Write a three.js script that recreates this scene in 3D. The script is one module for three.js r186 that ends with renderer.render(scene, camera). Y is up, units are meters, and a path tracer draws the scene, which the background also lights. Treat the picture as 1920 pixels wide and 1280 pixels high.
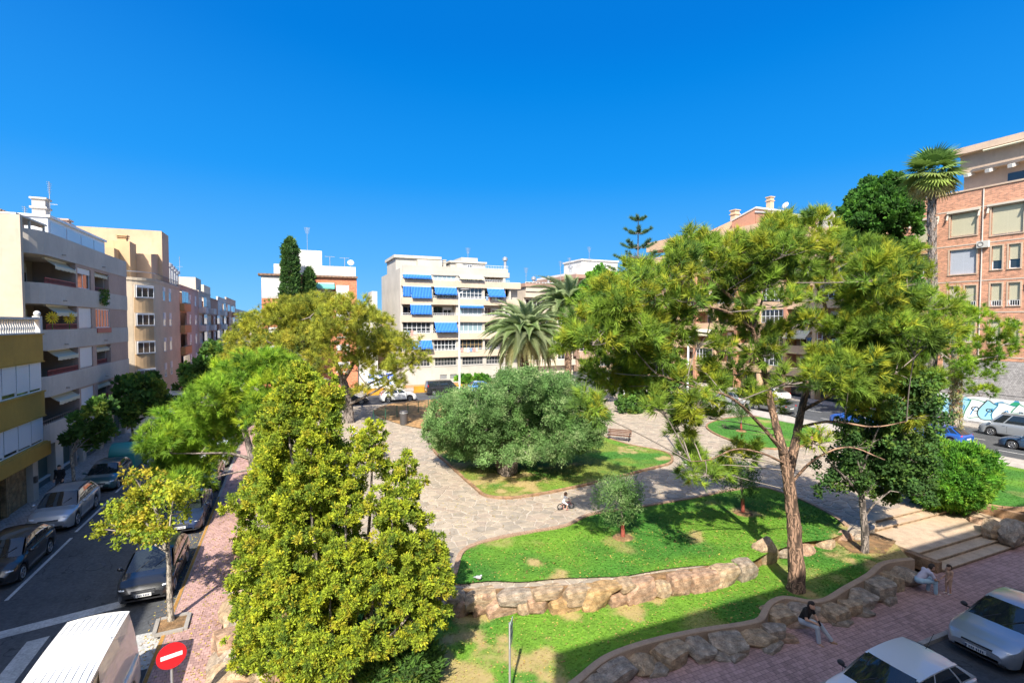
import * as THREE from 'three';
import { mergeGeometries, toCreasedNormals } from 'three/addons/utils/BufferGeometryUtils.js';
import { MarchingCubes } from 'three/addons/objects/MarchingCubes.js';

// ---------- camera ----------
const scene = new THREE.Scene();
const camera = new THREE.PerspectiveCamera(67.38, 1.5, 0.1, 3000);
const FPX = 960, YAW = 23.6 * Math.PI / 180, PITCH = 2.1 * Math.PI / 180, EYE = 10.3;
const FW = new THREE.Vector3(Math.sin(YAW) * Math.cos(PITCH), -Math.sin(PITCH), -Math.cos(YAW) * Math.cos(PITCH));
const RT = new THREE.Vector3(Math.cos(YAW), 0, Math.sin(YAW));
const UPV = new THREE.Vector3().crossVectors(RT, FW);
camera.position.set(0, EYE, 0);
camera.lookAt(FW.x, EYE + FW.y, FW.z);

// ---------- sky, sun, exposure ----------
const renderer = new THREE.WebGLRenderer({ antialias: true });
renderer.toneMapping = THREE.LinearToneMapping;
renderer.toneMappingExposure = 1.8;
renderer.shadowMap.enabled = true;
{
  const W = 256, Hh = 128, data = new Float32Array(W * Hh * 4);
  // clear blue sky: deep azure overhead, paler towards the horizon (linear values by elevation in degrees), and a pale glow round the sun, added and strengthened to fill the shade, offset in view by the negative stops
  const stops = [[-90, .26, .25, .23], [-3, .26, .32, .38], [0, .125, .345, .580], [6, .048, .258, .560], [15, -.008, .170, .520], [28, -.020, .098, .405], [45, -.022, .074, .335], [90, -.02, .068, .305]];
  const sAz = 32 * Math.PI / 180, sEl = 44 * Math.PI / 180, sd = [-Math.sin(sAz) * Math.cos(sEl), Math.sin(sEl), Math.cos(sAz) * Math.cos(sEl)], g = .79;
  for (let j = 0; j < Hh; j++) {
    const el = (j + 0.5) / Hh * 180 - 90;
    let k = 0; while (k < stops.length - 2 && el > stops[k + 1][0]) k++;
    const a = stops[k], b = stops[k + 1], t = Math.min(1, Math.max(0, (el - a[0]) / (b[0] - a[0]))), ce = Math.cos(el * Math.PI / 180), se = Math.sin(el * Math.PI / 180);
    for (let i = 0; i < W; i++) {
      const az = ((i + .5) / W - .5) * 2 * Math.PI, d = [Math.cos(az) * ce, se, Math.sin(az) * ce], c = d[0] * sd[0] + d[1] * sd[1] + d[2] * sd[2];
      const fillGlow = el > -1 ? 1.9 * (1 - g * g) / (12.566 * Math.pow(1 + g * g - 2 * g * c, 1.5)) : 0, o = (j * W + i) * 4;
      for (let q = 0; q < 3; q++) data[o + q] = Math.max(.0008, a[q + 1] + (b[q + 1] - a[q + 1]) * t + fillGlow * [1, .94, .84][q]);
      data[o + 3] = 1;
    }
  }
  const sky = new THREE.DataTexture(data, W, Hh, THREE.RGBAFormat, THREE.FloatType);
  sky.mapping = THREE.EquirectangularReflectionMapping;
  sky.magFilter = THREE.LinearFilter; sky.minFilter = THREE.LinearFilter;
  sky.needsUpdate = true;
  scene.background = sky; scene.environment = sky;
}
const SUN_AZ = 32 * Math.PI / 180, SUN_EL = 44 * Math.PI / 180;
const sun = new THREE.DirectionalLight(new THREE.Color(1.0, 0.93, 0.82), 5.0);
sun.position.set(-Math.sin(SUN_AZ) * Math.cos(SUN_EL) * 150 + 15, Math.sin(SUN_EL) * 150, Math.cos(SUN_AZ) * Math.cos(SUN_EL) * 150 - 40);
sun.target.position.set(15, 0, -40);
sun.castShadow = true;
Object.assign(sun.shadow.camera, { left: -110, right: 110, top: 110, bottom: -110, near: 1, far: 400 });
sun.shadow.mapSize.set(4096, 4096);
sun.shadow.bias = -0.0005;
scene.add(sun, sun.target);

// ---------- helpers ----------
function rng(seed) { let s = seed >>> 0; return () => { s = (s + 0x6D2B79F5) | 0; let t = Math.imul(s ^ (s >>> 15), 1 | s); t = (t + Math.imul(t ^ (t >>> 7), 61 | t)) ^ t; return ((t ^ (t >>> 14)) >>> 0) / 4294967296; }; }
const V = (x, y, z) => new THREE.Vector3(x, y, z);
const rayDir = (px, py) => FW.clone().multiplyScalar(FPX).addScaledVector(RT, px - 960).addScaledVector(UPV, 640 - py);
// a photograph pixel met with the level plane y, with the plane x = const, or at a distance measured along the lens axis
function G(px, py, y = 0) { const d = rayDir(px, py), t = (y - EYE) / d.y; return V(d.x * t, y, d.z * t); }
function AX(px, py, x) { const d = rayDir(px, py), t = x / d.x; return V(x, EYE + d.y * t, d.z * t); }
function AZ(px, py, z) { const d = rayDir(px, py), t = z / d.z; return V(d.x * t, EYE + d.y * t, z); }
function AD(px, py, dep) { const d = rayDir(px, py).multiplyScalar(dep / FPX); return V(d.x, EYE + d.y, d.z); }
const depthOf = (p) => p.x * FW.x + (p.y - EYE) * FW.y + p.z * FW.z;
function hash2(x, y, s) { let h = Math.imul(x, 374761393) ^ Math.imul(y, 668265263) ^ Math.imul(s + 11, 2246822519); h = Math.imul(h ^ (h >>> 13), 1274126177); return ((h ^ (h >>> 16)) >>> 0) / 4294967296; }
function vnoise(x, y, s = 0, per = 0) {
  const xi = Math.floor(x), yi = Math.floor(y), fx = x - xi, fy = y - yi;
  const w = (a) => per ? ((a % per) + per) % per : a;
  const u = fx * fx * (3 - 2 * fx), v = fy * fy * (3 - 2 * fy);
  const a = hash2(w(xi), w(yi), s), b = hash2(w(xi + 1), w(yi), s), c = hash2(w(xi), w(yi + 1), s), d = hash2(w(xi + 1), w(yi + 1), s);
  return a + (b - a) * u + (c - a) * v + (a - b - c + d) * u * v;
}
function fbm(x, y, oct = 4, s = 0, per = 0) { let r = 0, a = .5, n = 0; for (let i = 0; i < oct; i++) { r += a * vnoise(x, y, s + i * 7, per); n += a; x *= 2; y *= 2; per *= 2; a *= .5; } return r / n; }
const lerp = (a, b, t) => a + (b - a) * t, clamp = (v, a = 0, b = 1) => Math.min(b, Math.max(a, v));
const sstep = (a, b, x) => { const t = clamp((x - a) / (b - a)); return t * t * (3 - 2 * t); };
// a texture from a function of (u, v) in 0..1 that returns sRGB 0..1 triples
function tex(n, fn, metres, srgb = true) {
  const d = new Uint8Array(n * n * 4);
  for (let j = 0; j < n; j++) for (let i = 0; i < n; i++) { const c = fn(i / n, j / n), o = (j * n + i) * 4; d[o] = clamp(c[0]) * 255; d[o + 1] = clamp(c[1]) * 255; d[o + 2] = clamp(c[2]) * 255; d[o + 3] = 255; }
  const t = new THREE.DataTexture(d, n, n); t.wrapS = t.wrapT = THREE.RepeatWrapping; t.magFilter = THREE.LinearFilter; t.minFilter = THREE.LinearMipmapLinearFilter; t.generateMipmaps = true;
  if (srgb) t.colorSpace = THREE.SRGBColorSpace;
  t.repeat.set(1 / metres, 1 / metres); t.needsUpdate = true; return t;
}
const grey = (v) => [v, v, v];
const T = {
  plaster: tex(512, (u, v) => { const a = fbm(u * 4, v * 4, 5, 1, 4), b = fbm(u * 32, v * 32, 3, 5, 32), st = fbm(u * 24, v * 3, 3, 9, 0 || 24); return grey(.88 + .12 * (a - .5) + .05 * b - .05 * sstep(.6, .85, st) * sstep(.4, .6, a)); }, 6),
  grain: tex(512, (u, v) => { const a = fbm(u * 64, v * 64, 3, 3, 64), b = fbm(u * 8, v * 8, 3, 4, 8); return grey(.62 + .28 * a + .16 * b); }, 3),
  asphalt: tex(1024, (u, v) => { const a = fbm(u * 128, v * 128, 2, 3, 128), b = fbm(u * 6, v * 6, 5, 14, 6), c = fbm(u * 40, v * 5, 3, 21, 40); const cr = Math.abs(fbm(u * 7, v * 7, 4, 31, 7) - .5); return grey(.66 + .22 * a + .24 * (b - .5) + .1 * c - (cr < .006 ? .2 : 0)); }, 9),
  bark: tex(256, (u, v) => { const a = fbm(u * 8, v * 8, 4, 3, 8), w = fbm(u * 4, v * 4, 3, 7, 4), c = Math.abs(vnoise(u * 14 + 3 * w, v * 4 + 2 * a, 8, 0) - .5) * 2; return grey(.28 + .42 * sstep(.05, .5, c) + .35 * a); }, 1.0),
  rock: tex(512, (u, v) => { const a = fbm(u * 6, v * 6, 5, 13, 6), b = fbm(u * 40, v * 40, 3, 15, 40), c = fbm(u * 3, v * 9, 4, 17, 3); const k = .40 + .55 * a + .24 * b - .08 * sstep(.55, .75, fbm(u * 5, v * 10, 3, 19, 5)); return [k * lerp(1, 1.02, c), k * lerp(1.02, .93, c), k * lerp(1.02, .84, c)]; }, 1.6),
  slab: tex(512, (u, v) => { const a = fbm(u * 8, v * 8, 5, 23, 8), b = fbm(u * 64, v * 64, 2, 25, 64); return grey(.7 + .22 * a + .12 * b); }, 2.2),
  brick: tex(512, (u, v) => {
    const rows = 24, cols = 8, r = Math.floor(v * rows), uu = (u * cols + (r % 2) * .5) % cols, c = Math.floor(uu), fu = uu - c, fv = v * rows - r;
    const m = (fu < .05 || fv < .15) ? 1 : 0, k = .82 + .3 * (hash2(c, r, 3) - .3) + .12 * fbm(u * 64, v * 64, 2, 4, 64);
    return m ? [.80, .69, .60] : [.81 * k, .57 * k, .45 * k];
  }, 2.0),
  paver: tex(1024, (u, v) => {
    const n = 40, x = u * n, y = v * n, r = Math.floor(y), xx = (x + (r % 2) * .5) % n, c = Math.floor(xx), fu = xx - c, fv = y - r;
    const m = fu < .09 || fv < .09, k = .8 + .18 * hash2(c, r, 5) + .22 * (fbm(u * 5, v * 5, 5, 6, 5) - .5) + .08 * vnoise(u * 200, v * 200, 8, 200);
    return m ? grey(.72 * k) : grey(k);
  }, 6.0),
};
T.rockFine = T.rock.clone(); T.rockFine.repeat.set(.85, .85); T.rockFine.needsUpdate = true;
T.bumpGrain = tex(256, (u, v) => grey(fbm(u * 32, v * 32, 4, 41, 32)), .8, false);
const lin = (h) => new THREE.Color(h);
const MATS = {};
function M(key, hex, o = {}) {
  if (MATS[key]) return MATS[key];
  const { map, bump, bs, phys, ...rest } = o;
  const C = phys ? THREE.MeshPhysicalMaterial : THREE.MeshStandardMaterial;
  const m = new C({ color: Array.isArray(hex) ? new THREE.Color().setRGB(...hex) : lin(hex), roughness: .85, metalness: 0, ...rest });
  if (map) m.map = T[map];
  if (bump) { m.bumpMap = T[bump]; m.bumpScale = bs || .01; }
  m.side = o.side ?? THREE.FrontSide; m.name = key;
  return (MATS[key] = m);
}
const taken = {};
function numbered(n) { if (!(n in taken)) { taken[n] = 0; return n; } taken[n]++; return n + '_' + String(taken[n]).padStart(3, '0'); }
function uvBox(g) {   // texture coordinates in metres, by the way each face points
  if (g.index) g = g.toNonIndexed();
  const p = g.attributes.position, n = p.count, uv = new Float32Array(n * 2), a = V(), b = V(), c = V();
  for (let i = 0; i < n; i += 3) {
    a.fromBufferAttribute(p, i); b.fromBufferAttribute(p, i + 1); c.fromBufferAttribute(p, i + 2);
    const e = b.clone().sub(a).cross(c.clone().sub(a)), ax = Math.abs(e.x), ay = Math.abs(e.y), az = Math.abs(e.z);
    [a, b, c].forEach((q, k) => { const o = (i + k) * 2; if (ay >= ax && ay >= az) { uv[o] = q.x; uv[o + 1] = q.z; } else if (ax >= az) { uv[o] = q.z; uv[o + 1] = q.y; } else { uv[o] = q.x; uv[o + 1] = q.y; } });
  }
  g.setAttribute('uv', new THREE.BufferAttribute(uv, 2)); return g;
}
function clean(g) { const r = g.index ? g.toNonIndexed() : g; for (const k of Object.keys(r.attributes)) if (!['position', 'normal', 'uv', 'color'].includes(k)) r.deleteAttribute(k); if (!r.attributes.normal) r.computeVertexNormals(); if (!r.attributes.uv) r.setAttribute('uv', new THREE.BufferAttribute(new Float32Array(r.attributes.position.count * 2), 2)); return r; }
function join(list) { const l = (Array.isArray(list) ? list : [list]).map(clean); return l.length === 1 ? l[0] : mergeGeometries(l, false); }
function obj(name, geos, material, parent = scene, keepUV = false) {
  let g = join(geos); if (!keepUV) g = uvBox(g);
  const m = new THREE.Mesh(g, material); m.castShadow = m.receiveShadow = true;
  m.name = parent === scene ? numbered(name) : name; parent.add(m); return m;
}
function share(name, geometry, material, parent) { const m = new THREE.Mesh(geometry, material); m.castShadow = m.receiveShadow = true; m.name = name; parent.add(m); return m; }
function thing(name, label, category, pos, turn = 0, group) {
  const o = new THREE.Group(); o.name = numbered(name); scene.add(o);
  if (pos) o.position.copy(Array.isArray(pos) ? V(...pos) : pos); o.rotation.y = turn; o.userData = { label, category }; if (group) o.userData.group = group; return o;
}
function tag(o, label, category, group) { Object.assign(o.userData, { label, category }); if (group) o.userData.group = group; return o; }
function struct(name, geos, m, keepUV) { const o = obj(name, geos, m, scene, keepUV); o.userData.kind = 'structure'; return o; }
function bx(w, h, d, x = 0, y = 0, z = 0, ry = 0, rx = 0, rz = 0) { const g = new THREE.BoxGeometry(w, h, d); if (rx) g.rotateX(rx); if (rz) g.rotateZ(rz); if (ry) g.rotateY(ry); g.translate(x, y, z); return g; }
// a box given by its two corners
function bb(x0, x1, y0, y1, z0, z1) { return bx(x1 - x0, y1 - y0, z1 - z0, (x0 + x1) / 2, (y0 + y1) / 2, (z0 + z1) / 2); }
function cyl(r0, r1, h, x, y, z, n = 12) { const g = new THREE.CylinderGeometry(r1, r0, h, n); g.translate(x, y + h / 2, z); return g; }
function bar(a, b, r, n = 6, r2 = r) { const d = b.clone().sub(a), L = d.length(), g = new THREE.CylinderGeometry(r2, r, L, n); g.translate(0, L / 2, 0); g.applyQuaternion(new THREE.Quaternion().setFromUnitVectors(V(0, 1, 0), d.normalize())); g.translate(a.x, a.y, a.z); return g; }
// a bent tapering limb through points
function limb(pts, r0, r1, n = 7, seg = 0, wob = .12, seed = 1) {
  const c = new THREE.CatmullRomCurve3(pts), S = seg || Math.max(4, pts.length * 4), pos = [], uv = [], idx = [], R = rng(seed);
  let prev = V(0, 0, 1); const L = c.getLength(), ph = R() * 6;
  for (let i = 0; i <= S; i++) {
    const t = i / S, p = c.getPoint(t), tan = c.getTangent(t);
    let u = prev.clone().sub(tan.clone().multiplyScalar(prev.dot(tan))); if (u.lengthSq() < 1e-4) u = V(1, 0, 0).cross(tan); u.normalize(); prev = u; const w = tan.clone().cross(u);
    const r = lerp(r0, r1, Math.pow(t, .85));
    for (let k = 0; k <= n; k++) { const a = k / n * Math.PI * 2, kk = k % n, rr = r * (1 + wob * (hash2(kk, i, seed) - .5) * 2 + wob * .8 * Math.sin(a * 3 + ph + t * 5)); pos.push(p.x + (u.x * Math.cos(a) + w.x * Math.sin(a)) * rr, p.y + (u.y * Math.cos(a) + w.y * Math.sin(a)) * rr, p.z + (u.z * Math.cos(a) + w.z * Math.sin(a)) * rr); uv.push(k / n * Math.max(.25, r0 * 6), t * L); }
  }
  for (let i = 0; i < S; i++) for (let k = 0; k < n; k++) { const a = i * (n + 1) + k, b = a + 1, d = a + n + 1, e = d + 1; idx.push(a, b, d, b, e, d); }
  const g = new THREE.BufferGeometry(); g.setAttribute('position', new THREE.Float32BufferAttribute(pos, 3)); g.setAttribute('uv', new THREE.Float32BufferAttribute(uv, 2)); g.setIndex(idx); g.computeVertexNormals(); return g;
}
// level polygon (world x, z pairs) as a slab between two heights
function shapeXZ(pts) { const s = new THREE.Shape(); pts.forEach((p, i) => i ? s.lineTo(p[0], -p[1]) : s.moveTo(p[0], -p[1])); return s; }
function slab(pts, y0, y1, holes = []) { const s = shapeXZ(pts); for (const h of holes) s.holes.push(shapeXZ(h)); const g = new THREE.ExtrudeGeometry(s, { depth: y1 - y0, bevelEnabled: false }); g.rotateX(-Math.PI / 2); g.translate(0, y0, 0); return g; }
const pix = (list, y) => list.map(([a, b]) => { const p = G(a, b, y); return [p.x, p.z]; });
function inside(p, poly) { let r = false; for (let i = 0, j = poly.length - 1; i < poly.length; j = i++) { const [xi, yi] = poly[i], [xj, yj] = poly[j]; if ((yi > p[1]) !== (yj > p[1]) && p[0] < (xj - xi) * (p[1] - yi) / (yj - yi) + xi) r = !r; } return r; }
function smoothLine(pts, step = .3, closed = false) { const c = new THREE.CatmullRomCurve3(pts.map(p => V(p[0], 0, p[1])), closed, 'centripetal'); const n = Math.max(2, Math.round(c.getLength() / step)); return c.getSpacedPoints(n).map(p => [p.x, p.z]); }
// a strip of given width laid along a line of points, between heights y0 and y1 (y may be a function of x, z)
function ribbon(line, w, y0, y1, off = 0) {
  const pos = [], idx = [], f = (y, p) => typeof y === 'function' ? y(p[0], p[1]) : y, n = line.length;
  for (let i = 0; i < n; i++) {
    const a = line[Math.max(0, i - 1)], b = line[Math.min(n - 1, i + 1)], dx = b[0] - a[0], dz = b[1] - a[1], L = Math.hypot(dx, dz) || 1, nx = -dz / L, nz = dx / L, p = line[i];
    for (const [s, top] of [[-.5, 0], [-.5, 1], [-.38, 2], [.38, 2], [.5, 1], [.5, 0]]) { const o = s * w + off; pos.push(p[0] + nx * o, top ? f(y1, p) - (top === 1 ? Math.min(.02, w * .12) : 0) : f(y0, p), p[1] + nz * o); }
  }
  for (let i = 0; i < n - 1; i++) for (let k = 0; k < 5; k++) { const a = i * 6 + k, b = a + 1, c = a + 6, d = c + 1; idx.push(a, c, b, b, c, d); }
  for (const [o, flip] of [[0, 0], [(n - 1) * 6, 1]]) for (let k = 1; k < 5; k++) flip ? idx.push(o, o + k + 1, o + k) : idx.push(o, o + k, o + k + 1);
  const g = new THREE.BufferGeometry(); g.setAttribute('position', new THREE.Float32BufferAttribute(pos, 3)); g.setIndex(idx); const r = g.toNonIndexed(); r.computeVertexNormals(); return r;
}
// ---------- ground, streets, pavements ----------
const PLZ = .85, RSY = .88, LOW = .28, FARY = .4;
const mAsphalt = M('asphalt', [.105, .112, .122], { map: 'asphalt', roughness: .9, bump: 'bumpGrain', bs: .006 });
const mPaver = M('pinkPaver', [.47, .29, .255], { map: 'paver', roughness: .85 });
const mPaveGrey = M('greyPaver', [.42, .38, .34], { map: 'paver', roughness: .9 });
const mKerb = M('kerbStone', [.40, .37, .33], { map: 'slab' });
const mSoil = M('soil', [.40, .26, .135], { map: 'rock', roughness: 1, bump: 'bumpGrain', bs: .03 });
const mPaint = M('roadPaint', [.62, .62, .60], { map: 'grain', roughness: .7 });
const mTerra = M('terracotta', [.50, .33, .22], { map: 'grain' });
const mJoint = M('mortar', [.58, .50, .41], { map: 'slab', roughness: .95 });
const mConc = M('concreteWarm', [.62, .46, .31], { map: 'slab', roughness: .9 });
const mStoneEdge = M('stoneEdge', [.47, .31, .19], { map: 'rock' });
struct('ground', slab([[-900, 500], [900, 500], [900, -1200], [-900, -1200]], -.6, -.35), M('earth', [.26, .22, .17], { map: 'rock' }));
struct('left_street', slab([[-11.4, 8], [-3.95, 8], [-3.95, -330], [-11.4, -330]], -.3, 0), mAsphalt);
// sheets that may rise: a strip between z0 and z1 through (x, y) stations
function strip(st, z0, z1, th = .3) { const g = []; for (let i = 0; i < st.length - 1; i++) { const [xa, ya] = st[i], [xb, yb] = st[i + 1]; const q = bb(0, 1, 0, th, z1, z0), p = q.attributes.position; for (let k = 0; k < p.count; k++) { const t = p.getX(k); p.setX(k, lerp(xa, xb, t)); p.setY(k, p.getY(k) - th + lerp(ya, yb, t)); } q.computeVertexNormals(); g.push(q); } return g; }
struct('near_street', strip([[-3.95, 0], [34, 0], [45.7, RSY], [95, RSY]], -1.4, -9.3), mAsphalt);
struct('near_building_pavement', strip([[-1.8, .12], [34, .12], [45.7, 1.0], [95, 1.0]], 1.0, -1.4), mPaveGrey);
struct('right_street', slab([[45.7, -9.304], [56, -9.304], [56, -240], [45.7, -240]], RSY - .5, RSY), mAsphalt);
struct('far_street', strip([[-3.95, 0], [2, FARY], [38, FARY], [45.7, RSY]], -62.2, -72), mAsphalt);
struct('west_pavement', slab([[-14.2, 8], [-11.4, 8], [-11.4, -330], [-14.2, -330]], -.3, .13), mPaveGrey);
struct('park_side_pavement', slab([[-3.8, -10.5], [-3.2, -9.5], [-2.2, -11.6], [-2.2, -60], [-3.8, -60]], -.3, .12), mPaver);
struct('kerb', [slab([[-3.95, -10.6], [-3.8, -10.6], [-3.8, -60], [-3.95, -60]], -.2, .13)], mKerb);
struct('near_pavement', strip([[-3.2, .12], [34, .12], [42.95, .97]], -9.45, -12.2, .5), mPaver);
struct('near_kerb', strip([[-3.2, .13], [34, .13], [45.7, 1.0]], -9.3, -9.45, .4), mKerb);
struct('right_pavement', slab([[42.95, -9.5], [45.55, -9.5], [45.55, -60], [42.95, -60]], .2, .98), M('paleConcrete', [.52, .47, .42], { map: 'slab' }));
struct('right_kerb', slab([[45.55, -9.5], [45.7, -9.5], [45.7, -60], [45.55, -60]], .2, .99), mKerb);
struct('east_pavement', slab([[56, -5], [58.6, -5], [58.6, -240], [56, -240]], .2, 1.0), mPaveGrey);
struct('far_pavement', strip([[-12, .5], [45.6, .55], [80, .9]], -72, -96), mPaveGrey);
struct('park_far_pavement', strip([[-2.2, .45], [42.9, .6]], -60.3, -62.2), mPaveGrey);
// road paint
const paint = (name, pts, y, m = mPaint) => struct(name, slab(pts, y - .02, y + .005), m);
paint('stop_line', [[-9.75, -21.45], [-9.75, -22.0], [-5.6, -22.9], [-5.6, -22.35]], 0);
for (let k = 0; k < 4; k++) { const x = -10.4 + k * 1.25; paint('zebra_bar', [[x, -20.9 - k * .1], [x + .55, -21.0 - k * .1], [x + .55, -16.4], [x, -16.4]], 0); }
for (const [a, b] of [[-24.6, -30.6], [-31.4, -36.8], [-37.8, -43.0], [-44, -49]]) paint('parking_line', [[-9.82, a], [-9.70, a], [-9.62, b], [-9.74, b]], 0);
paint('parking_end_line', [[-9.8, -23.2], [-9.65, -23.2], [-10.1, -24.5], [-10.25, -24.5]], 0);
paint('white_kerb_patch', [[-3.98, -18.0], [-3.98, -20.1], [-4.75, -20.1], [-4.75, -18.0]], 0);
paint('yellow_kerb_line', [[-3.93, -17.0], [-3.82, -17.0], [-3.82, -34], [-3.93, -34]], .132, M('yellowPaint', [.50, .26, .06], { map: 'grain' }));
for (let k = 0; k < 9; k++) paint('lane_dash', [[48.0, -13 - k * 4.6], [48.14, -13 - k * 4.6], [48.14, -15.4 - k * 4.6], [48.0, -15.4 - k * 4.6]], RSY);
for (let k = 0; k < 9; k++) paint('lane_dash', [[51.2, -13 - k * 4.6], [51.34, -13 - k * 4.6], [51.34, -15.4 - k * 4.6], [51.2, -15.4 - k * 4.6]], RSY);

// ---------- lawns: outlines ----------
const upLawn = smoothLine(pix([[850, 1096], [852, 1072], [872, 1034], [935, 1012], [1000, 1000], [1062, 988], [1105, 968], [1200, 953], [1300, 936], [1370, 922], [1430, 916], [1500, 938], [1560, 968], [1590, 990], [1560, 1012], [1500, 1020], [1440, 1040], [1390, 1062], [1310, 1062], [1230, 1072], [1170, 1082], [1100, 1085], [1040, 1088], [980, 1094], [920, 1092]], PLZ), .4, true);
const island = smoothLine(pix([[812, 842], [840, 870], [890, 915], [912, 931], [950, 935], [1010, 928], [1120, 905], [1210, 882], [1258, 868], [1250, 850], [1180, 835], [1100, 812], [1000, 800], [880, 805], [820, 820]], PLZ), .4, true);
const rightLawn = smoothLine([[33.2, -13.6], [38, -12.6], [42.9, -12.6], [42.9, -25], [41, -27], [38.5, -23.5], [36, -19.5], [33, -16.4]], .5, true);
const backLawn = smoothLine(pix([[1325, 800], [1360, 786], [1420, 782], [1520, 798], [1540, 815], [1500, 838], [1440, 842], [1370, 826]], PLZ), .5, true);
const lowCurb = smoothLine(pix([[1010, 1330], [1080, 1280], [1135, 1236], [1200, 1210], [1297, 1187], [1400, 1171], [1425, 1164], [1436, 1146], [1447, 1131], [1473, 1122], [1519, 1130], [1546, 1127], [1584, 1108], [1630, 1088], [1657, 1071], [1711, 1066]], .5), .25);
const midLine = pix([[832, 1150], [880, 1151], [935, 1152], [1030, 1146], [1110, 1143], [1180, 1131], [1260, 1117], [1330, 1108], [1400, 1090], [1440, 1066], [1500, 1046], [1560, 1036], [1610, 1030]], LOW);
const lowLawn = [[-1.2, -12.3], [3, -12.1], ...lowCurb, [24.2, -13.6], ...midLine.slice().reverse().map(p => [p[0], p[1] - .25]), [4.6, -18.6], [4.2, -20.8], [-1.3, -20.8]];
const lawns = [[upLawn, 0], [island, 1], [rightLawn, 2], [backLawn, 3], [lowLawn, 4]];
// bare, sandy places as seen in the photograph: x, z, radius
const bare = [[870, 1290, 1.7, .28], [985, 1275, 1.0, .28], [1025, 1232, .4, .28], [940, 1198, .35, .28], [1180, 1140, .7, .28], [1235, 1130, .5, .28], [1060, 1150, .35, .28], [870, 1160, .6, .28], [1000, 1055, .22, .9], [1055, 1050, .2, .9], [1050, 1083, .35, .9], [1310, 1010, .5, .9], [1172, 1008, .45, .9], [1660, 1040, 1.7, .5], [1640, 1070, .9, .5], [1500, 1112, .6, .4], [950, 905, 1.8, .85], [860, 875, 1.1, .85], [1190, 845, 1.0, .85], [1240, 862, .7, .85], [830, 850, 1.3, .85], [700, 1280, 3.0, .28], [560, 1270, 3, .28], [500, 1150, 3, .28], [470, 1020, 3, .28], [1395, 960, .5, .9]].map(([a, b, r, y]) => { const p = G(a, b, y); return [p.x, p.z, r]; });
const BG = { n: 440, x0: -5, z0: -59, s: 54, d: null };
function bareness(x, z) {   // read from a grid that is filled once
  if (!BG.d) { BG.d = new Float32Array(BG.n * BG.n); for (let j = 0; j < BG.n; j++) for (let i = 0; i < BG.n; i++) BG.d[j * BG.n + i] = bareRaw(BG.x0 + i / BG.n * BG.s, BG.z0 + j / BG.n * BG.s); }
  const u = clamp((x - BG.x0) / BG.s * BG.n, 0, BG.n - 1.01), v = clamp((z - BG.z0) / BG.s * BG.n, 0, BG.n - 1.01), i = Math.floor(u), j = Math.floor(v), o = j * BG.n + i, f = u - i, g = v - j;
  return lerp(lerp(BG.d[o], BG.d[o + 1], f), lerp(BG.d[o + BG.n], BG.d[o + BG.n + 1], f), g);
}
function bareRaw(x, z) {
  let b = 0; const n = fbm(x * 1.5 + 5, z * 1.5, 4, 60);
  for (const [bx_, bz, r] of bare) { const d = Math.hypot(x - bx_, z - bz) / r; if (d < 2.2) b = Math.max(b, sstep(1.2, .25, d + (n - .5) * 3.4)); }
  return Math.max(b * .72, .35 * sstep(.62, .82, fbm(x * .55, z * .55, 4, 71)));
}
function lawnColour(x, z, k) {   // linear grass colour; dry straw where bare
  const n = fbm(x * .35, z * .35, 2, 80), m = fbm(x * 2.2, z * 2.2, 2, 90), y = sstep(.42, .72, n);
  const g = [lerp(.052, .125, y), lerp(.185, .27, y), lerp(.016, .018, y)], s = .84 + .32 * m, b = bareness(x, z), dry = [.40, .30, .12];
  if (k === 1) { const d = sstep(.35, .62, fbm(x * .5 + 9, z * .5, 3, 44)); for (let c = 0; c < 3; c++) g[c] = lerp(g[c], [.20, .24, .035][c], d * .8); }
  return g.map((q, c) => lerp(q * s, dry[c] * s, b * .9));
}
{
  const N = 768, S = 52, d = new Uint8Array(N * N * 4), col = new THREE.Color();
  for (let j = 0; j < N; j++) for (let i = 0; i < N; i++) {
    const x = -4 + i / N * S, z = -58 + j / N * S, g = lawnColour(x, z, (x > 7 && x < 26 && z < -24.4 && z > -40) ? 1 : 0), b = bareness(x, z), f = .78 + .22 * hash2(i, j, 3);
    col.setRGB(lerp(g[0] * .95, .43, b) * f, lerp(g[1] * .95, .31, b) * f, lerp(g[2] * .95, .14, b) * f); col.convertLinearToSRGB(); const o = (j * N + i) * 4; d[o] = clamp(col.r) * 255; d[o + 1] = clamp(col.g) * 255; d[o + 2] = clamp(col.b) * 255; d[o + 3] = 255;
  }
  const t = new THREE.DataTexture(d, N, N); t.magFilter = THREE.LinearFilter; t.colorSpace = THREE.SRGBColorSpace; t.needsUpdate = true; T.lawn = t;
  M('lawn', [1, 1, 1], { roughness: 1 }).map = t;
}
const lowY = (x, z) => LOW + .14 * sstep(-15.5, -12, z) + .35 * sstep(17, 23, x);
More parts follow.
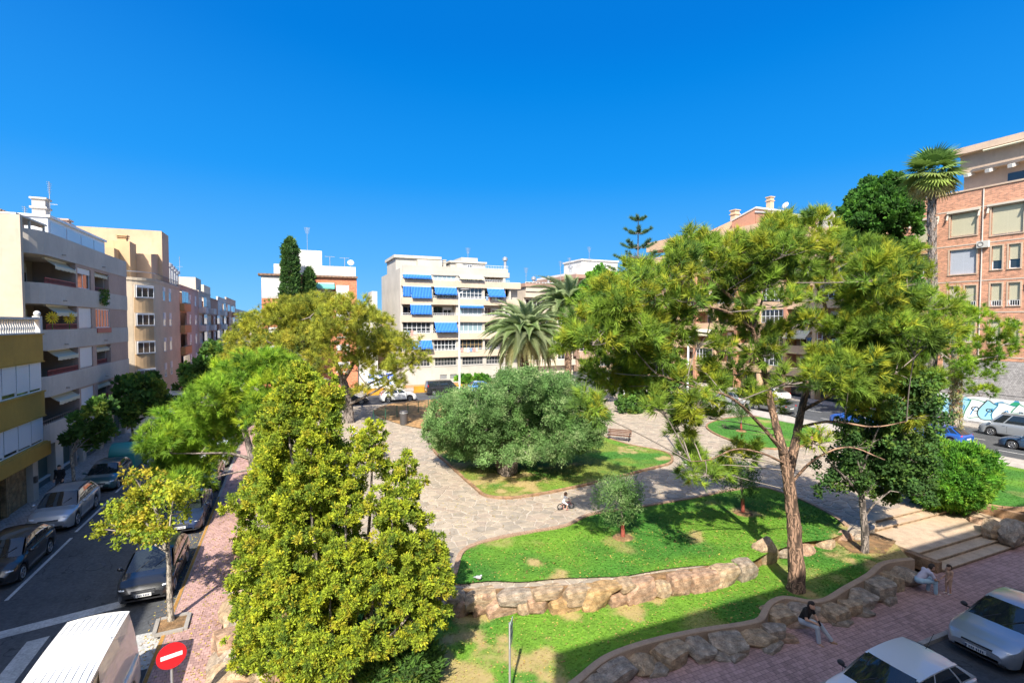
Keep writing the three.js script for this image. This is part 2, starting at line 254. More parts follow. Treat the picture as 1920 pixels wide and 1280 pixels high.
function lawnSheet(poly, y0, yf) {   // a finely divided sheet so that the ground can roll
  const c = poly.map(p => V(p[0], 0, p[1])), tri = THREE.ShapeUtils.triangulateShape(poly.map(p => new THREE.Vector2(p[0], p[1])), []); const pos = [];
  const emit = (a, b, d, lv) => { const L = Math.max(a.distanceTo(b), b.distanceTo(d), d.distanceTo(a)); if (lv < 9 && L > .5) { const ab = a.distanceTo(b), bd = b.distanceTo(d), da = d.distanceTo(a); if (ab >= bd && ab >= da) { const m = a.clone().lerp(b, .5); emit(a, m, d, lv + 1); emit(m, b, d, lv + 1); } else if (bd >= da) { const m = b.clone().lerp(d, .5); emit(a, b, m, lv + 1); emit(a, m, d, lv + 1); } else { const m = d.clone().lerp(a, .5); emit(a, b, m, lv + 1); emit(m, b, d, lv + 1); } } else for (const q of ((b.x - a.x) * (d.z - a.z) - (b.z - a.z) * (d.x - a.x) > 0 ? [a, d, b] : [a, b, d])) pos.push(q.x, yf(q.x, q.z), q.z); };
  for (const t of tri) emit(c[t[0]], c[t[1]], c[t[2]], 0);
  const g = new THREE.BufferGeometry(); g.setAttribute('position', new THREE.Float32BufferAttribute(pos, 3)); g.computeVertexNormals();
  const n = g.attributes.normal; for (let i = 0; i < n.count; i++) if (n.getY(i) < 0) n.setXYZ(i, -n.getX(i), -n.getY(i), -n.getZ(i));
  const uv = new Float32Array(pos.length / 3 * 2); for (let i = 0; i < pos.length / 3; i++) { uv[i * 2] = (pos[i * 3] + 4) / 52; uv[i * 2 + 1] = (pos[i * 3 + 2] + 58) / 52; } g.setAttribute('uv', new THREE.BufferAttribute(uv, 2)); return g;
}
const bumpY = (x, z) => .05 * (fbm(x * .8, z * .8, 3, 33) - .5);
const lawnY = [(x, z) => PLZ + .06 + bumpY(x, z), (x, z) => PLZ + .08 + bumpY(x, z) + .12 * sstep(4, 1, Math.hypot(x - 12.3, z + 29)), (x, z) => PLZ + .10 + bumpY(x, z), (x, z) => PLZ + .06 + bumpY(x, z), (x, z) => lowY(x, z) + bumpY(x, z)];
const lawnNames = ['upper_lawn', 'olive_lawn', 'east_lawn', 'back_lawn', 'lower_lawn'];
lawns.forEach(([poly, k]) => struct(lawnNames[k], lawnSheet(poly, 0, lawnY[k]), MATS.lawn, true));
// plaza platform (mortar bed below the paving stones)
const plazaPoly = [[-1.4, -20.8], [4.7, -20.8], [5.0, -18.7], ...midLine.map(p => [p[0], p[1] - .28]), [24.6, -14.6], [26.4, -15.6], [31.9, -15.8], [33.2, -13.5], [37, -12.3], [42.94, -12.3], [42.94, -60.2], [-1.4, -60.2]];
struct('plaza_bed', slab(plazaPoly, -.3, PLZ - .03), mJoint);
struct('planting_bed', lawnSheet([[24.3, -13.5], [24.5, -14.5], [23, -15.1], [22, -14.6], [21.5, -13.6], [22.5, -12.9]], 0, (x, z) => lowY(x, z) + .03), mSoil);
struct('sandy_ground', lawnSheet(smoothLine(pix([[845, 812], [800, 806], [770, 800], [738, 792], [700, 772], [735, 757], [800, 750], [870, 745], [900, 760], [880, 790]], PLZ), .5, true), 0, (x, z) => PLZ + .05 + bumpY(x, z)), M('sand', [.58, .37, .17], { map: 'rock', roughness: 1 }));
// ---------- crazy paving: every stone its own polygon ----------
{
  const R = rng(7), S = .57, cells = [], seeds = new Map();
  const x0 = -2, x1 = 43, z0 = -60, z1 = -12;
  const seed = (i, j) => { const k = i + ',' + j; let s = seeds.get(k); if (!s) { s = [(i + .5 + (hash2(i, j, 1) - .5) * .96) * S, (j + .5 + (hash2(i, j, 2) - .5) * .96) * S * .9]; seeds.set(k, s); } return s; };
  const clip = (poly, ax, az, nx, nz) => { const out = []; for (let i = 0; i < poly.length; i++) { const p = poly[i], q = poly[(i + 1) % poly.length], dp = (p[0] - ax) * nx + (p[1] - az) * nz, dq = (q[0] - ax) * nx + (q[1] - az) * nz; if (dp <= 0) out.push(p); if ((dp < 0 && dq > 0) || (dp > 0 && dq < 0)) { const t = dp / (dp - dq); out.push([lerp(p[0], q[0], t), lerp(p[1], q[1], t)]); } } return out; };
  for (let i = Math.floor(x0 / S); i < x1 / S; i++) for (let j = Math.floor(z0 / S / .9); j < z1 / S / .9; j++) {
    const s = seed(i, j); if (!inside(s, plazaPoly)) continue;
    if (lawns.some(([l, k]) => k < 4 && inside(s, l) && [[.4, 0], [-.4, 0], [0, .4], [0, -.4]].every(([a, b]) => inside([s[0] + a, s[1] + b], l)))) continue;
    let poly = [[s[0] - 1.3, s[1] - 1.3], [s[0] + 1.3, s[1] - 1.3], [s[0] + 1.3, s[1] + 1.3], [s[0] - 1.3, s[1] + 1.3]];
    for (let a = -2; a <= 2; a++) for (let b = -2; b <= 2; b++) if (a || b) { const q = seed(i + a, j + b), dx = q[0] - s[0], dz = q[1] - s[1], L = Math.hypot(dx, dz), jw = .022 + .018 * hash2(i * 3 + a, j * 3 + b, 4); poly = clip(poly, s[0] + dx / 2 - dx / L * jw, s[1] + dz / 2 - dz / L * jw, dx / L, dz / L); if (poly.length < 3) break; }
    if (poly.length < 3) continue;
    poly = poly.map(p => { let q = p, n = 0; while (!inside(q, plazaPoly) && n++ < 6) q = [lerp(q[0], s[0], .25), lerp(q[1], s[1], .25)]; return [q[0] + (hash2(Math.round(p[0] * 50), Math.round(p[1] * 50), 9) - .5) * .05, q[1] + (hash2(Math.round(p[0] * 50), Math.round(p[1] * 50), 10) - .5) * .05]; });
    let ar = 0; for (let a = 0; a < poly.length; a++) { const p = poly[a], q = poly[(a + 1) % poly.length]; ar += p[0] * q[1] - q[0] * p[1]; }
    if (Math.abs(ar) < .05) continue;
    const dep = depthOf(V(s[0], PLZ, s[1])), sx = 960 + FPX * (s[0] * RT.x + s[1] * RT.z) / dep;
    cells.push({ s, poly, key: (dep > 5 && sx > -50 && sx < 1960 && !(sx < 830 && dep < 34)) ? Math.abs(ar) / (dep * dep * dep) * (EYE - PLZ) : 0, tone: Math.floor(hash2(i, j, 12) * 5), y: PLZ - .004 + .01 * hash2(i, j, 13) });
  }
  const stone = (c) => {   // top face with a bevelled rim
    const pos = [], n = c.poly.length, [cx, cz] = c.s, inn = c.poly.map(p => [lerp(p[0], cx, .05), lerp(p[1], cz, .05)]);
    for (let k = 0; k < n; k++) { const a = inn[k], b = inn[(k + 1) % n], p = c.poly[k], q = c.poly[(k + 1) % n], y = c.y, e = y - .01, d = PLZ - .06; pos.push(cx, y, cz, b[0], y, b[1], a[0], y, a[1], a[0], y, a[1], b[0], y, b[1], q[0], e, q[1], a[0], y, a[1], q[0], e, q[1], p[0], e, p[1], p[0], e, p[1], q[0], e, q[1], q[0], d, q[1], p[0], e, p[1], q[0], d, q[1], p[0], d, p[1]); }
    const g = new THREE.BufferGeometry(); g.setAttribute('position', new THREE.Float32BufferAttribute(pos, 3)); g.computeVertexNormals(); return g;
  };
  const tones = [[.41, .345, .265], [.455, .38, .29], [.38, .325, .255], [.495, .41, .31], [.435, .35, .27]].map((c, k) => M('pavingStone' + k, c, { map: 'slab', roughness: .82 }));
  cells.sort((a, b) => b.key - a.key);
  const plaza = new THREE.Group(); plaza.name = 'plaza_paving'; plaza.userData.kind = 'structure'; scene.add(plaza);
  cells.slice(0, 300).forEach((c, k) => obj(k ? 'paving_stone_' + String(k).padStart(3, '0') : 'paving_stone', stone(c), tones[c.tone], plaza));
  for (let t = 0; t < 5; t++) { const l = cells.slice(300).filter(c => c.tone === t).map(stone); if (l.length) obj('paving_stones', l, tones[t], plaza).userData.kind = 'stuff'; }
  console.log('paving cells', cells.length);
}
// ---------- edgings ----------
struct('island_edging', ribbon([...island, island[0]], .16, PLZ - .1, PLZ + .13), mStoneEdge);
struct('back_lawn_edging', ribbon([...backLawn, backLawn[0]], .16, PLZ - .1, PLZ + .12), mStoneEdge);
struct('right_lawn_edging', ribbon([...rightLawn, rightLawn[0]], .14, PLZ - .1, PLZ + .12), mStoneEdge);
struct('lower_lawn_edging', ribbon(lowCurb, .22, 0, (x, z) => lowY(x, z) + .16), M('curbBrown', [.46, .33, .23], { map: 'slab' }));
struct('wall_backing', ribbon(midLine.map(p => [p[0], p[1] - .46]), .4, -.1, PLZ + .03), mSoil);
{ // upright bricks along the paved side of the upper lawn
  const line = smoothLine(pix([[852, 1080], [872, 1034], [935, 1012], [1000, 1000], [1062, 988], [1105, 968], [1200, 953], [1300, 936], [1370, 922], [1430, 916], [1500, 938], [1560, 968], [1590, 990]], PLZ), .115), g = [];
  line.forEach((p, i) => { if (i === line.length - 1) return; const q = line[i + 1], a = Math.atan2(q[1] - p[1], q[0] - p[0]); g.push(bx(.1, .2 + .03 * hash2(i, 3, 1), .2, p[0], PLZ + .03, p[1], -a + (hash2(i, 5, 2) - .5) * .08)); });
  const e = struct('brick_edging', g, mTerra); e.userData.kind = 'stuff';
}
// ---------- grass: tufts of blades ----------
{
  const mGrass = M('grassBlade', [1, 1, 1], { roughness: .75, side: THREE.DoubleSide });
  const R = rng(99), blade = []; for (let k = 0; k < 8; k++) { const a = R() * 6.28, r = R() * .05, h = .028 + R() * .03, l = .012 + R() * .022, w = .008, cx = Math.cos(a) * r, cz = Math.sin(a) * r, px = -Math.sin(a) * w, pz = Math.cos(a) * w; blade.push(cx - px, 0, cz - pz, cx + px, 0, cz + pz, cx + Math.cos(a) * l, h, cz + Math.sin(a) * l); }
  const g = new THREE.BufferGeometry(); g.setAttribute('position', new THREE.Float32BufferAttribute(blade, 3)); g.computeVertexNormals();
  const nn = g.attributes.normal; for (let i = 0; i < nn.count; i++) { const v = V(nn.getX(i), nn.getY(i), nn.getZ(i)); if (v.y < 0) v.negate(); v.y += 1.8; v.normalize(); nn.setXYZ(i, v.x, v.y, v.z); }
  const dens = [430, 130, 110, 60, 430], mm = new THREE.Matrix4(), q = new THREE.Quaternion(), c = new THREE.Color();
  lawns.forEach(([poly, k]) => {
    let xa = 1e9, xb = -1e9, za = 1e9, zb = -1e9; for (const p of poly) { xa = Math.min(xa, p[0]); xb = Math.max(xb, p[0]); za = Math.min(za, p[1]); zb = Math.max(zb, p[1]); }
    const n = Math.floor((xb - xa) * (zb - za) * dens[k]), mats = [], cols = [];
    for (let i = 0; i < n; i++) { const x = lerp(xa, xb, R()), z = lerp(za, zb, R()); if (k === 4 && x < 3.2) continue; if (!inside([x, z], poly)) continue; const b = bareness(x, z); if (R() < b * .5) continue; const s = (.65 + R() * .5) * (1 - .4 * b); q.setFromAxisAngle(V(0, 1, 0), R() * 6.28); mm.compose(V(x, lawnY[k](x, z) - .006, z), q, V(s, s * (.7 + .6 * R()), s)); mats.push(...mm.elements); const lc = lawnColour(x, z, k), f = .86 + .28 * R(); cols.push(lc[0] * f * 1.05, lc[1] * f, lc[2] * f); }
    const im = new THREE.InstancedMesh(g, mGrass, mats.length / 16); im.instanceMatrix.array.set(mats); im.instanceColor = new THREE.InstancedBufferAttribute(new Float32Array(cols), 3); im.name = numbered('grass'); im.userData = { kind: 'stuff', label: 'short green grass on the ' + lawnNames[k].replace('_', ' '), category: 'grass' }; im.castShadow = im.receiveShadow = true; scene.add(im);
  });
}
// ---------- rocks ----------
function rockGeo(seed, box = .6, rough = .16, co = .36, cw = .16) {
  const g = new THREE.IcosahedronGeometry(1, 6), p = g.attributes.position, v = V(), R = rng(seed * 77), cuts = [];
  for (let k = 0; k < 11; k++) { const z = R() * 2 - 1, a = R() * 6.283, q = Math.sqrt(1 - z * z); cuts.push([V(q * Math.cos(a), z, q * Math.sin(a)), co + R() * cw]); }   // split faces
  for (let i = 0; i < p.count; i++) {
    v.fromBufferAttribute(p, i).normalize(); const m = Math.max(Math.abs(v.x), Math.abs(v.y), Math.abs(v.z)), s = lerp(1, 1 / m, box), n = v.clone();
    const d = (fbm(n.x * 1.3 + seed * 3.1 + n.z, n.y * 1.3 + n.z * 1.7 + seed, 3, seed) - .5) * rough * 2.4;
    v.multiplyScalar(.54 * s * (1 + d)); for (const [c, o] of cuts) { const t = v.dot(c) - o; if (t > 0) v.addScaledVector(c, -t * .95); }
    v.multiplyScalar(1 + (fbm(n.x * 6 + seed, n.y * 6 + n.z * 6, 3, seed + 3) - .5) * rough * .5); v.x = clamp(v.x, -.56, .56); v.y = clamp(v.y, -.56, .56); v.z = clamp(v.z, -.56, .56); p.setXYZ(i, v.x, v.y, v.z);
  }
  g.deleteAttribute('normal'); g.deleteAttribute('uv'); return uvBox(toCreasedNormals(g, .22));
}
const blockVar = [21, 22, 23, 24, 25, 26].map(s => rockGeo(s, .93, .06, .5, .14)), rockVar = [1, 2, 3, 4, 5, 6, 7, 8].map(s => rockGeo(s, .84, .10)), boulderVar = [11, 12, 13, 14, 15].map(s => rockGeo(s, .5, .2));
const rockMats = [M('rockPink', [.58, .41, .30], { map: 'rockFine', bump: 'bumpGrain', bs: .02 }), M('rockOchre', [.62, .44, .23], { map: 'rockFine', bump: 'bumpGrain', bs: .02 }), M('rockTan', [.60, .48, .34], { map: 'rockFine', bump: 'bumpGrain', bs: .02 }), M('rockGrey', [.52, .46, .39], { map: 'rockFine', bump: 'bumpGrain', bs: .03 }), M('rockSlab', [.52, .46, .40], { map: 'rockFine', bump: 'bumpGrain', bs: .03 })];
let rockN = 0;
function rock(parent, c, sx, sy, sz, ry, mi, vars = rockVar, rx = 0) { const m = share('stone' + (rockN ? '_' + String(rockN).padStart(3, '0') : ''), vars[rockN % vars.length], rockMats[mi], parent); rockN++; m.position.copy(c); m.scale.set(sx, sy, sz); m.rotation.set(rx, ry, 0); return m; }
{
  const w = thing('rock_wall', 'low retaining wall of pink and ochre boulders between the two lawns', 'rock wall');
  const zf = (x, y) => [780 + x * .3229, 900 + y * .3229];
  const L = midLine.map(p => p), lineZ = (x) => { for (let i = 0; i < L.length - 1; i++) if (x >= L[i][0] && x <= L[i + 1][0]) return lerp(L[i][1], L[i + 1][1], (x - L[i][0]) / (L[i + 1][0] - L[i][0])); return x < L[0][0] ? L[0][1] : L[L.length - 1][1]; };
  // zoomed rectangles of single stones: x0, x1, top, bottom, course, tone
  for (const [a, b, t, d, up, mi] of [[150, 245, 690, 775, 0, 3], [225, 345, 690, 780, 0, 0], [330, 425, 690, 778, 0, 0], [415, 610, 695, 785, 0, 0], [590, 680, 700, 775, 0, 2], [655, 790, 685, 775, 0, 0], [780, 975, 685, 762, 0, 1], [960, 1135, 610, 745, 0, 1], [1110, 1245, 640, 712, 0, 0], [1210, 1418, 555, 705, 0, 0], [1395, 1500, 590, 685, 0, 2], [1480, 1640, 540, 668, 0, 0], [1600, 1780, 490, 655, 0, 0], [1740, 1910, 480, 625, 0, 2], [1880, 2010, 450, 590, 0, 3], [235, 428, 600, 700, 1, 2], [420, 632, 612, 700, 1, 3], [620, 815, 620, 690, 1, 2], [800, 970, 590, 690, 1, 2], [960, 1120, 600, 650, 1, 1], [1105, 1215, 583, 645, 1, 2], [245, 330, 565, 610, 1, 0], [140, 250, 620, 700, 1, 3]]) {
    const [cx, by] = zf((a + b) / 2, d), p = G(cx, by, LOW), z = lineZ(p.x), dep = depthOf(V(p.x, LOW, z)), wd = (b - a) * .3229 * dep / FPX, full = (d - t) * .3229 * dep / FPX;
    if (!up) { const hgt = Math.min(.78, full * .9 + .08); rock(w, V(p.x, LOW - .1 + hgt / 2, z - .18), wd * .94, hgt, .56 + .1 * hash2(a, d, 4), -.1 + .08 * hash2(a, b, 1), mi, blockVar); }
    else { const [, ty] = zf(0, t), q = AD(cx, ty, dep), top = clamp(q.y - .06, .88, .98), hgt = Math.max(.28, full * .82); rock(w, V(p.x, top - hgt / 2, z - .24), wd * .94, hgt * 1.0, .58 + .12 * hash2(a, d, 4), -.1 + .08 * hash2(a, b, 1), mi, blockVar); }
  }
  // stump-like boulder and the rocks that run on behind the big pine
  for (const [px, py, wx, hy, mi] of [[1447, 1058, .95, 1.15, 2], [1412, 1068, .5, .55, 2], [1478, 1048, .6, .5, 3], [1520, 1043, .9, .5, 0], [1560, 1036, .9, .6, 2], [1593, 1025, .8, .75, 0], [1622, 1024, .8, .6, 3], [1880, 1012, 1.3, .9, 2], [1915, 1018, 1.5, 1.0, 3], [1850, 990, .8, .5, 0]]) { const p = G(px, py, LOW + .1); rock(w, V(p.x, LOW + hy / 2, p.z - .3), wx, hy, .8, hash2(px, py, 2), mi, boulderVar); }
}
{
  const w = thing('rock_wall', 'dark shaded rock wall with curved coping above the near pink pavement', 'rock wall'), R = rng(5);
  for (let i = 0; i < lowCurb.length - 2; i += 4) {
    const p = lowCurb[i], far = i / lowCurb.length, s = .7 + R() * .5, top = lowY(p[0], p[1]) + .02;
    rock(w, V(p[0] + (R() - .5) * .2, top * .5, p[1] + .36), (.85 * s + .14), top + .1, .75 + R() * .25, R() * .7 - .35, [3, 4, 2, 2][Math.floor(R() * 4)], R() < .6 ? blockVar : rockVar);
    if (R() < .8 && far < .9) rock(w, V(p[0] + .4 * R(), top * .28, p[1] + .72), .8 * s + .2, top * .62, .55, R() * 1.2 - .6, [3, 4, 3, 0][Math.floor(R() * 4)], boulderVar);
  }
}
{
  const w = thing('rockery', 'row of grey slab boulders edging the narrow pink pavement', 'rockery'), R = rng(15);
  for (let z = -12.5; z > -46; z -= 1.05) {
    const near = z > -24; rock(w, V(-1.55 + R() * .3, .34 + R() * .1, z), 1.3 + R() * .5, .8 + R() * .3, 1.25 + R() * .6, R() * .8 - .4, [4, 4, 2, 3, 0][Math.floor(R() * 5)], R() < .5 ? rockVar : boulderVar, (R() - .5) * .25);
    if (near && R() < .8) rock(w, V(-.5 + R() * .6, .5 + R() * .15, z + .5), 1.1 + R() * .5, .75, 1.1 + R() * .4, R() * 3, [4, 2, 1, 0][Math.floor(R() * 4)], boulderVar);
  }
}
// ---------- steps ----------
{
  const s = thing('stone_stairs', 'wide concrete steps with a middle landing climbing from pavement to plaza', 'stairs');
  const mRiser = M('pebbleRiser', [.50, .39, .28], { map: 'rock', bump: 'bumpGrain', bs: .04 });
  const x0 = 24.35, x1 = 32.4, h = (PLZ - .12) / 5; // three lower steps, landing, two upper steps
  const zs = [[-11.75, -12.2], [-12.2, -12.7], [-12.7, -14.75], [-14.75, -15.2], [-15.2, -15.9]], sl = .3;
  zs.forEach(([a, b], k) => {
    const y = .12 + h * (k + 1), xa = x0 + (k > 2 ? .7 : 0), xb = x1 - (k > 2 ? .6 : 0), name = k === 2 ? 'landing' : 'step';
    obj(name, [bb(xa, xb, y - .05, y, b, a + .03)], mConc, s);
    obj('riser', [bb(xa + .01, xb - .01, k < 1 ? 0 : y - h - .3, y - .052, b, a)], mRiser, s);
  });
  obj('side_curb', [bb(24.0, 24.33, 0, .55, -13.0, -11.8)], mStoneEdge, s); obj('side_curb', [bx(.3, .5, 4.0, 32.65, .72, -13.7, .12)], mStoneEdge, s);
  // the small flight that leaves the plaza beside the upper lawn
  const t = thing('garden_steps', 'short pink stone steps beside the corner of the upper lawn', 'stairs');
  for (let k = 0; k < 3; k++) obj('step', bb(3.9, 5.35, LOW - .2, PLZ - .02 - k * .17, -20.9 + k * .75, -20.1 + k * .75), MATS.pavingStone4, t);
}
// ---------- buildings ----------
const mGlass = M('windowGlass', [.030, .036, .042], { roughness: .06, phys: true, clearcoat: 1, clearcoatRoughness: .03, specularIntensity: 1 });
const mGlassPale = M('paleGlass', [.24, .33, .36], { roughness: .12, phys: true, clearcoat: .8 });
const mWhite = M('whitePaint', [.70, .68, .64], { map: 'plaster', roughness: .7 });
const mWhiteAlu = M('whiteAluminium', [.76, .77, .78], { roughness: .4 });
const mDarkFrame = M('darkFrame', [.10, .085, .075], { roughness: .5 });
const mShutCream = M('shutterCream', [.62, .58, .42], { roughness: .6 });
const mShutWhite = M('shutterWhite', [.74, .75, .76], { roughness: .55 });
const mRedRail = M('redRail', [.33, .045, .05], { roughness: .5 });
const mMetal = M('greyMetal', [.42, .43, .44], { roughness: .45, metalness: .5 });
const mDark = M('innerPlaster', [.58, .50, .42], { map: 'plaster' });
const wc = {};
function slatted(w, h, n, t = .03) { const g = []; const s = h / n; for (let k = 0; k < n; k++) g.push(bx(w, s * .93, t, 0, -k * s - s / 2, (k % 2) * .002, 0, .12)); return join(g); }
// a window whose outer corner is (x, y) on the wall's face: frame, pane, and perhaps a rolling shutter and a sill
function win(parent, x, y, w, h, o = {}) {
  const { rec = .14, cols = 2, rows = 1, frame = mWhiteAlu, glass = mGlass, shut = 0, shutM = mShutCream, sill = true, sillM = mWhite, ft = .06, z = 0, name = 'window', bars } = o;
  const k = [w.toFixed(2), h.toFixed(2), cols, rows, ft].join('|');
  wc[k] ??= (() => { const g = [bb(0, w, 0, ft, -.05, 0), bb(0, w, h - ft, h, -.05, 0), bb(0, ft, ft, h - ft, -.05, 0), bb(w - ft, w, ft, h - ft, -.05, 0)]; for (let i = 1; i < cols; i++) g.push(bb(w * i / cols - ft / 2, w * i / cols + ft / 2, ft, h - ft, -.048, -.002)); for (let i = 1; i < rows; i++) g.push(bb(ft, w - ft, h * i / rows - .025, h * i / rows + .025, -.046, -.004)); return uvBox(join(g)); })();
  const m = share(name, wc[k], frame, parent); m.position.set(x, y, z - rec);
  const pk = 'p' + k; wc[pk] ??= uvBox(join(bb(.02, w - .02, .02, h - .02, -.035, -.022))); share('pane', wc[pk], glass, m);
  if (shut > 0) { const sh = (h - .02) * shut, n = Math.max(3, Math.round(sh / .09)), sk = ['s', w.toFixed(2), sh.toFixed(2)].join('|'); wc[sk] ??= uvBox(slatted(w - .06, sh, n)); const s = share('shutter', wc[sk], shutM, m); s.position.set(w / 2, h - .01, .03); }
  if (sill) { const sk = 'l' + w.toFixed(2); wc[sk] ??= uvBox(join(bb(-.1, w + .1, -.09, -.005, -.04, rec + .07))); share('sill', wc[sk], sillM, m); }
  if (bars) { const bk = ['b', w.toFixed(2), h.toFixed(2)].join('|'); wc[bk] ??= (() => { const g = [], hh = Math.min(.45, h * .25), n = Math.round(w / .16); for (let i = 0; i <= n; i++) g.push(bb(w * i / n - .012, w * i / n + .012, 0, hh, rec + .01, rec + .034)); g.push(bb(0, w, hh, hh + .03, rec + .01, rec + .036)); return uvBox(join(g)); })(); share('window_guard', wc[bk], mWhiteAlu, m); }
  return m;
}
function wallHoles(x0, x1, y0, y1, holes, th = .3, z = 0) {
  const s = new THREE.Shape(); s.moveTo(x0, y0); s.lineTo(x1, y0); s.lineTo(x1, y1); s.lineTo(x0, y1);
  for (const [a, b, w, h] of holes) { const q = new THREE.Path(); q.moveTo(a, b); q.lineTo(a, b + h); q.lineTo(a + w, b + h); q.lineTo(a + w, b); s.holes.push(q); }
  const g = new THREE.ExtrudeGeometry(s, { depth: th, bevelEnabled: false }); g.translate(0, 0, z - th); return g;
}
function railing(parent, x0, x1, y, h, m, z = -.05, n = 0, name = 'railing') { const g = [bb(x0, x1, y + h - .04, y + h, z - .025, z + .025), bb(x0, x1, y + .06, y + .09, z - .015, z + .015)]; n = n || Math.round((x1 - x0) / .18); for (let i = 0; i <= n; i++) { const x = lerp(x0 + .01, x1 - .01, i / n); g.push(bb(x - .012, x + .012, y, y + h - .04, z - .012, z + .012)); } return obj(name, g, m, parent); }
function planWall(pts, y0, y1, th) { // a wall that follows a plan line (x, z), thickness to the inside
  const off = pts.map((p, i) => { const a = pts[Math.max(0, i - 1)], b = pts[Math.min(pts.length - 1, i + 1)], dx = b[0] - a[0], dz = b[1] - a[1], L = Math.hypot(dx, dz); return [p[0] + dz / L * th, p[1] - dx / L * th]; });
  return slab([...pts, ...off.reverse()], y0, y1);
}
const mAwnBlue = (() => { const t = tex(64, (u) => { const s = (u * 4) % 1; return s < .45 ? [.02, .30, .66] : s < .78 ? [.05, .40, .74] : [.40, .66, .84]; }, 1.0); t.repeat.set(1.1, 1); const m = new THREE.MeshStandardMaterial({ color: 0xffffff, map: t, roughness: .9, side: THREE.DoubleSide }); m.name = 'awningBlue'; return m; })();
const mAwnCream = M('awningCream', [.60, .55, .40], { roughness: .9, side: THREE.DoubleSide }), mAwnGreen = M('awningGreen', [.13, .42, .36], { roughness: .9, side: THREE.DoubleSide });
// cloth that slopes outwards from a cassette, with a scalloped valance
function awning(parent, x, y, w, drop, proj, m, z = .05) {
  const pos = [], uv = [], n = 10; const add = (a, b, c, d, ua, ub) => { for (const q of [a, b, c, a, c, d]) pos.push(...q); uv.push(ua, 0, ub, 0, ub, 1, ua, 0, ub, 1, ua, 1); };
  const sag = (t) => -.04 * Math.sin(t * Math.PI);
  for (let i = 0; i < n; i++) { const a = x + w * i / n, b = x + w * (i + 1) / n; for (let k = 0; k < 3; k++) { const s = k / 3, t = (k + 1) / 3; add([a, y - drop * s + sag(s), z + proj * s], [b, y - drop * s + sag(s), z + proj * s], [b, y - drop * t + sag(t), z + proj * t], [a, y - drop * t + sag(t), z + proj * t], a, b); } const v = .2 + .03 * (i % 2); add([a, y - drop, z + proj], [b, y - drop, z + proj], [b, y - drop - v, z + proj - .01], [a, y - drop - v, z + proj - .01], a, b); }
  const g = new THREE.BufferGeometry(); g.setAttribute('position', new THREE.Float32BufferAttribute(pos, 3)); g.setAttribute('uv', new THREE.Float32BufferAttribute(uv, 2)); g.computeVertexNormals();
  const c = obj('awning', g, m, parent, true); obj('awning_arm', [bar(V(x + .06, y - drop, z + proj - .02), V(x + .06, y - drop * .75, -.02), .02), bar(V(x + w - .06, y - drop, z + proj - .02), V(x + w - .06, y - drop * .75, -.02), .02), bb(x, x + w, y - .02, y + .08, z - .12, z + .02)], mWhiteAlu, c); return c;
}
function acUnit(parent, x, y, z) { const m = obj('air_conditioner', [bb(x, x + .85, y, y + .6, z, z + .3)], mWhite, parent); obj('fan_grille', new THREE.TorusGeometry(.2, .025, 5, 14).translate(x + .3, y + .3, z + .31), mDarkFrame, m); return m; }
function antenna(parent, x, y, z, h = 3) { const g = [bar(V(x, y, z), V(x, y + h, z), .03)]; for (let k = 0; k < 6; k++) g.push(bar(V(x - .45 + k * .04, y + h - .1 - k * .16, z - .0), V(x + .45 - k * .04, y + h - .1 - k * .16, z), .018, 4)); g.push(bar(V(x, y + h * .55, z - .5), V(x, y + h * .55, z + .5), .018, 4)); return obj('antenna', g, mMetal, parent); }
function dish(parent, x, y, z, r = .4) { const g = new THREE.SphereGeometry(r * 1.4, 12, 6, 0, 6.29, 0, .8); g.rotateX(1.1); g.translate(x, y + .5, z - r); return obj('satellite_dish', [g, bar(V(x, y, z - .2), V(x, y + .55, z - .2), .03)], mWhite, parent); }
function chimney(parent, x, y, z, w, h, m) { return obj('chimney', [bb(x - w / 2, x + w / 2, y, y + h, z - w / 2, z + w / 2), bb(x - w * .65, x + w * .65, y + h * .8, y + h * .84, z - w * .65, z + w * .65), bb(x - w * .65, x + w * .65, y + h, y + h + .12, z - w * .65, z + w * .65)], m, parent); }
function cowl(parent, x, y, z, h) { return obj('vent_cowl', [cyl(.22, .22, h, x, y, z, 10), cyl(.42, .42, .4, x, y + h, z, 12), cyl(.42, .05, .25, x, y + h + .4, z, 12)], mMetal, parent); }

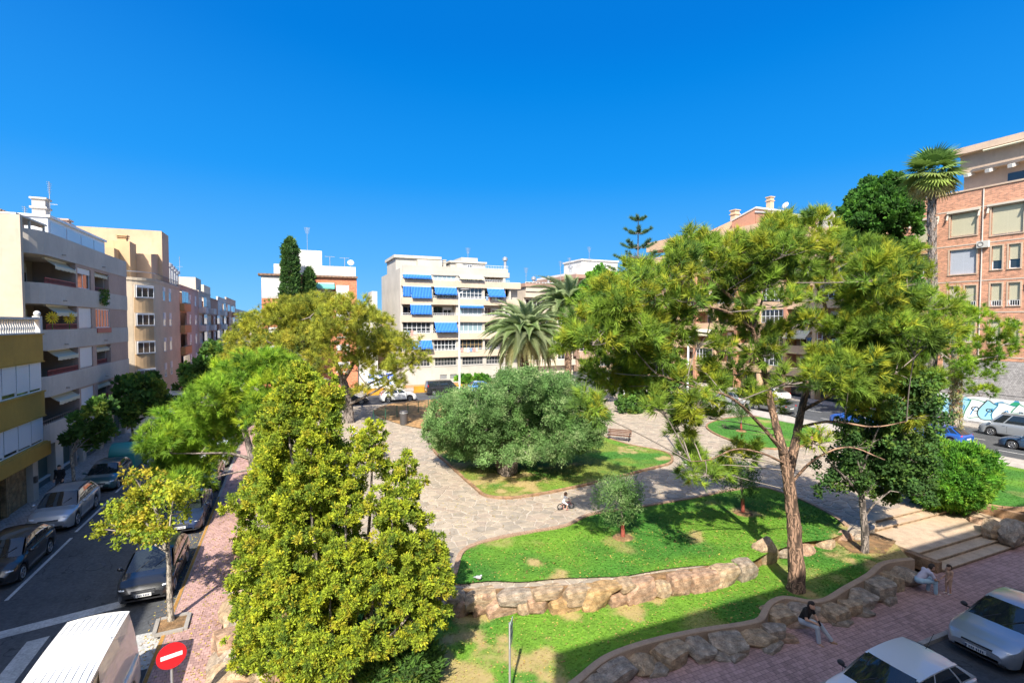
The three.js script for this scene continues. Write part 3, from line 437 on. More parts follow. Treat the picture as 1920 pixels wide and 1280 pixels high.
// --- grey and pink corner block with rounded balconies ---
{
  const b = thing('apartment_block', 'grey and pink apartment block with rounded balconies and red rails', 'building', [-13.6, 0, -38.4], Math.PI / 2);
  const mBand = M('bandGrey', [.64, .575, .50], { map: 'plaster' }), mPink = M('pinkBrown', [.56, .39, .31], { map: 'plaster' }), mCream = M('creamWall', [.60, .505, .39], { map: 'plaster' }), mTile = M('roofTile', [.36, .24, .18], { map: 'rock' });
  const W = 19.2, lev = [2.78, 5.70, 8.58, 11.45, 14.45], plan = [[.9, -2.3], [.9, -1.2], [.98, -.85], [1.2, -.5], [1.55, -.22], [2.0, -.06], [2.5, 0], [W, 0]];
  const holes = [[7.65, 2.6], [11.0, 3.0]], hs = [];
  for (let k = 0; k < 4; k++) hs.push([7.25, lev[k] + 1.32, 2.7, 1.48], [10.75, lev[k] + 1.32, 3.4, 1.48]);
  obj('wall', [wallHoles(6.95, W, 2.78, 15.9, hs, .3, -.04)], mPink, b);
  obj('core', [bb(.1, W, .0, 15.7, -14, -2.4), bb(13.9, W, 4, 15.5, -2.4, -.35), bb(6.95, 7.2, 0, 15.6, -2.4, -.35), bb(10.0, 10.7, 3, 15.5, -2.4, -.35)], M('loggiaWall', [.50, .40, .33], { map: 'plaster' }), b);
  obj('side_wall', [bb(-.22, .08, 0, 16.45, -14, -.35)], mCream, b); obj('end_return', [bb(.08, .9, 0, 15.9, -2.4, -1.5)], mPink, b);
  lev.forEach((y, k) => {
    const t = k === 4 ? 1.45 : 1.28;
    const p = obj('balcony_parapet', planWall(plan, y, y + t, .16), mBand, b); p.userData.label = 'curved grey balcony parapet band';
    obj('balcony_slab', slab([...plan.map(q => [q[0] + (q[0] < 2 ? .08 : 0), q[1] - .08]), [W, -2.4], [1.0, -2.4]], y, y + .2), mBand, b);
    for (const x of [4.5, 12.5]) obj('drain_spout', [bar(V(x, y + .3, 0), V(x, y + .3, .22), .05)], mDark, b);
    if (k === 4) return;
    const y1 = y + t, top = lev[k + 1];
    if (k !== 0) railing(b, 2.0, 6.9, y1 - .02, .38, mRedRail, -.08, 26); else railing(b, .6, 6.9, y1 - .02, .3, mDarkFrame, -.08, 20);
    win(b, 1.2, y + .25, 2.0, 2.3, { z: -2.26, rec: .1, frame: mDarkFrame, sill: false, name: 'balcony_door' });
    if (k === 3 || k === 1) win(b, 4.4, y + .25, 1.6, 2.3, { z: -2.26, rec: .1, frame: mWhiteAlu, sill: false, name: 'balcony_door' });
    awning(b, 3.4, top - .08, 3.5, .42, .55, mAwnCream, -.55);
    if (k > 0) acUnit(b, 4.2, top - .9, -2.35);
    const open = k === 3;
    win(b, 7.25, y1 + .04, 2.7, 1.48, { cols: 2, shut: open ? .28 : .96, shutM: mShutWhite, rec: .12, z: -.04, sill: false });
    if (k === 2) { win(b, 10.75, y1 + .04, 3.4, 1.48, { cols: 5, rec: .03, z: -.04, sill: false, name: 'glazed_balcony' }); obj('red_panel', bb(10.75, 14.15, y1 - .35, y1 + .02, .02, .06), mRedRail, b); }
    else { railing(b, 10.8, 14.1, y1 - .02, .4, mRedRail, -.3, 18); win(b, 11.2, y + .3, 1.8, 2.2, { z: -2.2, rec: .12, frame: mDarkFrame, sill: false, name: 'balcony_door' }); awning(b, 10.8, top - .06, 3.3, .3, .3, mAwnCream, -.4); }
  });
  
  // shop floor
  const shop = M('shopGreen', [.035, .075, .068], { roughness: .35 });
  for (const [x0, x1] of [[.2, .55], [3.4, 4.6], [8.2, 8.8], [12.0, 12.6], [14.8, 15.4], [18.6, 19.2]]) obj('pilaster', bb(x0, x1, 0, 2.78, -.9, -.3), M('pilasterCream', [.68, .60, .50], { map: 'plaster' }), b);
  for (const [x0, x1] of [[.6, 3.35], [4.65, 8.15], [8.85, 11.95], [12.65, 14.75], [15.45, 18.55]]) { const s = obj('shop_front', [bb(x0, x1, .13, 2.76, -1.0, -.72)], shop, b); obj('shop_sill', bb(x0, x1, .5, .6, -.72, -.55), M('sillPale', [.5, .49, .46]), s); obj('shop_base', bb(x0, x1, .1, .5, -.72, -.6), M('tealTile', [.06, .10, .11], { roughness: .4 }), s); }
  // roof: lean-to tile roof, pergola, glazed terrace room
  const rf = new THREE.BufferGeometry(); rf.setAttribute('position', new THREE.Float32BufferAttribute([[0, 15.7, -14], [0, 16.9, -2.4], [0, 15.7, -2.4], [6, 15.7, -14], [6, 16.9, -2.4], [6, 15.7, -2.4], [0, 19.2, -9], [6, 19.2, -9]].reduce((a, q) => a.concat(q), []), 3)); rf.setIndex([0, 2, 1, 0, 1, 6, 3, 4, 5, 3, 7, 4, 1, 4, 6, 4, 7, 6, 0, 6, 3, 6, 7, 3, 1, 2, 5, 1, 5, 4]);
  const rr = rf.toNonIndexed(); rr.computeVertexNormals(); const r = obj('roof', rr, M('roofSide', [.42, .36, .33], { map: 'plaster' }), b);
  const tg = []; for (let k = 0; k < 18; k++) tg.push(bar(V(k * .36, 16.95, -2.2), V(k * .36, 16.75, -1.5), .1, 6)); obj('roof_tiles', tg, mTile, r);
  obj('pergola', [bb(.3, 4.5, 16.55, 16.65, -2.2, -.7), bb(.3, .42, 15.8, 16.55, -.9, -.8), bb(4.3, 4.42, 15.8, 16.55, -.9, -.8), bb(2.3, 2.4, 15.8, 16.55, -.9, -.8), bb(.5, 3.2, 15.85, 16.4, -2.0, -1.9)], mWhite, b);
  const tr = obj('terrace_room', [bb(7, 18.9, 15.8, 17.55, -6, -1.5), bb(6.9, 19.05, 17.55, 17.72, -6.1, -1.35)], mWhiteAlu, b);
  for (let k = 0; k < 4; k++) obj('terrace_window', bb(7.3 + k * 2.9, 10.0 + k * 2.9, 16.0, 17.3, -1.5, -1.46), M('frosted', [.56, .66, .72], { roughness: .25 }), tr);
  for (let k = 0; k < 2; k++) obj('terrace_window', bb(18.9, 18.94, 16.0, 17.3, -5.7 + k * 2.2, -3.8 + k * 2.2), MATS.frosted, tr);
  chimney(b, 9.2, 15.8, -2.6, .75, 3.3, mBand); antenna(b, 15, 17.7, -4, 4); dish(b, 17, 17.7, -3); chimney(b, 16.2, 17.6, -3.6, .9, 1.2, MATS.pinkBrown); antenna(b, 13.4, 17.7, -5, 1.6);
}
// --- yellow glazed-balcony house ---
{
  const b = thing('yellow_house', 'ochre yellow house with white glazed balconies and a balustrade roof terrace', 'building', [-13.2, 0, -24], Math.PI / 2), W = 14.1;
  const mY = M('ochreWall', [.58, .335, .055], { map: 'plaster' }), mS = M('stoneClad', [.50, .36, .20], { map: 'rock' });
  obj('core', bb(0, W - .3, 0, 9.6, -13, -1.5), mY, b);
  const ys = [[2.6, 3.35], [4.95, 6.3], [8.1, 9.6]];
  ys.forEach(([a, c], k) => obj('balcony_band', [bb(0, W + (k === 0 ? .25 : .05), a, c, -2, k === 0 ? .25 : .1), bb(0, W + .1, c, c + .07, -1.6, .17), bb(0, W + .1, a - .06, a, -1.6, .15)], mY, b));
  for (const [y0, y1] of [[3.42, 4.89], [6.37, 8.04]]) for (let k = 0; k < 9; k++) { const x = W - .08 - (k + 1) * 1.5; if (x < 0) break; win(b, x, y0, 1.46, y1 - y0, { cols: 1, shut: k % 3 === 2 ? .85 : .9, shutM: mShutWhite, rec: .0, sill: false }); }
  for (const [y0, y1] of [[3.42, 4.89], [6.37, 8.04]]) obj('end_glazing', bb(W - .07, W - .01, y0, y1, -1.5, -.02), mShutWhite, b);
  obj('ground_wall', [wallHoles(0, W - .3, 0, 2.6, [[9.6, .13, 1.1, 2.2], [3.5, .13, 1.2, 2.2]], .3, -.5)], mS, b);
  for (const x of [9.6, 3.5]) { const d = obj('door', bb(x, x + 1.1, .13, 2.3, -.72, -.66), M('doorBrown', [.07, .045, .03], { roughness: .5 }), b); obj('handle', bb(x + .9, x + .95, 1.1, 1.25, -.66, -.6), mMetal, d); obj('door_surround', [bb(x - .22, x, .1, 2.55, -.5, -.4), bb(x + 1.1, x + 1.32, .1, 2.55, -.5, -.4), bb(x, x + 1.1, 2.33, 2.55, -.5, -.4)], mS, d); }
  obj('corner_pier', bb(W - .9, W - .25, 0, 2.6, -.55, -.2), M('pierWhite', [.62, .57, .50], { map: 'plaster' }), b);
  obj('letter_box', bb(13.2, 13.45, 1.2, 1.55, -.2, -.08), mDarkFrame, b);
  // balustrade: turned balusters under a rail
  const prof = [[.05, 0], [.07, .04], [.045, .1], [.09, .28], [.05, .5], [.045, .62], [.075, .7], [.06, .76]].map(p => new THREE.Vector2(...p)), lg = new THREE.LatheGeometry(prof, 8), parts = [];
  for (let k = 0; k < 52; k++) parts.push(lg.clone().translate(.4 + k * .255, 9.72, -.05));
  const bal = obj('balustrade', [bb(0, W, 9.67, 9.74, -.2, .1), bb(0, W, 10.48, 10.6, -.2, .1)], mWhite, b); obj('balusters', parts, mWhite, bal);
  obj('balustrade_post', [bb(W - .3, W + .02, 9.67, 10.62, -.22, .12), cyl(.22, .22, .06, W - .14, 10.62, -.05, 12), new THREE.SphereGeometry(.17, 12, 8).translate(W - .14, 10.82, -.05)], mWhite, bal);
}
// --- taller block beyond the frame on the same side: it shades the street ---
{
  const b = thing('corner_block', 'tall plain apartment block beside the ochre house', 'building', [-13.6, 0, 12], Math.PI / 2);
  obj('wall', bb(0, 35.8, 0, 16.0, -14, 0), M('blockTan', [.5, .42, .33], { map: 'plaster' }), b);
  for (let f = 0; f < 5; f++) for (let k = 0; k < 8; k++) win(b, 2 + k * 4.2, 1.2 + f * 3, 1.6, 1.4, { rec: -.02, shut: .6 });
}
// --- the block the picture is taken from: behind the camera, its roof line shades the near street ---
{
  const b = thing('viewpoint_block', 'apartment block the view is taken from with balconies above the near street', 'building', [-1.7, 0, 1.05]);
  obj('wall', bb(0, 70, 0, 16.4, 0.01, 12), M('viewWall', [.55, .46, .36], { map: 'plaster' }), b);
  obj('cornice', bb(-.05, 70, 16.4, 16.62, -.05, 12), mWhite, b);
  obj('roof_rail', [bb(20, 40, 17.25, 17.37, 0, .12), ...[20, 25, 30, 35, 39.8].map(x => bb(x, x + .1, 16.6, 17.25, .02, .1))], mMetal, b);
}
// --- cream block with the round corner ---
{
  const b = thing('round_corner_block', 'cream apartment block with a rounded corner and ochre window bays', 'building', [-13.6, 0, -66], Math.PI / 2);
  const mC = M('creamRound', [.74, .61, .44], { map: 'plaster' }), mO = M('ochreBay', [.68, .46, .25], { map: 'plaster' }), mOr = M('peachWall', [.72, .49, .31], { map: 'plaster' });
  const Rr = 3.0, plan = [[0, -14], [0, -Rr]]; for (let k = 1; k <= 10; k++) { const a = k / 10 * Math.PI / 2; plan.push([Rr - Rr * Math.cos(a), -Rr + Rr * Math.sin(a)]); } plan.push([16.5, 0]);
  obj('wall', slab([...plan, [16.5, -14]], 0, 15.0), mC, b);
  const pl2 = plan.slice(1).map(p => [p[0] - .04, p[1] + .02]); obj('cornice', planWall(plan.map(([x, z]) => [x - (x < Rr ? .06 : 0), z + .06]), 14.85, 15.15, .3), mC, b);
  railing(b, 3, 16.4, 15.15, .7, mDarkFrame, -.1, 30); obj('corner_rail', [planWall(plan.slice(0, 12), 15.75, 15.82, .05)], mMetal, b);
  // curved ochre bay with windows at the corner
  const A0 = .52, A1 = 1.25, arc = (r, n = 6) => Array.from({ length: n + 1 }, (_, k) => { const a = lerp(A0, A1, k / n); return [Rr - r * Math.cos(a), -Rr + r * Math.sin(a)]; });
  for (let f = 0; f < 5; f++) {
    const y = .95 + f * 3.02, am = (A0 + A1) / 2, w = 2.0;
    if (f > 0) obj('ochre_panel', slab([...arc(Rr + .06), ...arc(Rr - .1).reverse()], y - 1.65, y - .05), mO, b);
    if (f < 5) { const cx = Rr - (Rr - .0) * Math.cos(am), cz = -Rr + Rr * Math.sin(am), g = new THREE.Group(); g.name = 'window_bay'; g.position.set(cx, y, cz); g.rotation.y = -(Math.PI / 2 - am); b.add(g); win(g, -w / 2, 0, w, 1.3, { cols: 3, rec: -.1, frame: mWhiteAlu, shut: f === 4 ? .2 : .12, shutM: mShutWhite }); obj('dark_surround', bb(-w / 2 - .1, w / 2 + .1, -.05, 1.35, -.1, .03), mDark, g); }
    for (const x of [6.3, 9.6]) if (y > 0) win(b, x, y - .1, 1.1, 1.6, { rec: -.03, cols: 2, shut: f % 2 ? .5 : .3, shutM: mShutWhite });
    // peach loggias
  }
  // roof volumes
  obj('penthouse', [bb(.8, 6.2, 15.0, 18.2, -9, -3.2), bb(2.4, 5.0, 15, 19.2, -8, -2.2)], mO, b);
  obj('stair_tower', [bb(8.4, 12.2, 15, 21.4, -9, -.35)], mOr, b);
  const pg = new THREE.BufferGeometry(); pg.setAttribute('position', new THREE.Float32BufferAttribute([5, 15, -.8, 8.4, 15, -.8, 8.4, 18.6, -.8, 5, 18.2, -.8, 6.2, 15, -.8, 5, 15, -3, 8.4, 15, -3, 8.4, 18.6, -3, 5, 18.2, -3], 3)); pg.setIndex([0, 1, 2, 0, 2, 3, 5, 7, 6, 5, 8, 7, 3, 2, 7, 3, 7, 8, 0, 3, 8, 0, 8, 5]); const pq = pg.toNonIndexed(); pq.computeVertexNormals(); obj('sloped_wall', pq, mOr, b);
  chimney(b, 3.2, 18.9, -3, .8, .9, mO); antenna(b, 13.5, 15, -5, 3); obj('rear_block', bb(-.0, 8, 15, 20.6, -13.8, -9.2), mOr, b);
}
// --- the street row beyond ---
function rowHouse(label, z0, z1, H, wall, loggia, bays, o = {}) {
  const b = thing('street_house', label, 'building', [-13.6 + (o.set || 0), 0, z0], Math.PI / 2, undefined), W = z0 - z1, fl = Math.floor(H / 3), bw = W / bays.length, holes = [];
  for (let f = 1; f < fl; f++) [...bays].forEach((t, i) => { if (t === 'l') holes.push([i * bw + .12, f * 3 + .95, bw - .24, 1.75]); });
  obj('wall', wallHoles(0, W, 0, H, holes, .25), wall, b); obj('core', bb(.05, W - .05, 0, H - .3, -12, -1.6), wall, b);
  for (let f = 0; f < fl; f++) [...bays].forEach((t, i) => {
    const x = i * bw, y = f * 3;
    if (f === 0) { if (t !== 'b') win(b, x + .3, .3, bw - .6, 2.3, { rec: -.02, sill: false, frame: mDarkFrame, name: 'shop_window' }); return; }
    if (t === 'w') win(b, x + bw / 2 - .55, y + 1.0, 1.1, 1.5, { rec: -.03, shut: hash2(i, f, 5) * .8, shutM: mShutWhite });
    if (t === 'l') { obj('balcony', [bb(x, x + bw, y - .1, y + .95, -.2, .55), bb(x, x + bw, y - .1, y + .08, -1.6, -.2)], loggia, b); railing(b, x, x + bw, y + .95, .15, mDarkFrame, .5, 10); win(b, x + .4, y + .2, bw - 1, 2.2, { z: -1.5, rec: .05, sill: false, name: 'balcony_door' }); if (hash2(i, f, 9) > .6) win(b, x + .1, y + .96, bw - .2, 1.75, { rec: -.3, cols: 4, sill: false, name: 'glazed_balcony' }); }
    if (t === 'g') { obj('balcony', [bb(x + .2, x + bw - .2, y - .1, y + .9, 0, 1.0)], mWhite, b); win(b, x + .4, y + .2, bw - .8, 2.2, { rec: -.02, sill: false, name: 'balcony_door' }); }
  });
  obj('parapet', bb(0, W, H, H + .25, -.3, .06), wall, b); return b;
}
const mPeach = M('rowPeach', [.62, .40, .24], { map: 'plaster' }), mRose = M('rowRose', [.66, .48, .38], { map: 'plaster' }), mSand = M('rowSand', [.68, .58, .46], { map: 'plaster' }), mBrk = M('rowBrick', [.50, .27, .18], { map: 'plaster' }), mWhtW = M('rowWhite', [.68, .66, .62], { map: 'plaster' });
{
  let b = rowHouse('cream street house with deep orange loggias joined to the rounded block', -82.6, -98, 15.3, mRose, M('loggiaOrange', [.66, .34, .13], { map: 'plaster' }), 'lww');
  for (let k = 0; k < 4; k++) cowl(b, 8 + k * 1.8, 15.2, -2.5, 3.4 - k * .2); obj('roof_room', bb(4.5, 15, 15.2, 17.2, -6, -3), mWhite, b);
  b = rowHouse('pink street house crowded with white balconies and flue pipes', -98, -112, 15.4, mSand, mWhtW, 'glwg', { set: .1 }); obj('roof_room', bb(6, 12, 15.4, 18.2, -6, -1.2), mSand, b); antenna(b, 9, 18, -4, 4);
  b = rowHouse('red brick street house between pink and white houses', -112, -124, 14.8, mBrk, mBrk, 'lwl'); obj('roof_room', bb(1, 7, 14.8, 16.8, -6, -3), mWhite, b);
  b = rowHouse('white street house with blue awnings past the brick one', -124, -140, 15.6, mWhtW, mWhtW, 'wglw'); obj('roof_room', bb(4, 14, 15.6, 18.5, -8, -3), mSand, b); awning(b, 4.5, 5.4, 3.5, .5, .8, mAwnBlue);
  b = rowHouse('terracotta street house with a glazed top balcony far along', -140, -164, 16.2, mRose, mBrk, 'lwlw');
  b = rowHouse('tall pale house closing the row far down the street', -164, -200, 14, mWhtW, mSand, 'gwlwg');
  for (const [x0, x1, z, h, m, l] of [[-8, 4, -205, 11.5, mWhtW, 'small white house at the far end of the long street'], [-15, -8.6, -230, 13, mSand, 'sand coloured house at the far end of the long street'], [-3, 8, -150, 14.0, mSand, 'plain sand coloured house behind the brick and white block']]) { const q = thing('distant_house', l, 'building', [x0, 0, z]); obj('wall', bb(0, x1 - x0, 0, h, -12, 0), m, q); for (let f = 0; f < 4; f++) for (let i = 0; i < 3; i++) win(q, 1 + i * (x1 - x0) / 3.4, 1 + f * 2.9, 1.2, 1.4, { rec: -.02 }); obj('parapet', bb(-.1, x1 - x0 + .1, h, h + .4, -.4, .1), m, q); }
}
// --- brick and white block behind the cypresses ---
{
  const b = thing('brick_white_block', 'brick apartment block with white top storey behind the two cypress columns', 'building', [-3.4, 1.95, -80]), W = 12.9;
  const mB = M('redBrick', [.92, .66, .54], { map: 'brick' });
  obj('wall', [wallHoles(0, W, 0, 15.0, [[.5, 8.6, 3.0, 1.9], [.5, 11.9, 4, 2.2], [5.6, 11.6, 4.2, 2.6], [5.6, 8.4, 3.4, 2.2]], .3), bb(0, W, -1.95, 14.9, -12, -1.6), bb(0, W, -1.95, -.001, -1.6, 0)], mB, b);
  obj('white_band', [bb(.02, 4.6, 11.8, 15.0, -.25, .05)], mWhite, b); obj('eave', bb(-.4, W + .1, 15.0, 15.25, -2, .35), MATS.roofTile, b); obj('roof_parapet', bb(1.6, W - .1, 15.25, 16.7, -10, -.3), mWhite, b);
  obj('roof_room', bb(3.3, 8.2, 16.7, 19.2, -8, -3), mWhite, b); antenna(b, 6.2, 19.2, -4, 3.6); obj('clothes_line', [bar(V(9.2, 16.7, -1), V(9.2, 18.2, -1), .04), bar(V(8.5, 18.15, -1), V(9.9, 18.15, -1), .03), bar(V(11.3, 16.7, -1), V(11.3, 18.1, -1), .04), bar(V(10.6, 18.05, -1), V(12, 18.05, -1), .03)], mMetal, b); dish(b, 12.2, 16.7, -1, .5);
  win(b, .7, 12.1, 1.8, 2.0, { rec: -.07, shut: .95, shutM: mShutWhite }); win(b, 2.8, 12.1, 1.6, 2.0, { rec: -.07, shut: .8, shutM: mShutWhite }); win(b, 9.9, 12.2, 1.9, 1.7, { rec: .0, shut: .98, shutM: mShutWhite });
  win(b, 5.7, 11.7, 4.0, 1.9, { z: -1.5, rec: 0, shut: .5, shutM: mShutWhite, sill: false, name: 'balcony_door' }); railing(b, 5.6, 9.8, 11.6, .6, mWhiteAlu, -.1, 14); awning(b, 5.7, 14.1, 4.0, .6, .5, mAwnGreen);
  win(b, .6, 8.7, 2.4, 1.7, { z: -1.5, rec: 0, sill: false, name: 'balcony_door' }); railing(b, .5, 3.5, 8.4, .9, mWhiteAlu, -.05, 10); win(b, 9.9, 8.8, 1.9, 1.7, { rec: 0, shut: .9, shutM: mShutWhite });
  for (let f = 0; f < 3; f++) for (const x of [.8, 4, 9.9]) win(b, x, 1 + f * 2.6, 1.9, 1.5, { rec: -.02, shut: .6, shutM: mShutWhite });
  const c = thing('white_gable_house', 'blank white gable house with a tall white chimney between two blocks', 'building', [9.55, .5, -80.4]); obj('wall', bb(0, 3.0, 0, 12.4, -10, 0), mWhite, c); obj('chimney_wall', bb(2.2, 3.0, 12.4, 14.6, -4, -.02), mWhite, c); obj('annex', bb(3.02, 5.5, 0, 9.6, -14, -9), mPeach, c);
}
// --- white block with blue awnings ---
{
  const b = thing('white_block', 'white six storey block with beige balcony bands and blue striped awnings', 'building', [15.3, .5, -76.4]), W = 19.4;
  const mW = M('blockWhite', [.57, .53, .46], { map: 'plaster' }), mBg = M('bandBeige', [.66, .53, .40], { map: 'plaster' }), Y0 = .5;
  const lev = [5.0, 7.7, 10.4, 13.05, 15.75].map(y => y - Y0), tops = lev.map(y => y + 1.0);
  const cols = [0, 4.75, 8.75, 13.15, 16.7];
  obj('core', [bb(0, 17.6, 0, 18.3 - Y0, -16.5, -1.7), bb(-.02, .35, 0, 18.4 - Y0, -16.5, 0), bb(17.6, 17.9, 0, 16.5 - Y0, -1.7, 0), bb(17.6, W, 0, 15.9 - Y0, -14, -.8)], mW, b);
  obj('back_wall', [bb(.4, 17.5, 3.4, 18 - Y0, -1.69, -1.6)], M('loggiaPale', [.62, .58, .52], { map: 'plaster' }), b);
  lev.forEach((y, k) => { obj('balcony_band', [bb(.1, k > 3 ? W + .1 : W, y, tops[k], -.12, .35), bb(.1, 17.6, y, y + .18, -1.6, -.12)], mBg, b); const rl = railing(b, .15, 17.5, tops[k], .35, mWhiteAlu, .3, 60); });
  obj('roof_band', [bb(.36, 17.6, 17.55 - Y0, 18.35 - Y0, -1.7, .1), bb(.36, 17.4, 18.35 - Y0, 18.9 - Y0, -.3, -.05)], mW, b); railing(b, 9, 17.4, 18.9 - Y0, .5, mWhiteAlu, -.1, 30, 'roof_railing');
  for (const x of cols.slice(1)) obj('pier', bb(x - .15, x + .2, 3.2, 17.6 - Y0, -1.6, .02), mW, b);
  const bayW = (i) => [cols[i] + .3, (i < 4 ? cols[i + 1] - .2 : 17.5)];
  // bay fillings by storey (top first): d doors, w white glazing, p pale glazing
  const fill = [['d', 'p', 'w', 'd', ''], ['d', 'd', 'w', 'd', ''], ['d', 'k', 'p', 'd', ''], ['w', 'd', 'p', 'd', ''], ['d', 'w', 'y', 'd', '']];
  [4, 3, 2, 1, 0].forEach((k, r) => fill[r].forEach((t, i) => {
    if (!t || i > 3) return; const [a, c] = bayW(i), y = tops[k] + .02, h = (k < 4 ? lev[k + 1] : 17.55 - Y0) - y - .02;
    if (t === 'd' || t === 'k') { win(b, a + .2, y - .75, Math.min(1.9, (c - a) * .45), h + .5, { z: -1.55, rec: 0, frame: t === 'k' ? mDarkFrame : mWhiteAlu, sill: false, name: 'balcony_door' }); win(b, a + (c - a) * .55, y - .1, (c - a) * .4, h - .2, { z: -1.55, rec: 0, shut: .3, shutM: mShutWhite, sill: false }); }
    else win(b, a, y, c - a, h, { rec: .12, cols: t === 'p' ? 5 : 6, rows: t === 'p' ? 1 : 2, glass: t === 'p' ? mGlassPale : mGlass, sill: false, frame: t === 'y' ? M('woodFrame', [.40, .27, .12]) : mWhiteAlu, name: 'glazed_balcony' });
  }));
  const aw = (k, i, f0, f1, drop, proj) => { const [a, c] = bayW(i), top = (k < 4 ? lev[k + 1] : 17.55 - Y0) - .04; awning(b, lerp(a, c, f0), top, (c - a) * (f1 - f0), drop, proj, mAwnBlue, .36); };
  aw(4, 0, 0, 1, .45, .5); aw(3, 0, .28, 1, 1.55, .45); aw(3, 0, 0, .27, 1.3, .1); aw(3, 1, 0, 1, .95, .6); aw(3, 3, .05, 1, 1.15, .8); aw(2, 0, .25, 1, 1.25, .4); aw(1, 1, 0, 1, 1.3, .8); aw(0, 0, .3, 1, 1.1, .8); aw(2, 2, 0, 1, .2, .3); { const [a, c] = bayW(2); awning(b, a, 17.5 - Y0, c - a, .3, .5, mAwnCream, .36); }
  for (const [x, y] of [[4.2, 8.9], [12.4, 8.9], [8.2, 11.6], [16.2, 6.2], [12.5, 14.3], [3.9, 14.3]]) acUnit(b, x, y - Y0, -1.6);
  for (const [x, y, n] of [[13.6, 14.1, 5], [9.4, 6.0, 6], [.6, 8.75, 4]]) for (let k = 0; k < n; k++) obj('laundry', bx(.34 + .1 * hash2(k, n, 2), .5 + .25 * hash2(k, n, 3), .02, x + k * .5, y - Y0 + .05, .40), M('laundry' + ((k + n) % 4), [[.66, .67, .7], [.2, .3, .45], [.6, .28, .24], [.62, .58, .42]][(k + n) % 4]), b);
  // lower storey: barred window row, then blank wall with grilles
  obj('lower_wall', [wallHoles(.36, 17.6, 0, 5.0 - Y0, [[1.0, 3.2, 3.4, 1.2], [5.2, 3.2, 3.4, 1.2], [9.6, 3.2, 3.4, 1.2], [13.6, 3.2, 3.6, 1.2], [6.0, 1.1, 1.1, .7], [7.6, 1.1, 1.1, .7]], .3)], mW, b);
  for (const x of [1.0, 5.2, 9.6, 13.6]) { win(b, x, 3.2, 3.4, 1.2, { cols: 7, rows: 2, rec: .08, frame: M('greyFrame', [.35, .33, .32]) }); obj('shade_panel', bb(x, x + 3.4, 3.2, 4.4, -.5, -.4), M('shadePanel', [.52, .44, .35]), b); }  // added panel behind the panes, standing in for the shade inside
  for (const x of [6.0, 7.6]) obj('vent_grille', slatted(1.1, .7, 6).translate(x + .55, 1.8, -.1), mMetal, b);
  obj('orange_base', bb(.3, 17.7, 0, .45, .0, .12), M('baseOrange', [.62, .33, .18], { map: 'plaster' }), b);
  // roof rooms
  obj('roof_room', [bb(.0, 7.0, 18.3 - Y0, 20.3 - Y0, -11, -3.4), bb(-.3, 7.2, 20.3 - Y0, 20.75 - Y0, -11.2, -3.1), bb(3.2, 7.1, 18.3 - Y0, 20.1 - Y0, -3.4, -2.4)], mW, b);
  obj('roof_room', [bb(8.8, 14.8, 18.3 - Y0, 20.0 - Y0, -11, -3.6), bb(10.6, 13.4, 20.0 - Y0, 20.9 - Y0, -8, -3.4), bb(8.6, 15, 20 - Y0, 20.3 - Y0, -11.2, -3.3), bb(9.6, 10.6, 18.3 - Y0, 19.8 - Y0, -3.6, -2.8)], mW, b);
  win(b, 11.6, 18.9 - Y0, .8, .9, { z: -3.4, rec: 0, sill: false }); chimney(b, 7.9, 18.3 - Y0, -4, .45, 2.0, mW); cowl(b, 17.2, 18.0 - Y0, -.8, 2.4);
  antenna(b, 12.6, 20.9 - Y0, -6, 2);
  obj('side_terrace_rail', [bb(17.7, W, 16.7 - Y0, 16.78 - Y0, .2, .25), bb(W - .05, W, 16.2 - Y0, 16.78 - Y0, -8, .2)], mWhiteAlu, b);
}
// --- rose block behind the palms ---
{
  const b = thing('rose_block', 'long rose coloured block with white roof room behind the palms', 'building', [50.4, .5, -84], 0), mR = M('roseBlock', [.60, .40, .31], { map: 'plaster' });
  obj('wall', [bb(.3, 26, 0, 18.2, -16, -1), bb(.3, 26, 2.9, 4.2, -1, 0), bb(.3, 26, 6, 7.2, -1, 0), bb(.3, 26, 9, 10.2, -1, 0), bb(.3, 26, 12, 13.2, -1, 0), bb(.3, 26, 15, 16.2, -1, 0)], mR, b); obj('eave', bb(-1.0, 26, 18.2, 18.9, -17, .8), M('eaveBrown', [.45, .29, .22], { map: 'plaster' }), b); obj('roof_deck', bb(-.6, 26, 18.9, 19.4, -16.5, .4), mWhite, b);
  for (let f = 0; f < 6; f++) for (let k = 0; k < 6; k++) win(b, 1 + k * 4, 1.2 + f * 3 + .1, 3, 1.5, { z: -1, rec: -.05, cols: 4, sill: false, frame: mWhiteAlu });
  obj('roof_room', [bb(2.5, 11, 19.4, 22, -10, -3), bb(2.3, 11.2, 22, 22.3, -10.2, -2.8)], mWhite, b); antenna(b, 3, 19.4, -1, 5); antenna(b, -.2, 19.4, -3, 3); cowl(b, .6, 19.3, -4, 1.2);
  const c = thing('low_brick_wing', 'lower glazed wing with cream walls next to the white awning block', 'building', [37.5, .5, -80]); obj('wall', [bb(0, 10, 0, 15.2, -14, -.9), bb(0, 10, 15.2, 16.0, -14.2, .2)], mSand, c); obj('roof_slab', bb(-.3, 12.5, 16, 16.6, -14.4, .4), MATS.eaveBrown, c); for (let f = 0; f < 5; f++) { obj('balcony_band', bb(0, 10, 2.2 + f * 3, 3.2 + f * 3, -.9, 0), mSand, c); for (let k = 0; k < 3; k++) win(c, .4 + k * 3.2, 3.2 + f * 3, 2.8, 1.7, { z: -.9, rec: -.05, cols: 4, sill: false }); } cowl(c, 3, 16.5, -3, 1.0); cowl(c, 6, 16.5, -3, 1.2); antenna(c, 1.5, 16.6, -3, 3); antenna(c, 8.5, 16.6, -3, 4.5);
}
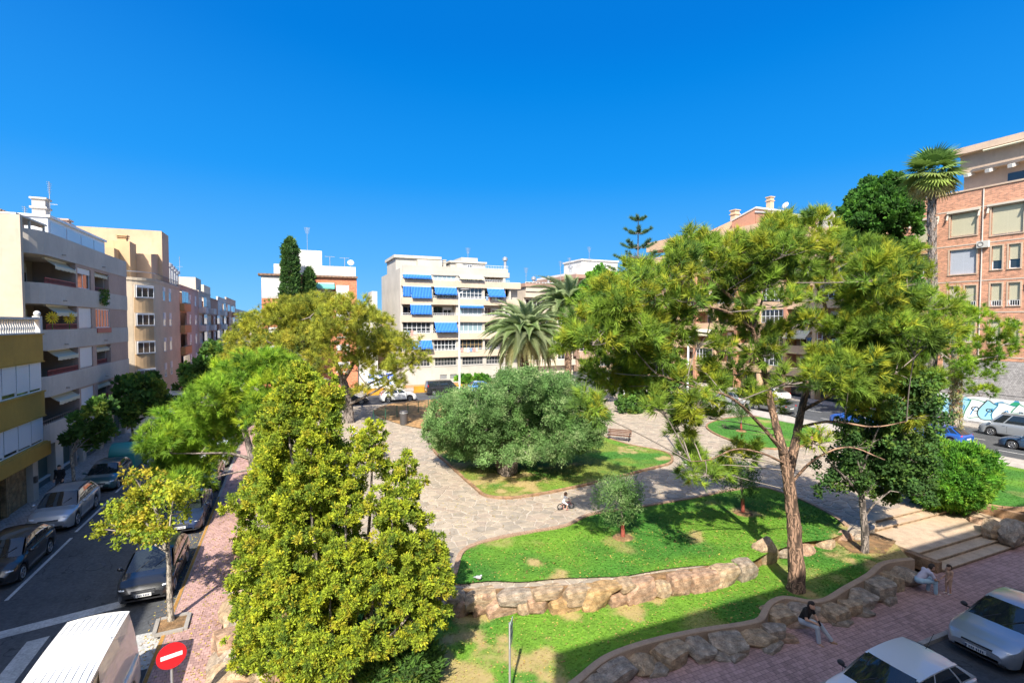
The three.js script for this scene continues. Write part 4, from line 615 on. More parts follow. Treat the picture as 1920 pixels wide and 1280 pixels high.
// --- orange terraced block and brick block along the right-hand street ---
{
  const b = thing('orange_block', 'peach and terracotta terraced block with sloping roof rooms behind the big pine', 'building', [59, .9, -75], -Math.PI / 2), Y0 = .9, W = 36.5;
  const mP = M('peachBlock', [.76, .52, .33], { map: 'plaster' }), mT = M('terraBlock', [.62, .31, .20], { map: 'plaster' });
  obj('core', [bb(0, W, 0, 20.4, -14, -1.9), bb(0, W, 20.4, 21.6, -14, -3.2)], mP, b);
  for (let f = 0; f < 7; f++) { const y = 2.6 + f * 2.85; obj('balcony_band', [bb(0, W, y, y + 1.05, -.2, 0), bb(0, W, y, y + .2, -1.9, -.2)], mP, b); }
  for (let k = 0; k < 10; k++) obj('pier', bb(k * 4.02, k * 4.02 + .45, 0, 20.4, -1.9, .04), k % 2 ? mT : mP, b);
  for (let f = 0; f < 6; f++) for (let k = 0; k < 9; k++) { const y = 3.7 + f * 2.85, x = k * 4.02 + .55, t = hash2(k, f, 4); if (t < .35) win(b, x, y, 3.3, 1.75, { rec: .1, cols: 5, rows: 2, sill: false, name: 'glazed_balcony' }); else win(b, x + .5, y - .9, 1.8, 2.3, { z: -1.85, rec: 0, sill: false, shut: .2, shutM: mShutWhite, name: 'balcony_door' }); if (t > .8) awning(b, x, y + 1.75, 3.2, .7, .8, mAwnCream); }
  for (let k = 0; k < 9; k++) win(b, k * 4.02 + .6, .2, 3.2, 2.2, { z: -.9, rec: 0, cols: 3, sill: false, frame: mDarkFrame, name: 'shop_window' });
  for (let k = 0; k < 9; k++) acUnit(b, k * 4.02 + 2.6, 4.6 + 2.85 * (k % 5), -1.85);
  obj('top_parapet', [bb(0, 14, 22.0, 23.6, -3.2, -.1), bb(14, 24, 21.6, 23.0, -3.2, -.1), bb(24, W, 19.4, 20.6, -3.4, -.1)], mP, b);
  for (let k = 0; k < 6; k++) obj('terrace_column', bb(8 + k * 4, 8.35 + k * 4, 20.6, 22, -.6, -.2), mT, b);
  const prism = (x0, x1, y0, ya, yb, z0, z1) => { const s = new THREE.Shape(); s.moveTo(x0, y0); s.lineTo(x1, y0); s.lineTo(x1, yb); s.lineTo(x0, ya); const g = new THREE.ExtrudeGeometry(s, { depth: z1 - z0, bevelEnabled: false }); g.translate(0, 0, z0); return g; };
  obj('roof_room', prism(10.5, 17.8, 22, 23.4, 24.8, -8, -2.2), mP, b); obj('terracotta_roof', prism(17.9, 22.0, 22, 24.4, 25.4, -8, -1.6), mT, b); obj('roof_trim', [bx(4.6, .22, 7, 20, 25.05, -5, 0, 0, .24)], mWhite, b); obj('terracotta_roof', prism(22.1, 26.4, 22, 24.8, 23.8, -8, -1.6), mT, b); obj('roof_trim', [bx(4.6, .22, 7, 24.3, 24.5, -5, 0, 0, -.23)], mWhite, b);
  obj('roof_room', prism(26.5, 31, 20.4, 23.4, 22.4, -8, -2), mP, b); obj('roof_trim', [bx(4.6, .2, 6.4, 28.8, 23.05, -5, 0, 0, -.22)], mWhite, b);
  const gs = new THREE.Shape(); gs.moveTo(31.2, 20.4); gs.lineTo(33.2, 20.4); gs.lineTo(33.2, 22.9); gs.quadraticCurveTo(31.6, 22.8, 31.2, 21.6); obj('curved_gable', new THREE.ExtrudeGeometry(gs, { depth: .4, bevelEnabled: false }).translate(0, 0, -2.2), mWhite, b); obj('red_roof', [prism(33.3, 35.4, 20.4, 21.8, 21.8, -7, -1.8), prism(35.4, 36.4, 20.4, 21.6, 20.5, -7, -1.8)], M('redRoof', [.62, .10, .10], { map: 'plaster' }), b);
  chimney(b, 16.2, 23.5, -4, .9, 3.0, mP); chimney(b, 21.6, 24.8, -5, .7, 2.6, mP); dish(b, 25.6, 24.6, -3, .5); cowl(b, 30, 22.5, -4, .8);
}
{
  const b = thing('brick_block', 'orange brick apartment block with cream penthouse above a graffiti wall', 'building', [58, .9, -34], -Math.PI / 2), Y0 = .9, W = 30;
  const mB = M('orangeBrick', [.98, .98, .98], { map: 'brick' }), mCr = M('creamTrim', [.70, .52, .38], { map: 'plaster' }), mGr = M('greyBrick', [.46, .44, .44], { map: 'paver' });
  const W_ = [];   // windows: u, y, w, h, cols, shutter
  const rowA = [[2.5, 17.3, 2.0, 2.1, .97], [5.7, 17.5, 2.05, 2.1, .97], [8.8, 17.2, 2.2, 2.5, .97], [12.6, 17.5, 2.05, 2.1, .97], [16, 17.3, 2.2, 2.3, .97], [20, 17.3, 2.2, 2.3, .9]];
  const rowB = [[2.3, 13.9, 2.3, 2.3, .1], [5.7, 13.95, 2.1, 2.3, 1.0], [8.9, 14.15, .75, 2.1, .62], [10.1, 14.15, .8, 2.1, .62], [12.6, 13.95, 2.1, 2.3, .6], [16, 14.1, .8, 2.1, .6], [17.4, 14.1, .8, 2.1, .6], [20, 14, 2.1, 2.2, .6]];
  const rowC = [[2.6, 10.85, .85, 2.0, .8], [4.0, 10.85, .85, 2, .8], [5.7, 10.9, .85, 1.95, .8], [7.0, 10.9, .85, 1.95, .78], [8.9, 10.9, .8, 2.0, .78], [10.15, 10.9, .8, 2.0, .75], [12.6, 10.9, .85, 2, .8], [14, 10.9, .85, 2, .8], [16, 10.9, .85, 2, .8], [17.4, 10.9, .85, 2, .8], [20, 10.9, .85, 2, .8]];
  const rowD = rowC.map(q => [q[0], q[1] - 3.3, q[2], q[3], .95]);
  const all = [...rowA, ...rowB, ...rowC, ...rowD];
  obj('wall', [wallHoles(1.6, W, 6.0, 21.6, all.map(q => q.slice(0, 4)), .35)], mB, b); obj('core', bb(1.62, W, 0, 21.5, -14, -.8), mDark, b); obj('end_wall', bb(1.3, 1.62, 0, 21.6, -14, 0), mB, b);
  all.forEach(([x, y, w, h, s], i) => { const m = win(b, x, y, w, h, { rec: .16, cols: w > 1.5 ? 2 : 1, rows: w > 1.5 && s < .5 ? 2 : 1, shut: s, shutM: (i === 7) ? M('shutterBlueGrey', [.52, .55, .62]) : mShutCream, sillM: mCr, bars: i >= rowA.length + rowB.length && w < 1 }); obj('surround', [bb(-.12, 0, -.1, h + .1, .1, .19), bb(w, w + .12, -.1, h + .1, .1, .19), bb(0, w, h, h + .1, .1, .19)], mCr, m); if (i < rowA.length) obj('shade_box', [bb(-.25, w + .25, h + .12, h + .3, .16, .36), bx(.12, .6, .1, -.2, h - .2, .3, 0, -.35), bx(.12, .6, .1, w + .2, h - .2, .3, 0, -.35)], M('shadeBox', [.55, .50, .42]), m); });
  for (const y of [10.3, 13.2, 16.6, 19.9, 6.3]) obj('string_course', bb(1.6, W, y, y + .09, 0, .025), M('courseCream', [.70, .60, .50], { map: 'plaster' }), b);
  obj('coping', bb(1.2, W, 21.6, 21.75, -.4, .08), mCr, b);
  for (const [x, y] of [[7.9, 16.2], [11.6, 12.6], [3.2, 13.0], [15, 16.2]]) acUnit(b, x, y, 0);
  obj('down_pipe', [bar(V(8.2, 6, .06), V(8.2, 21.5, .06), .05), bar(V(12.1, 6, .06), V(12.1, 21.5, .06), .05)].slice(0, 1), M('pipeGrey', [.5, .46, .42]), b);
  const ph = obj('penthouse', [bb(5.9, W, 21.6, 23.5, -10, -1.6), bb(5.9, W, 23.5, 25.6, -10, -.9), bb(5.6, W, 25.2, 25.8, -10, -.2)], mCr, b);
  for (let k = 0; k < 12; k++) obj('pergola_beam', bx(.34, .3, 1.3, 6.6 + k * 1.6, 23.35, -1.0, 0, .28), mWhite, ph);
  for (let k = 0; k < 8; k++) obj('penthouse_window', bb(9.2 + k * 1.4, 10.5 + k * 1.4, 21.9, 22.8, -1.6, -1.55), mGlass, ph);
  obj('awning_roll', [bar(V(8, 25.0, -.1), V(18, 25.0, -.1), .1, 8)], mAwnCream, ph); obj('roof_box', bb(1.4, 2.4, 21.75, 22.6, -2, -1), mCr, b);
  // ground floor: grey brick with graffiti
  obj('ground_floor', [bb(1.6, W, 3.0, 6.0, -.8, -.02), bb(1.6, W, 0, 3.0, -.8, -.05)], mGr, b);
  for (const x of [4.6, 14]) obj('brick_pier', bb(x, x + .8, 2.9, 6.0, -.02, .1), mB, b);
  win(b, 12.5, 3.8, 1.4, 1.3, { rec: -.04, cols: 2 });
  const cv = document.createElement('canvas'); cv.width = 1024; cv.height = 160; const c = cv.getContext('2d'), R = rng(8);
  c.fillStyle = '#d8dbdc'; c.fillRect(0, 0, 1024, 160); c.lineJoin = 'round';
  for (let k = 0; k < 40; k++) { c.fillStyle = ['#2f9b74', '#9fd0d8', '#3f8fc0', '#e9eef0'][Math.floor(R() * 4)]; c.beginPath(); c.ellipse(R() * 1024, 20 + R() * 50, 14 + R() * 30, 8 + R() * 14, R() * 3, 0, 6.3); c.fill(); }
  for (let k = 0; k < 21; k++) { const x = 24 + k * 50, q = () => (R() - .5) * 26; c.fillStyle = ['#e6ecee', '#9ccfe0', '#dfe9ea', '#7fc3b0', '#cfe6ee'].slice(0, 4)[Math.floor(R() * 4)]; c.beginPath(); c.moveTo(x - 30 + q(), 140); c.bezierCurveTo(x - 50 + q(), 90 + q(), x - 30 + q(), 60, x - 16 + q(), 24 + q()); c.bezierCurveTo(x + q(), 10, x + 20 + q(), 50 + q(), x + 34 + q(), 26 + q() * .6); c.bezierCurveTo(x + 52 + q(), 70 + q(), x + 20 + q(), 100, x + 38 + q(), 144); c.bezierCurveTo(x + 8, 120 + q(), x - 8, 152, x - 30, 140); c.fill(); c.lineWidth = 4; c.strokeStyle = ['#10141a', '#1b6f8f', '#1d7a58'][k % 3]; c.stroke(); c.lineWidth = 4; c.strokeStyle = '#2179b5'; c.beginPath(); c.moveTo(x - 18 + q(), 120); c.bezierCurveTo(x + q(), 40, x + 24 + q(), 60, x + q(), 110); c.stroke(); c.lineWidth = 4; c.strokeStyle = '#10141a'; c.beginPath(); c.arc(x + q() * .6, 80 + q(), 9 + R() * 8, R() * 6, R() * 6 + 4); c.stroke(); }
  const gt = new THREE.CanvasTexture(cv); gt.colorSpace = THREE.SRGBColorSpace; const gm = new THREE.MeshStandardMaterial({ map: gt, roughness: .8 }); gm.name = 'graffitiPaint';
  const gp = new THREE.PlaneGeometry(22, 2.3); gp.translate(13.2, 1.45, -.03); const gf = obj('graffiti', gp, gm, b, true); gf.userData.label = 'white, green and blue bubble letter graffiti with black outlines';
}
// ---------- trees and plants ----------
function leafMat(key, tr = .3) { return M(key, [1, 1, 1], { phys: true, roughness: .9, transmission: tr, thickness: 0, side: THREE.DoubleSide, specularIntensity: .25 }); }
const mLeaf = leafMat('foliage', .4);
function triGeo(pos) { const g = new THREE.BufferGeometry(); g.setAttribute('position', new THREE.Float32BufferAttribute(pos, 3)); g.computeVertexNormals(); return g; }
const onSphere = (R) => { const z = R() * 2 - 1, a = R() * 6.2832, s = Math.sqrt(1 - z * z); return V(s * Math.cos(a), z, s * Math.sin(a)); };
function needleTuft(seed, n, len, w, spread) { // needles bursting from a short shoot that points up (+y)
  const R = rng(seed), p = []; for (let i = 0; i < n; i++) { const t = R(), d = onSphere(R).multiplyScalar(spread); d.y += .55 + t * .5; d.normalize(); const b = V((R() - .5) * .03, -.06 + t * .14, (R() - .5) * .03), s = d.clone().cross(onSphere(R)).normalize().multiplyScalar(w), e = b.clone().addScaledVector(d, len * (.65 + R() * .5)); p.push(b.x - s.x, b.y - s.y, b.z - s.z, b.x + s.x, b.y + s.y, b.z + s.z, e.x, e.y, e.z); } return triGeo(p);
}
function leafCluster(seed, n, rad, L, w, up = .2) { // small pointed leaves scattered round a twig
  const R = rng(seed), p = []; for (let i = 0; i < n; i++) { const c = onSphere(R).multiplyScalar(rad * Math.cbrt(R())), d = onSphere(R); d.y += up; d.normalize(); const s = d.clone().cross(onSphere(R)).normalize(), nn = d.clone().cross(s), l = L * (.7 + R() * .6), m = c.clone().addScaledVector(d, l * .45).addScaledVector(nn, l * .06), e = c.clone().addScaledVector(d, l), a = m.clone().addScaledVector(s, w), b = m.clone().addScaledVector(s, -w); p.push(...c.toArray(), ...a.toArray(), ...e.toArray(), ...c.toArray(), ...e.toArray(), ...b.toArray()); } return triGeo(p);
}
function scaleSpray(seed) { // upright scaly spray of a cypress: short forked fingers
  const R = rng(seed), p = []; for (let i = 0; i < 18; i++) { const a = R() * 6.28, t = R(), d = V(Math.cos(a) * (.4 + .7 * R()), .25 + R() * .8, Math.sin(a) * (.4 + .7 * R())).normalize(), b = V(Math.cos(a) * .03, t * .08 - .04, Math.sin(a) * .03), s = d.clone().cross(onSphere(R)).normalize().multiplyScalar(.021), l = .06 + R() * .065, m = b.clone().addScaledVector(d, l * .6), e = b.clone().addScaledVector(d, l); p.push(...b.toArray(), ...m.clone().add(s).toArray(), ...e.toArray(), ...b.toArray(), ...e.toArray(), ...m.clone().sub(s).toArray()); } return triGeo(p);
}
const TUFT = { pine: needleTuft(3, 24, .29, .0125, .8), pineFar: needleTuft(4, 24, .42, .022, .85), spray: scaleSpray(5), olive: leafCluster(6, 16, .17, .13, .02), broad: leafCluster(7, 10, .17, .16, .055), broadFar: leafCluster(8, 9, .3, .32, .12), oleander: leafCluster(9, 12, .14, .24, .028, .9), thin: leafCluster(10, 9, .2, .12, .016), tiny: leafCluster(11, 12, .12, .10, .035) };
function crown(parent, geo, items, base, name = 'crown', mat = mLeaf) { // items: {p, up, s, c}
  const im = new THREE.InstancedMesh(geo, mat, items.length), m = new THREE.Matrix4(), q = new THREE.Quaternion(), q2 = new THREE.Quaternion(), y = V(0, 1, 0), col = new Float32Array(items.length * 3);
  items.forEach((it, i) => { q.setFromUnitVectors(y, it.up); q2.setFromAxisAngle(y, it.a); q.multiply(q2); m.compose(it.p.clone().sub(base), q, V(it.s, it.s, it.s)); im.setMatrixAt(i, m); col[i * 3] = it.c[0]; col[i * 3 + 1] = it.c[1]; col[i * 3 + 2] = it.c[2]; });
  im.instanceColor = new THREE.InstancedBufferAttribute(col, 3); im.name = name; im.userData.kind = 'stuff'; im.castShadow = im.receiveShadow = true; parent.add(im); return im;
}
// foliage pads: points through ellipsoids, more towards the skin and the upper side
function fillPuff(out, R, c, rx, ry, rz, n, o) { // small bunches of shoots, each bunch pointing out from its own middle
  const per = o.per ?? 11, nc = Math.max(3, Math.round(n / per)), cr = o.bunch ?? .3, grow = o.grow ?? 1.12;
  for (let j = 0; j < nc; j++) {
    const d = onSphere(R); if (d.y < -.3 && R() < (o.thin ?? .6)) continue;
    const k = grow * lerp(1, Math.cbrt(R()), o.fill ?? .75) * (.7 + .55 * fbm(d.x * 2.2 + c.x, d.z * 2.2 + d.y * 2 + c.z, 2, 5)), b = V(c.x + d.x * rx * k, c.y + d.y * ry * k, c.z + d.z * rz * k), bs = cr * (.6 + R() * .8), tone = R(), bf = .72 + R() * .5;
    if (o.gaps && fbm(b.x * .9 + b.z * .35, b.y * 1.1 - b.z * .6, 2, 17) < o.gaps) continue;
    const pal = o.pal, ci = pal[Math.floor(tone * tone * pal.length)], cj = pal[Math.floor(R() * pal.length)];
    for (let i = 0; i < per; i++) {
      const q = onSphere(R), p = b.clone().addScaledVector(q, bs * (.5 + .5 * R())); p.y += bs * .25;
      const up = q.clone().multiplyScalar(.8).addScaledVector(d, o.out ?? .5); up.y += o.up ?? .55; up.normalize();
      const f = bf * (.85 + R() * .3), cc = R() < .75 ? ci : cj; out.push({ p, up, a: R() * 6.28, s: (o.size ?? 1) * (.7 + R() * .6), c: [cc[0] * f, cc[1] * f, cc[2] * f] });
    }
  }
}
const mBark = M('barkGrey', [.36, .30, .26], { map: 'bark', bump: 'bark', bs: .02 }), mBarkBrown = M('barkBrown', [.42, .26, .17], { map: 'bark', bump: 'bark', bs: .03 }), mBarkPale = M('barkPale', [.52, .46, .38], { map: 'bark' }), mTwig = M('twigGrey', [.25, .21, .18], {});
function nearest(limbs, p) { let best = null, bd = 1e9; for (const l of limbs) for (const q of l) { const d = q.distanceTo(p) + Math.max(0, q.y - p.y) * 1.5; if (d < bd) { bd = d; best = q; } } return best; }
// o: base, limbs [[points, r0, r1]], puffs [[centre, rx, ry, rz]], density, palette, tuft, bark
function plant(name, label, cat, o) {
  const g = thing(name, label, cat, o.base, 0, o.group), R = rng(o.seed || 1), items = [], twigs = [], B = o.base;
  const off = (l) => l.map(p => p.clone().sub(B));
  if (o.limbs) { const tr = o.limbs.map(([pts, a, b], i) => limb(off(pts), a, b, i === 0 ? 10 : 7, pts.length * 5, i === 0 ? .1 : .08, i + 3)); obj('trunk', tr, o.bark || mBark, g, true); }
  const dense = o.limbs ? o.limbs.map(([pts]) => new THREE.CatmullRomCurve3(pts).getPoints(pts.length * 4).slice(3)) : [];
  for (const [c, rx, ry = rx * .75, rz = rx] of o.puffs) {
    const area = 4 * Math.PI * Math.pow((Math.pow(rx * ry, 1.6) + Math.pow(rx * rz, 1.6) + Math.pow(ry * rz, 1.6)) / 3, 1 / 1.6);
    fillPuff(items, R, c, rx, ry, rz, Math.round(area * o.density), o);
    if (dense.length && o.twigs !== 0) {
      const s = nearest(dense, c), root = s.clone().lerp(c, .0), mid = s.clone().lerp(c, .55); mid.y += (R() - .6) * .3 * rx; mid.x += (R() - .5) * .3 * rx;
      const end = c.clone(); end.y -= ry * .25; twigs.push(limb(off([root, mid, end]), o.tw ? o.tw * 1.6 : .05, o.tw || .02, 5, 6, .05, 3));
      for (let k = 0; k < (o.twigs ?? 5); k++) { const d = onSphere(R); d.y = Math.abs(d.y) * .6 - .1; const e = V(c.x + d.x * rx * .95, c.y + d.y * ry * .9, c.z + d.z * rz * .95), m = end.clone().lerp(e, .5); m.y -= .08 * rx; twigs.push(limb(off([end.clone().lerp(mid, R() * .5), m, e]), (o.tw || .02) * .9, (o.tw || .02) * .3, 4, 4, 0, 2)); }
    }
  }
  if (twigs.length) { const t = obj('branches', twigs, o.twigM || mTwig, g, true); t.userData.kind = 'stuff'; }
  crown(g, o.tuft, items, B); return g;
}
const pal = {
  pine: [[.245, .37, .042], [.18, .30, .042], [.35, .43, .038], [.42, .44, .04], [.11, .205, .036]],
  pineBright: [[.28, .45, .036], [.21, .375, .036], [.39, .50, .032], [.14, .28, .03]],
  pineOlive: [[.37, .40, .048], [.45, .45, .046], [.285, .325, .044], [.49, .445, .05], [.20, .255, .04]],
  thuja: [[.355, .435, .034], [.25, .345, .034], [.475, .52, .032], [.155, .245, .03], [.51, .48, .042]],
  olive: [[.155, .29, .085], [.215, .36, .12], [.11, .225, .055], [.31, .42, .17]],
  dark: [[.073, .165, .040], [.099, .205, .037], [.053, .119, .032], [.145, .238, .040]],
  street: [[.092, .198, .037], [.125, .251, .040], [.066, .145, .032], [.211, .290, .040]],
  yellow: [[.38, .43, .035], [.29, .38, .035], [.47, .46, .035], [.20, .30, .035], [.50, .42, .045]],
  bush: [[.112, .310, .032], [.158, .383, .032], [.079, .224, .029], [.251, .436, .040]],
  cypress: [[.073, .158, .040], [.106, .205, .040], [.053, .119, .032], [.158, .238, .046]],
  ficus: [[.073, .198, .026], [.106, .251, .026], [.053, .145, .024]],
};
const P3 = (dep, list) => list.map(([x, y, d = 0]) => AD(x, y, dep + d));
const puffsAt = (dep, seed, list, zj = 1, flat = .72) => { const R = rng(seed); return list.map(([x, y, r, d]) => { const D = dep + (d ?? (R() - .5) * 2 * zj), m = r * D / FPX; return [AD(x, y, D), m, m * flat, m * (.9 + R() * .3)]; }); };

// the big Aleppo pine over the lawn
{
  const B = G(1492, 1106, .42), D = depthOf(B);
  const L = (list) => P3(D, list);
  plant('pine_tree', 'big spreading pine with a bare brown trunk forking over the lawns', 'tree', {
    base: B, seed: 11, tuft: TUFT.pine, density: 33, gaps: .372, pal: pal.pine, bunch: .26, per: 9, bark: mBarkBrown, size: 1.1, twigs: 13, tw: .015, fill: .9, thin: .55,
    limbs: [[[B.clone().add(V(0, -.25, 0)), ...L([[1493, 1080], [1490, 1010], [1484, 940], [1476, 880], [1468, 840, .1]])], .33, .16],
      [L([[1470, 850], [1456, 800, .2], [1444, 750, .3], [1432, 690, .2], [1412, 620, 0], [1388, 575, -.3], [1345, 535, -.6], [1300, 500, -.8]]), .17, .04],
      [L([[1478, 890], [1492, 830, .8], [1503, 770, 1.5], [1522, 700, 1.9], [1546, 640, 2.1], [1550, 585, 2.2], [1530, 530, 2.0], [1500, 480, 1.6]]), .19, .04],
      [L([[1412, 620], [1375, 590, -.5], [1320, 575, -1.2], [1250, 588, -1.8], [1150, 606, -2.2]]), .085, .02],
      [L([[1432, 690], [1395, 655, .8], [1350, 630, 1.6], [1290, 620, 2.2], [1230, 600, 2.6]]), .075, .02],
      [L([[1468, 845], [1425, 795, -.4], [1370, 745, -.9], [1300, 725, -1.3], [1230, 700, -1.6]]), .085, .02],
      [L([[1546, 640, 2.1], [1600, 612, 1.8], [1650, 600, 1.4], [1705, 575, 1]]), .08, .02],
      [L([[1503, 770, 1.5], [1560, 740, 1.8], [1610, 715, 1.6], [1680, 700, 1.0]]), .08, .02],
      [L([[1474, 870], [1430, 850, -.6], [1380, 842, -1], [1330, 862, -1.4], [1295, 865, -1.6]]), .05, .015],
      [L([[1412, 620], [1430, 560, .5], [1440, 500, .8], [1445, 455, .9]]), .05, .015],
      [L([[1345, 535, -.6], [1330, 500, .2], [1315, 470, .6]]), .05, .02], [L([[1484, 905], [1530, 860, -.5], [1590, 838, -.9], [1660, 862, -1.2]]), .06, .015], [L([[1500, 800, 1.4], [1560, 790, .3], [1640, 800, -.4], [1700, 790, -.6]]), .06, .015]],
    puffs: puffsAt(D, 21, [[1310, 470, 45], [1252, 500, 42], [1370, 482, 45], [1440, 450, 48, .9], [1500, 440, 52, 1.2], [1556, 470, 45, 1.5], [1612, 474, 40], [1480, 505, 40], [1405, 520, 38], [1540, 535, 42, 2], [1640, 520, 45], [1695, 525, 48], [1735, 572, 45], [1680, 590, 48], [1622, 570, 38, 1.8], [1752, 630, 36], [1690, 640, 48], [1640, 655, 46], [1595, 705, 50], [1550, 722, 42], [1528, 688, 26], [1680, 700, 48], [1722, 715, 38], [1640, 745, 40], [1700, 775, 34],
      [1228, 540, 45], [1172, 560, 46], [1122, 562, 38], [1100, 612, 42], [1082, 650, 32], [1150, 640, 45], [1212, 620, 42], [1262, 600, 36], [1132, 690, 38], [1152, 718, 36], [1190, 700, 34], [1232, 672, 40], [1290, 560, 34], [1338, 560, 28], [1420, 632, 30], [1440, 662, 26], [1352, 655, 24], [1272, 728, 40], [1302, 758, 36], [1262, 780, 32], [1332, 722, 30], [1290, 808, 28], [1288, 868, 34], [1322, 890, 28], [1392, 850, 28], [1352, 882, 20], [1110, 768, 26], [1280, 520, 30], [1460, 570, 26], [1520, 600, 24], [1590, 620, 28], [1530, 830, 16], [1200, 480, 24], [1340, 430, 22], [1480, 715, 22], [1400, 745, 22], [1320, 690, 24], [1380, 700, 20], [1450, 760, 18], [1200, 520, 40], [1150, 580, 44], [1180, 630, 44], [1110, 640, 40], [1250, 560, 40], [1245, 640, 36], [1290, 500, 40], [1340, 500, 38], [1420, 480, 40], [1470, 470, 42], [1530, 500, 44], [1590, 520, 42], [1650, 560, 44], [1660, 620, 46], [1720, 640, 40], [1620, 620, 36], [1660, 480, 30], [1700, 480, 26], [1560, 680, 34], [1620, 690, 44], [1360, 600, 26], [1400, 580, 24], [1470, 620, 24], [1310, 640, 28], [1500, 560, 28], [1340, 520, 30], [1380, 540, 26], [1440, 530, 26], [1250, 690, 34], [1200, 660, 34], [1330, 780, 24], [1240, 760, 28], [1360, 800, 18], [1300, 840, 24]], 2.4, .74) });
}
// bright pine by the narrow pavement
{
  const B = G(478, 945, .85), D = depthOf(B);
  plant('pine_tree', 'bright green bushy pine leaning over the parked cars', 'tree', { base: B, seed: 12, tuft: TUFT.pine, density: 26, pal: pal.pineBright, bunch: .36, size: 1.3, twigs: 4, tw: .025, fill: .7,
    limbs: [[[B.clone().add(V(0, -.3, 0)), ...P3(D, [[476, 900], [470, 850], [455, 800], [440, 760]])], .25, .1], [P3(D, [[470, 860], [430, 850], [380, 850, -.5], [320, 850, -.8]]), .1, .03], [P3(D, [[455, 800], [490, 750], [505, 710]]), .1, .03], [P3(D, [[472, 880], [420, 890, .6], [370, 905, .6]]), .06, .02]],
    puffs: puffsAt(D, 31, [[490, 700, 44], [440, 712, 44], [525, 740, 44], [400, 752, 44], [352, 790, 42], [312, 830, 36], [304, 868, 26], [345, 840, 40], [392, 800, 44], [440, 770, 44], [482, 790, 38], [520, 692, 28], [372, 868, 32], [332, 888, 24], [345, 912, 26], [420, 835, 26], [500, 770, 40], [380, 900, 18]], 1.6) });
}
// broad umbrella pine
{
  const B = G(655, 792, PLZ), D = depthOf(B);
  plant('pine_tree', 'olive yellow umbrella pine with a wide domed crown before the white block', 'tree', { base: B, seed: 13, tuft: TUFT.pineFar, density: 13, bunch: .6, pal: pal.pineOlive, size: 1.0, twigs: 5, tw: .035, fill: .6,
    limbs: [[[B.clone().add(V(0, -.3, 0)), ...P3(D, [[652, 760], [648, 730], [640, 705]])], .5, .32], [P3(D, [[645, 715], [600, 690, -1], [550, 660, -1.5], [500, 640, -2]]), .25, .06], [P3(D, [[642, 708], [620, 660], [600, 620, .5], [580, 595, .5]]), .25, .06], [P3(D, [[645, 710], [675, 660], [700, 620, .4], [715, 610]]), .22, .06], [P3(D, [[648, 735], [690, 720, -1.5], [735, 700, -2.5], [780, 672, -3]]), .16, .04], [P3(D, [[650, 760], [700, 735, -2], [735, 712, -2.4], [770, 690, -2.8]]), .14, .04], [P3(D, [[648, 720], [560, 700, 2], [490, 680, 3]]), .18, .05]],
    puffs: puffsAt(D, 41, [[470, 642, 36], [510, 612, 42], [560, 592, 46], [612, 584, 46], [662, 592, 46], [702, 612, 40], [728, 642, 34], [700, 662, 34], [640, 632, 44], [582, 632, 44], [522, 655, 40], [474, 682, 34], [620, 680, 30], [682, 690, 30], [560, 690, 34], [776, 650, 22, D * 0 - 3], [766, 690, 24, -2.8], [750, 720, 18, -2.4], [800, 670, 12, -3], [735, 700, 18, -2.4], [690, 735, 16, -2]].map(q => [q[0] - 12, q[1], q[2], q[3]]), 5, .6) });
}
// pine with ivy on its trunk beside the street
{
  const B = G(1793, 832, .95), D = depthOf(B);
  const g = plant('pine_tree', 'tall pine with ivy round its pale trunk beside the parked blue car', 'tree', { base: B, seed: 14, tuft: TUFT.pineFar, density: 11, pal: pal.pineBright, size: .8, twigs: 5, tw: .03, fill: .65, bark: mBarkPale,
    limbs: [[[B.clone().add(V(0, -.2, 0)), ...P3(D, [[1793, 780], [1791, 720], [1790, 660], [1792, 620]])], .26, .14], [P3(D, [[1790, 690], [1830, 675], [1870, 668]]), .1, .03], [P3(D, [[1790, 680], [1760, 660], [1735, 650]]), .1, .03], [P3(D, [[1791, 700], [1745, 700, -1], [1715, 705, -1.4]]), .06, .02]],
    puffs: puffsAt(D, 51, [[1745, 600, 34], [1800, 600, 36], [1848, 612, 36], [1885, 640, 30], [1822, 660, 38], [1762, 668, 36], [1872, 688, 28], [1785, 640, 36], [1842, 738, 22], [1830, 705, 26], [1905, 655, 18], [1720, 660, 26], [1765, 570, 24], [1740, 640, 30]], 2) });
  const it = [], R = rng(3), tr = new THREE.CatmullRomCurve3(P3(D, [[1793, 800], [1792, 720], [1791, 670]])); for (let k = 0; k < 700; k++) { const t = R(), p = tr.getPoint(t), d = onSphere(R); d.y *= .3; it.push({ p: p.addScaledVector(d.normalize(), .3 + R() * .12), up: d, a: R() * 6, s: .7 + R() * .5, c: [.42 * (.6 + R() * .6), .40 * (.6 + R() * .6), .16] }); } crown(g, TUFT.tiny, it, B, 'ivy');
}
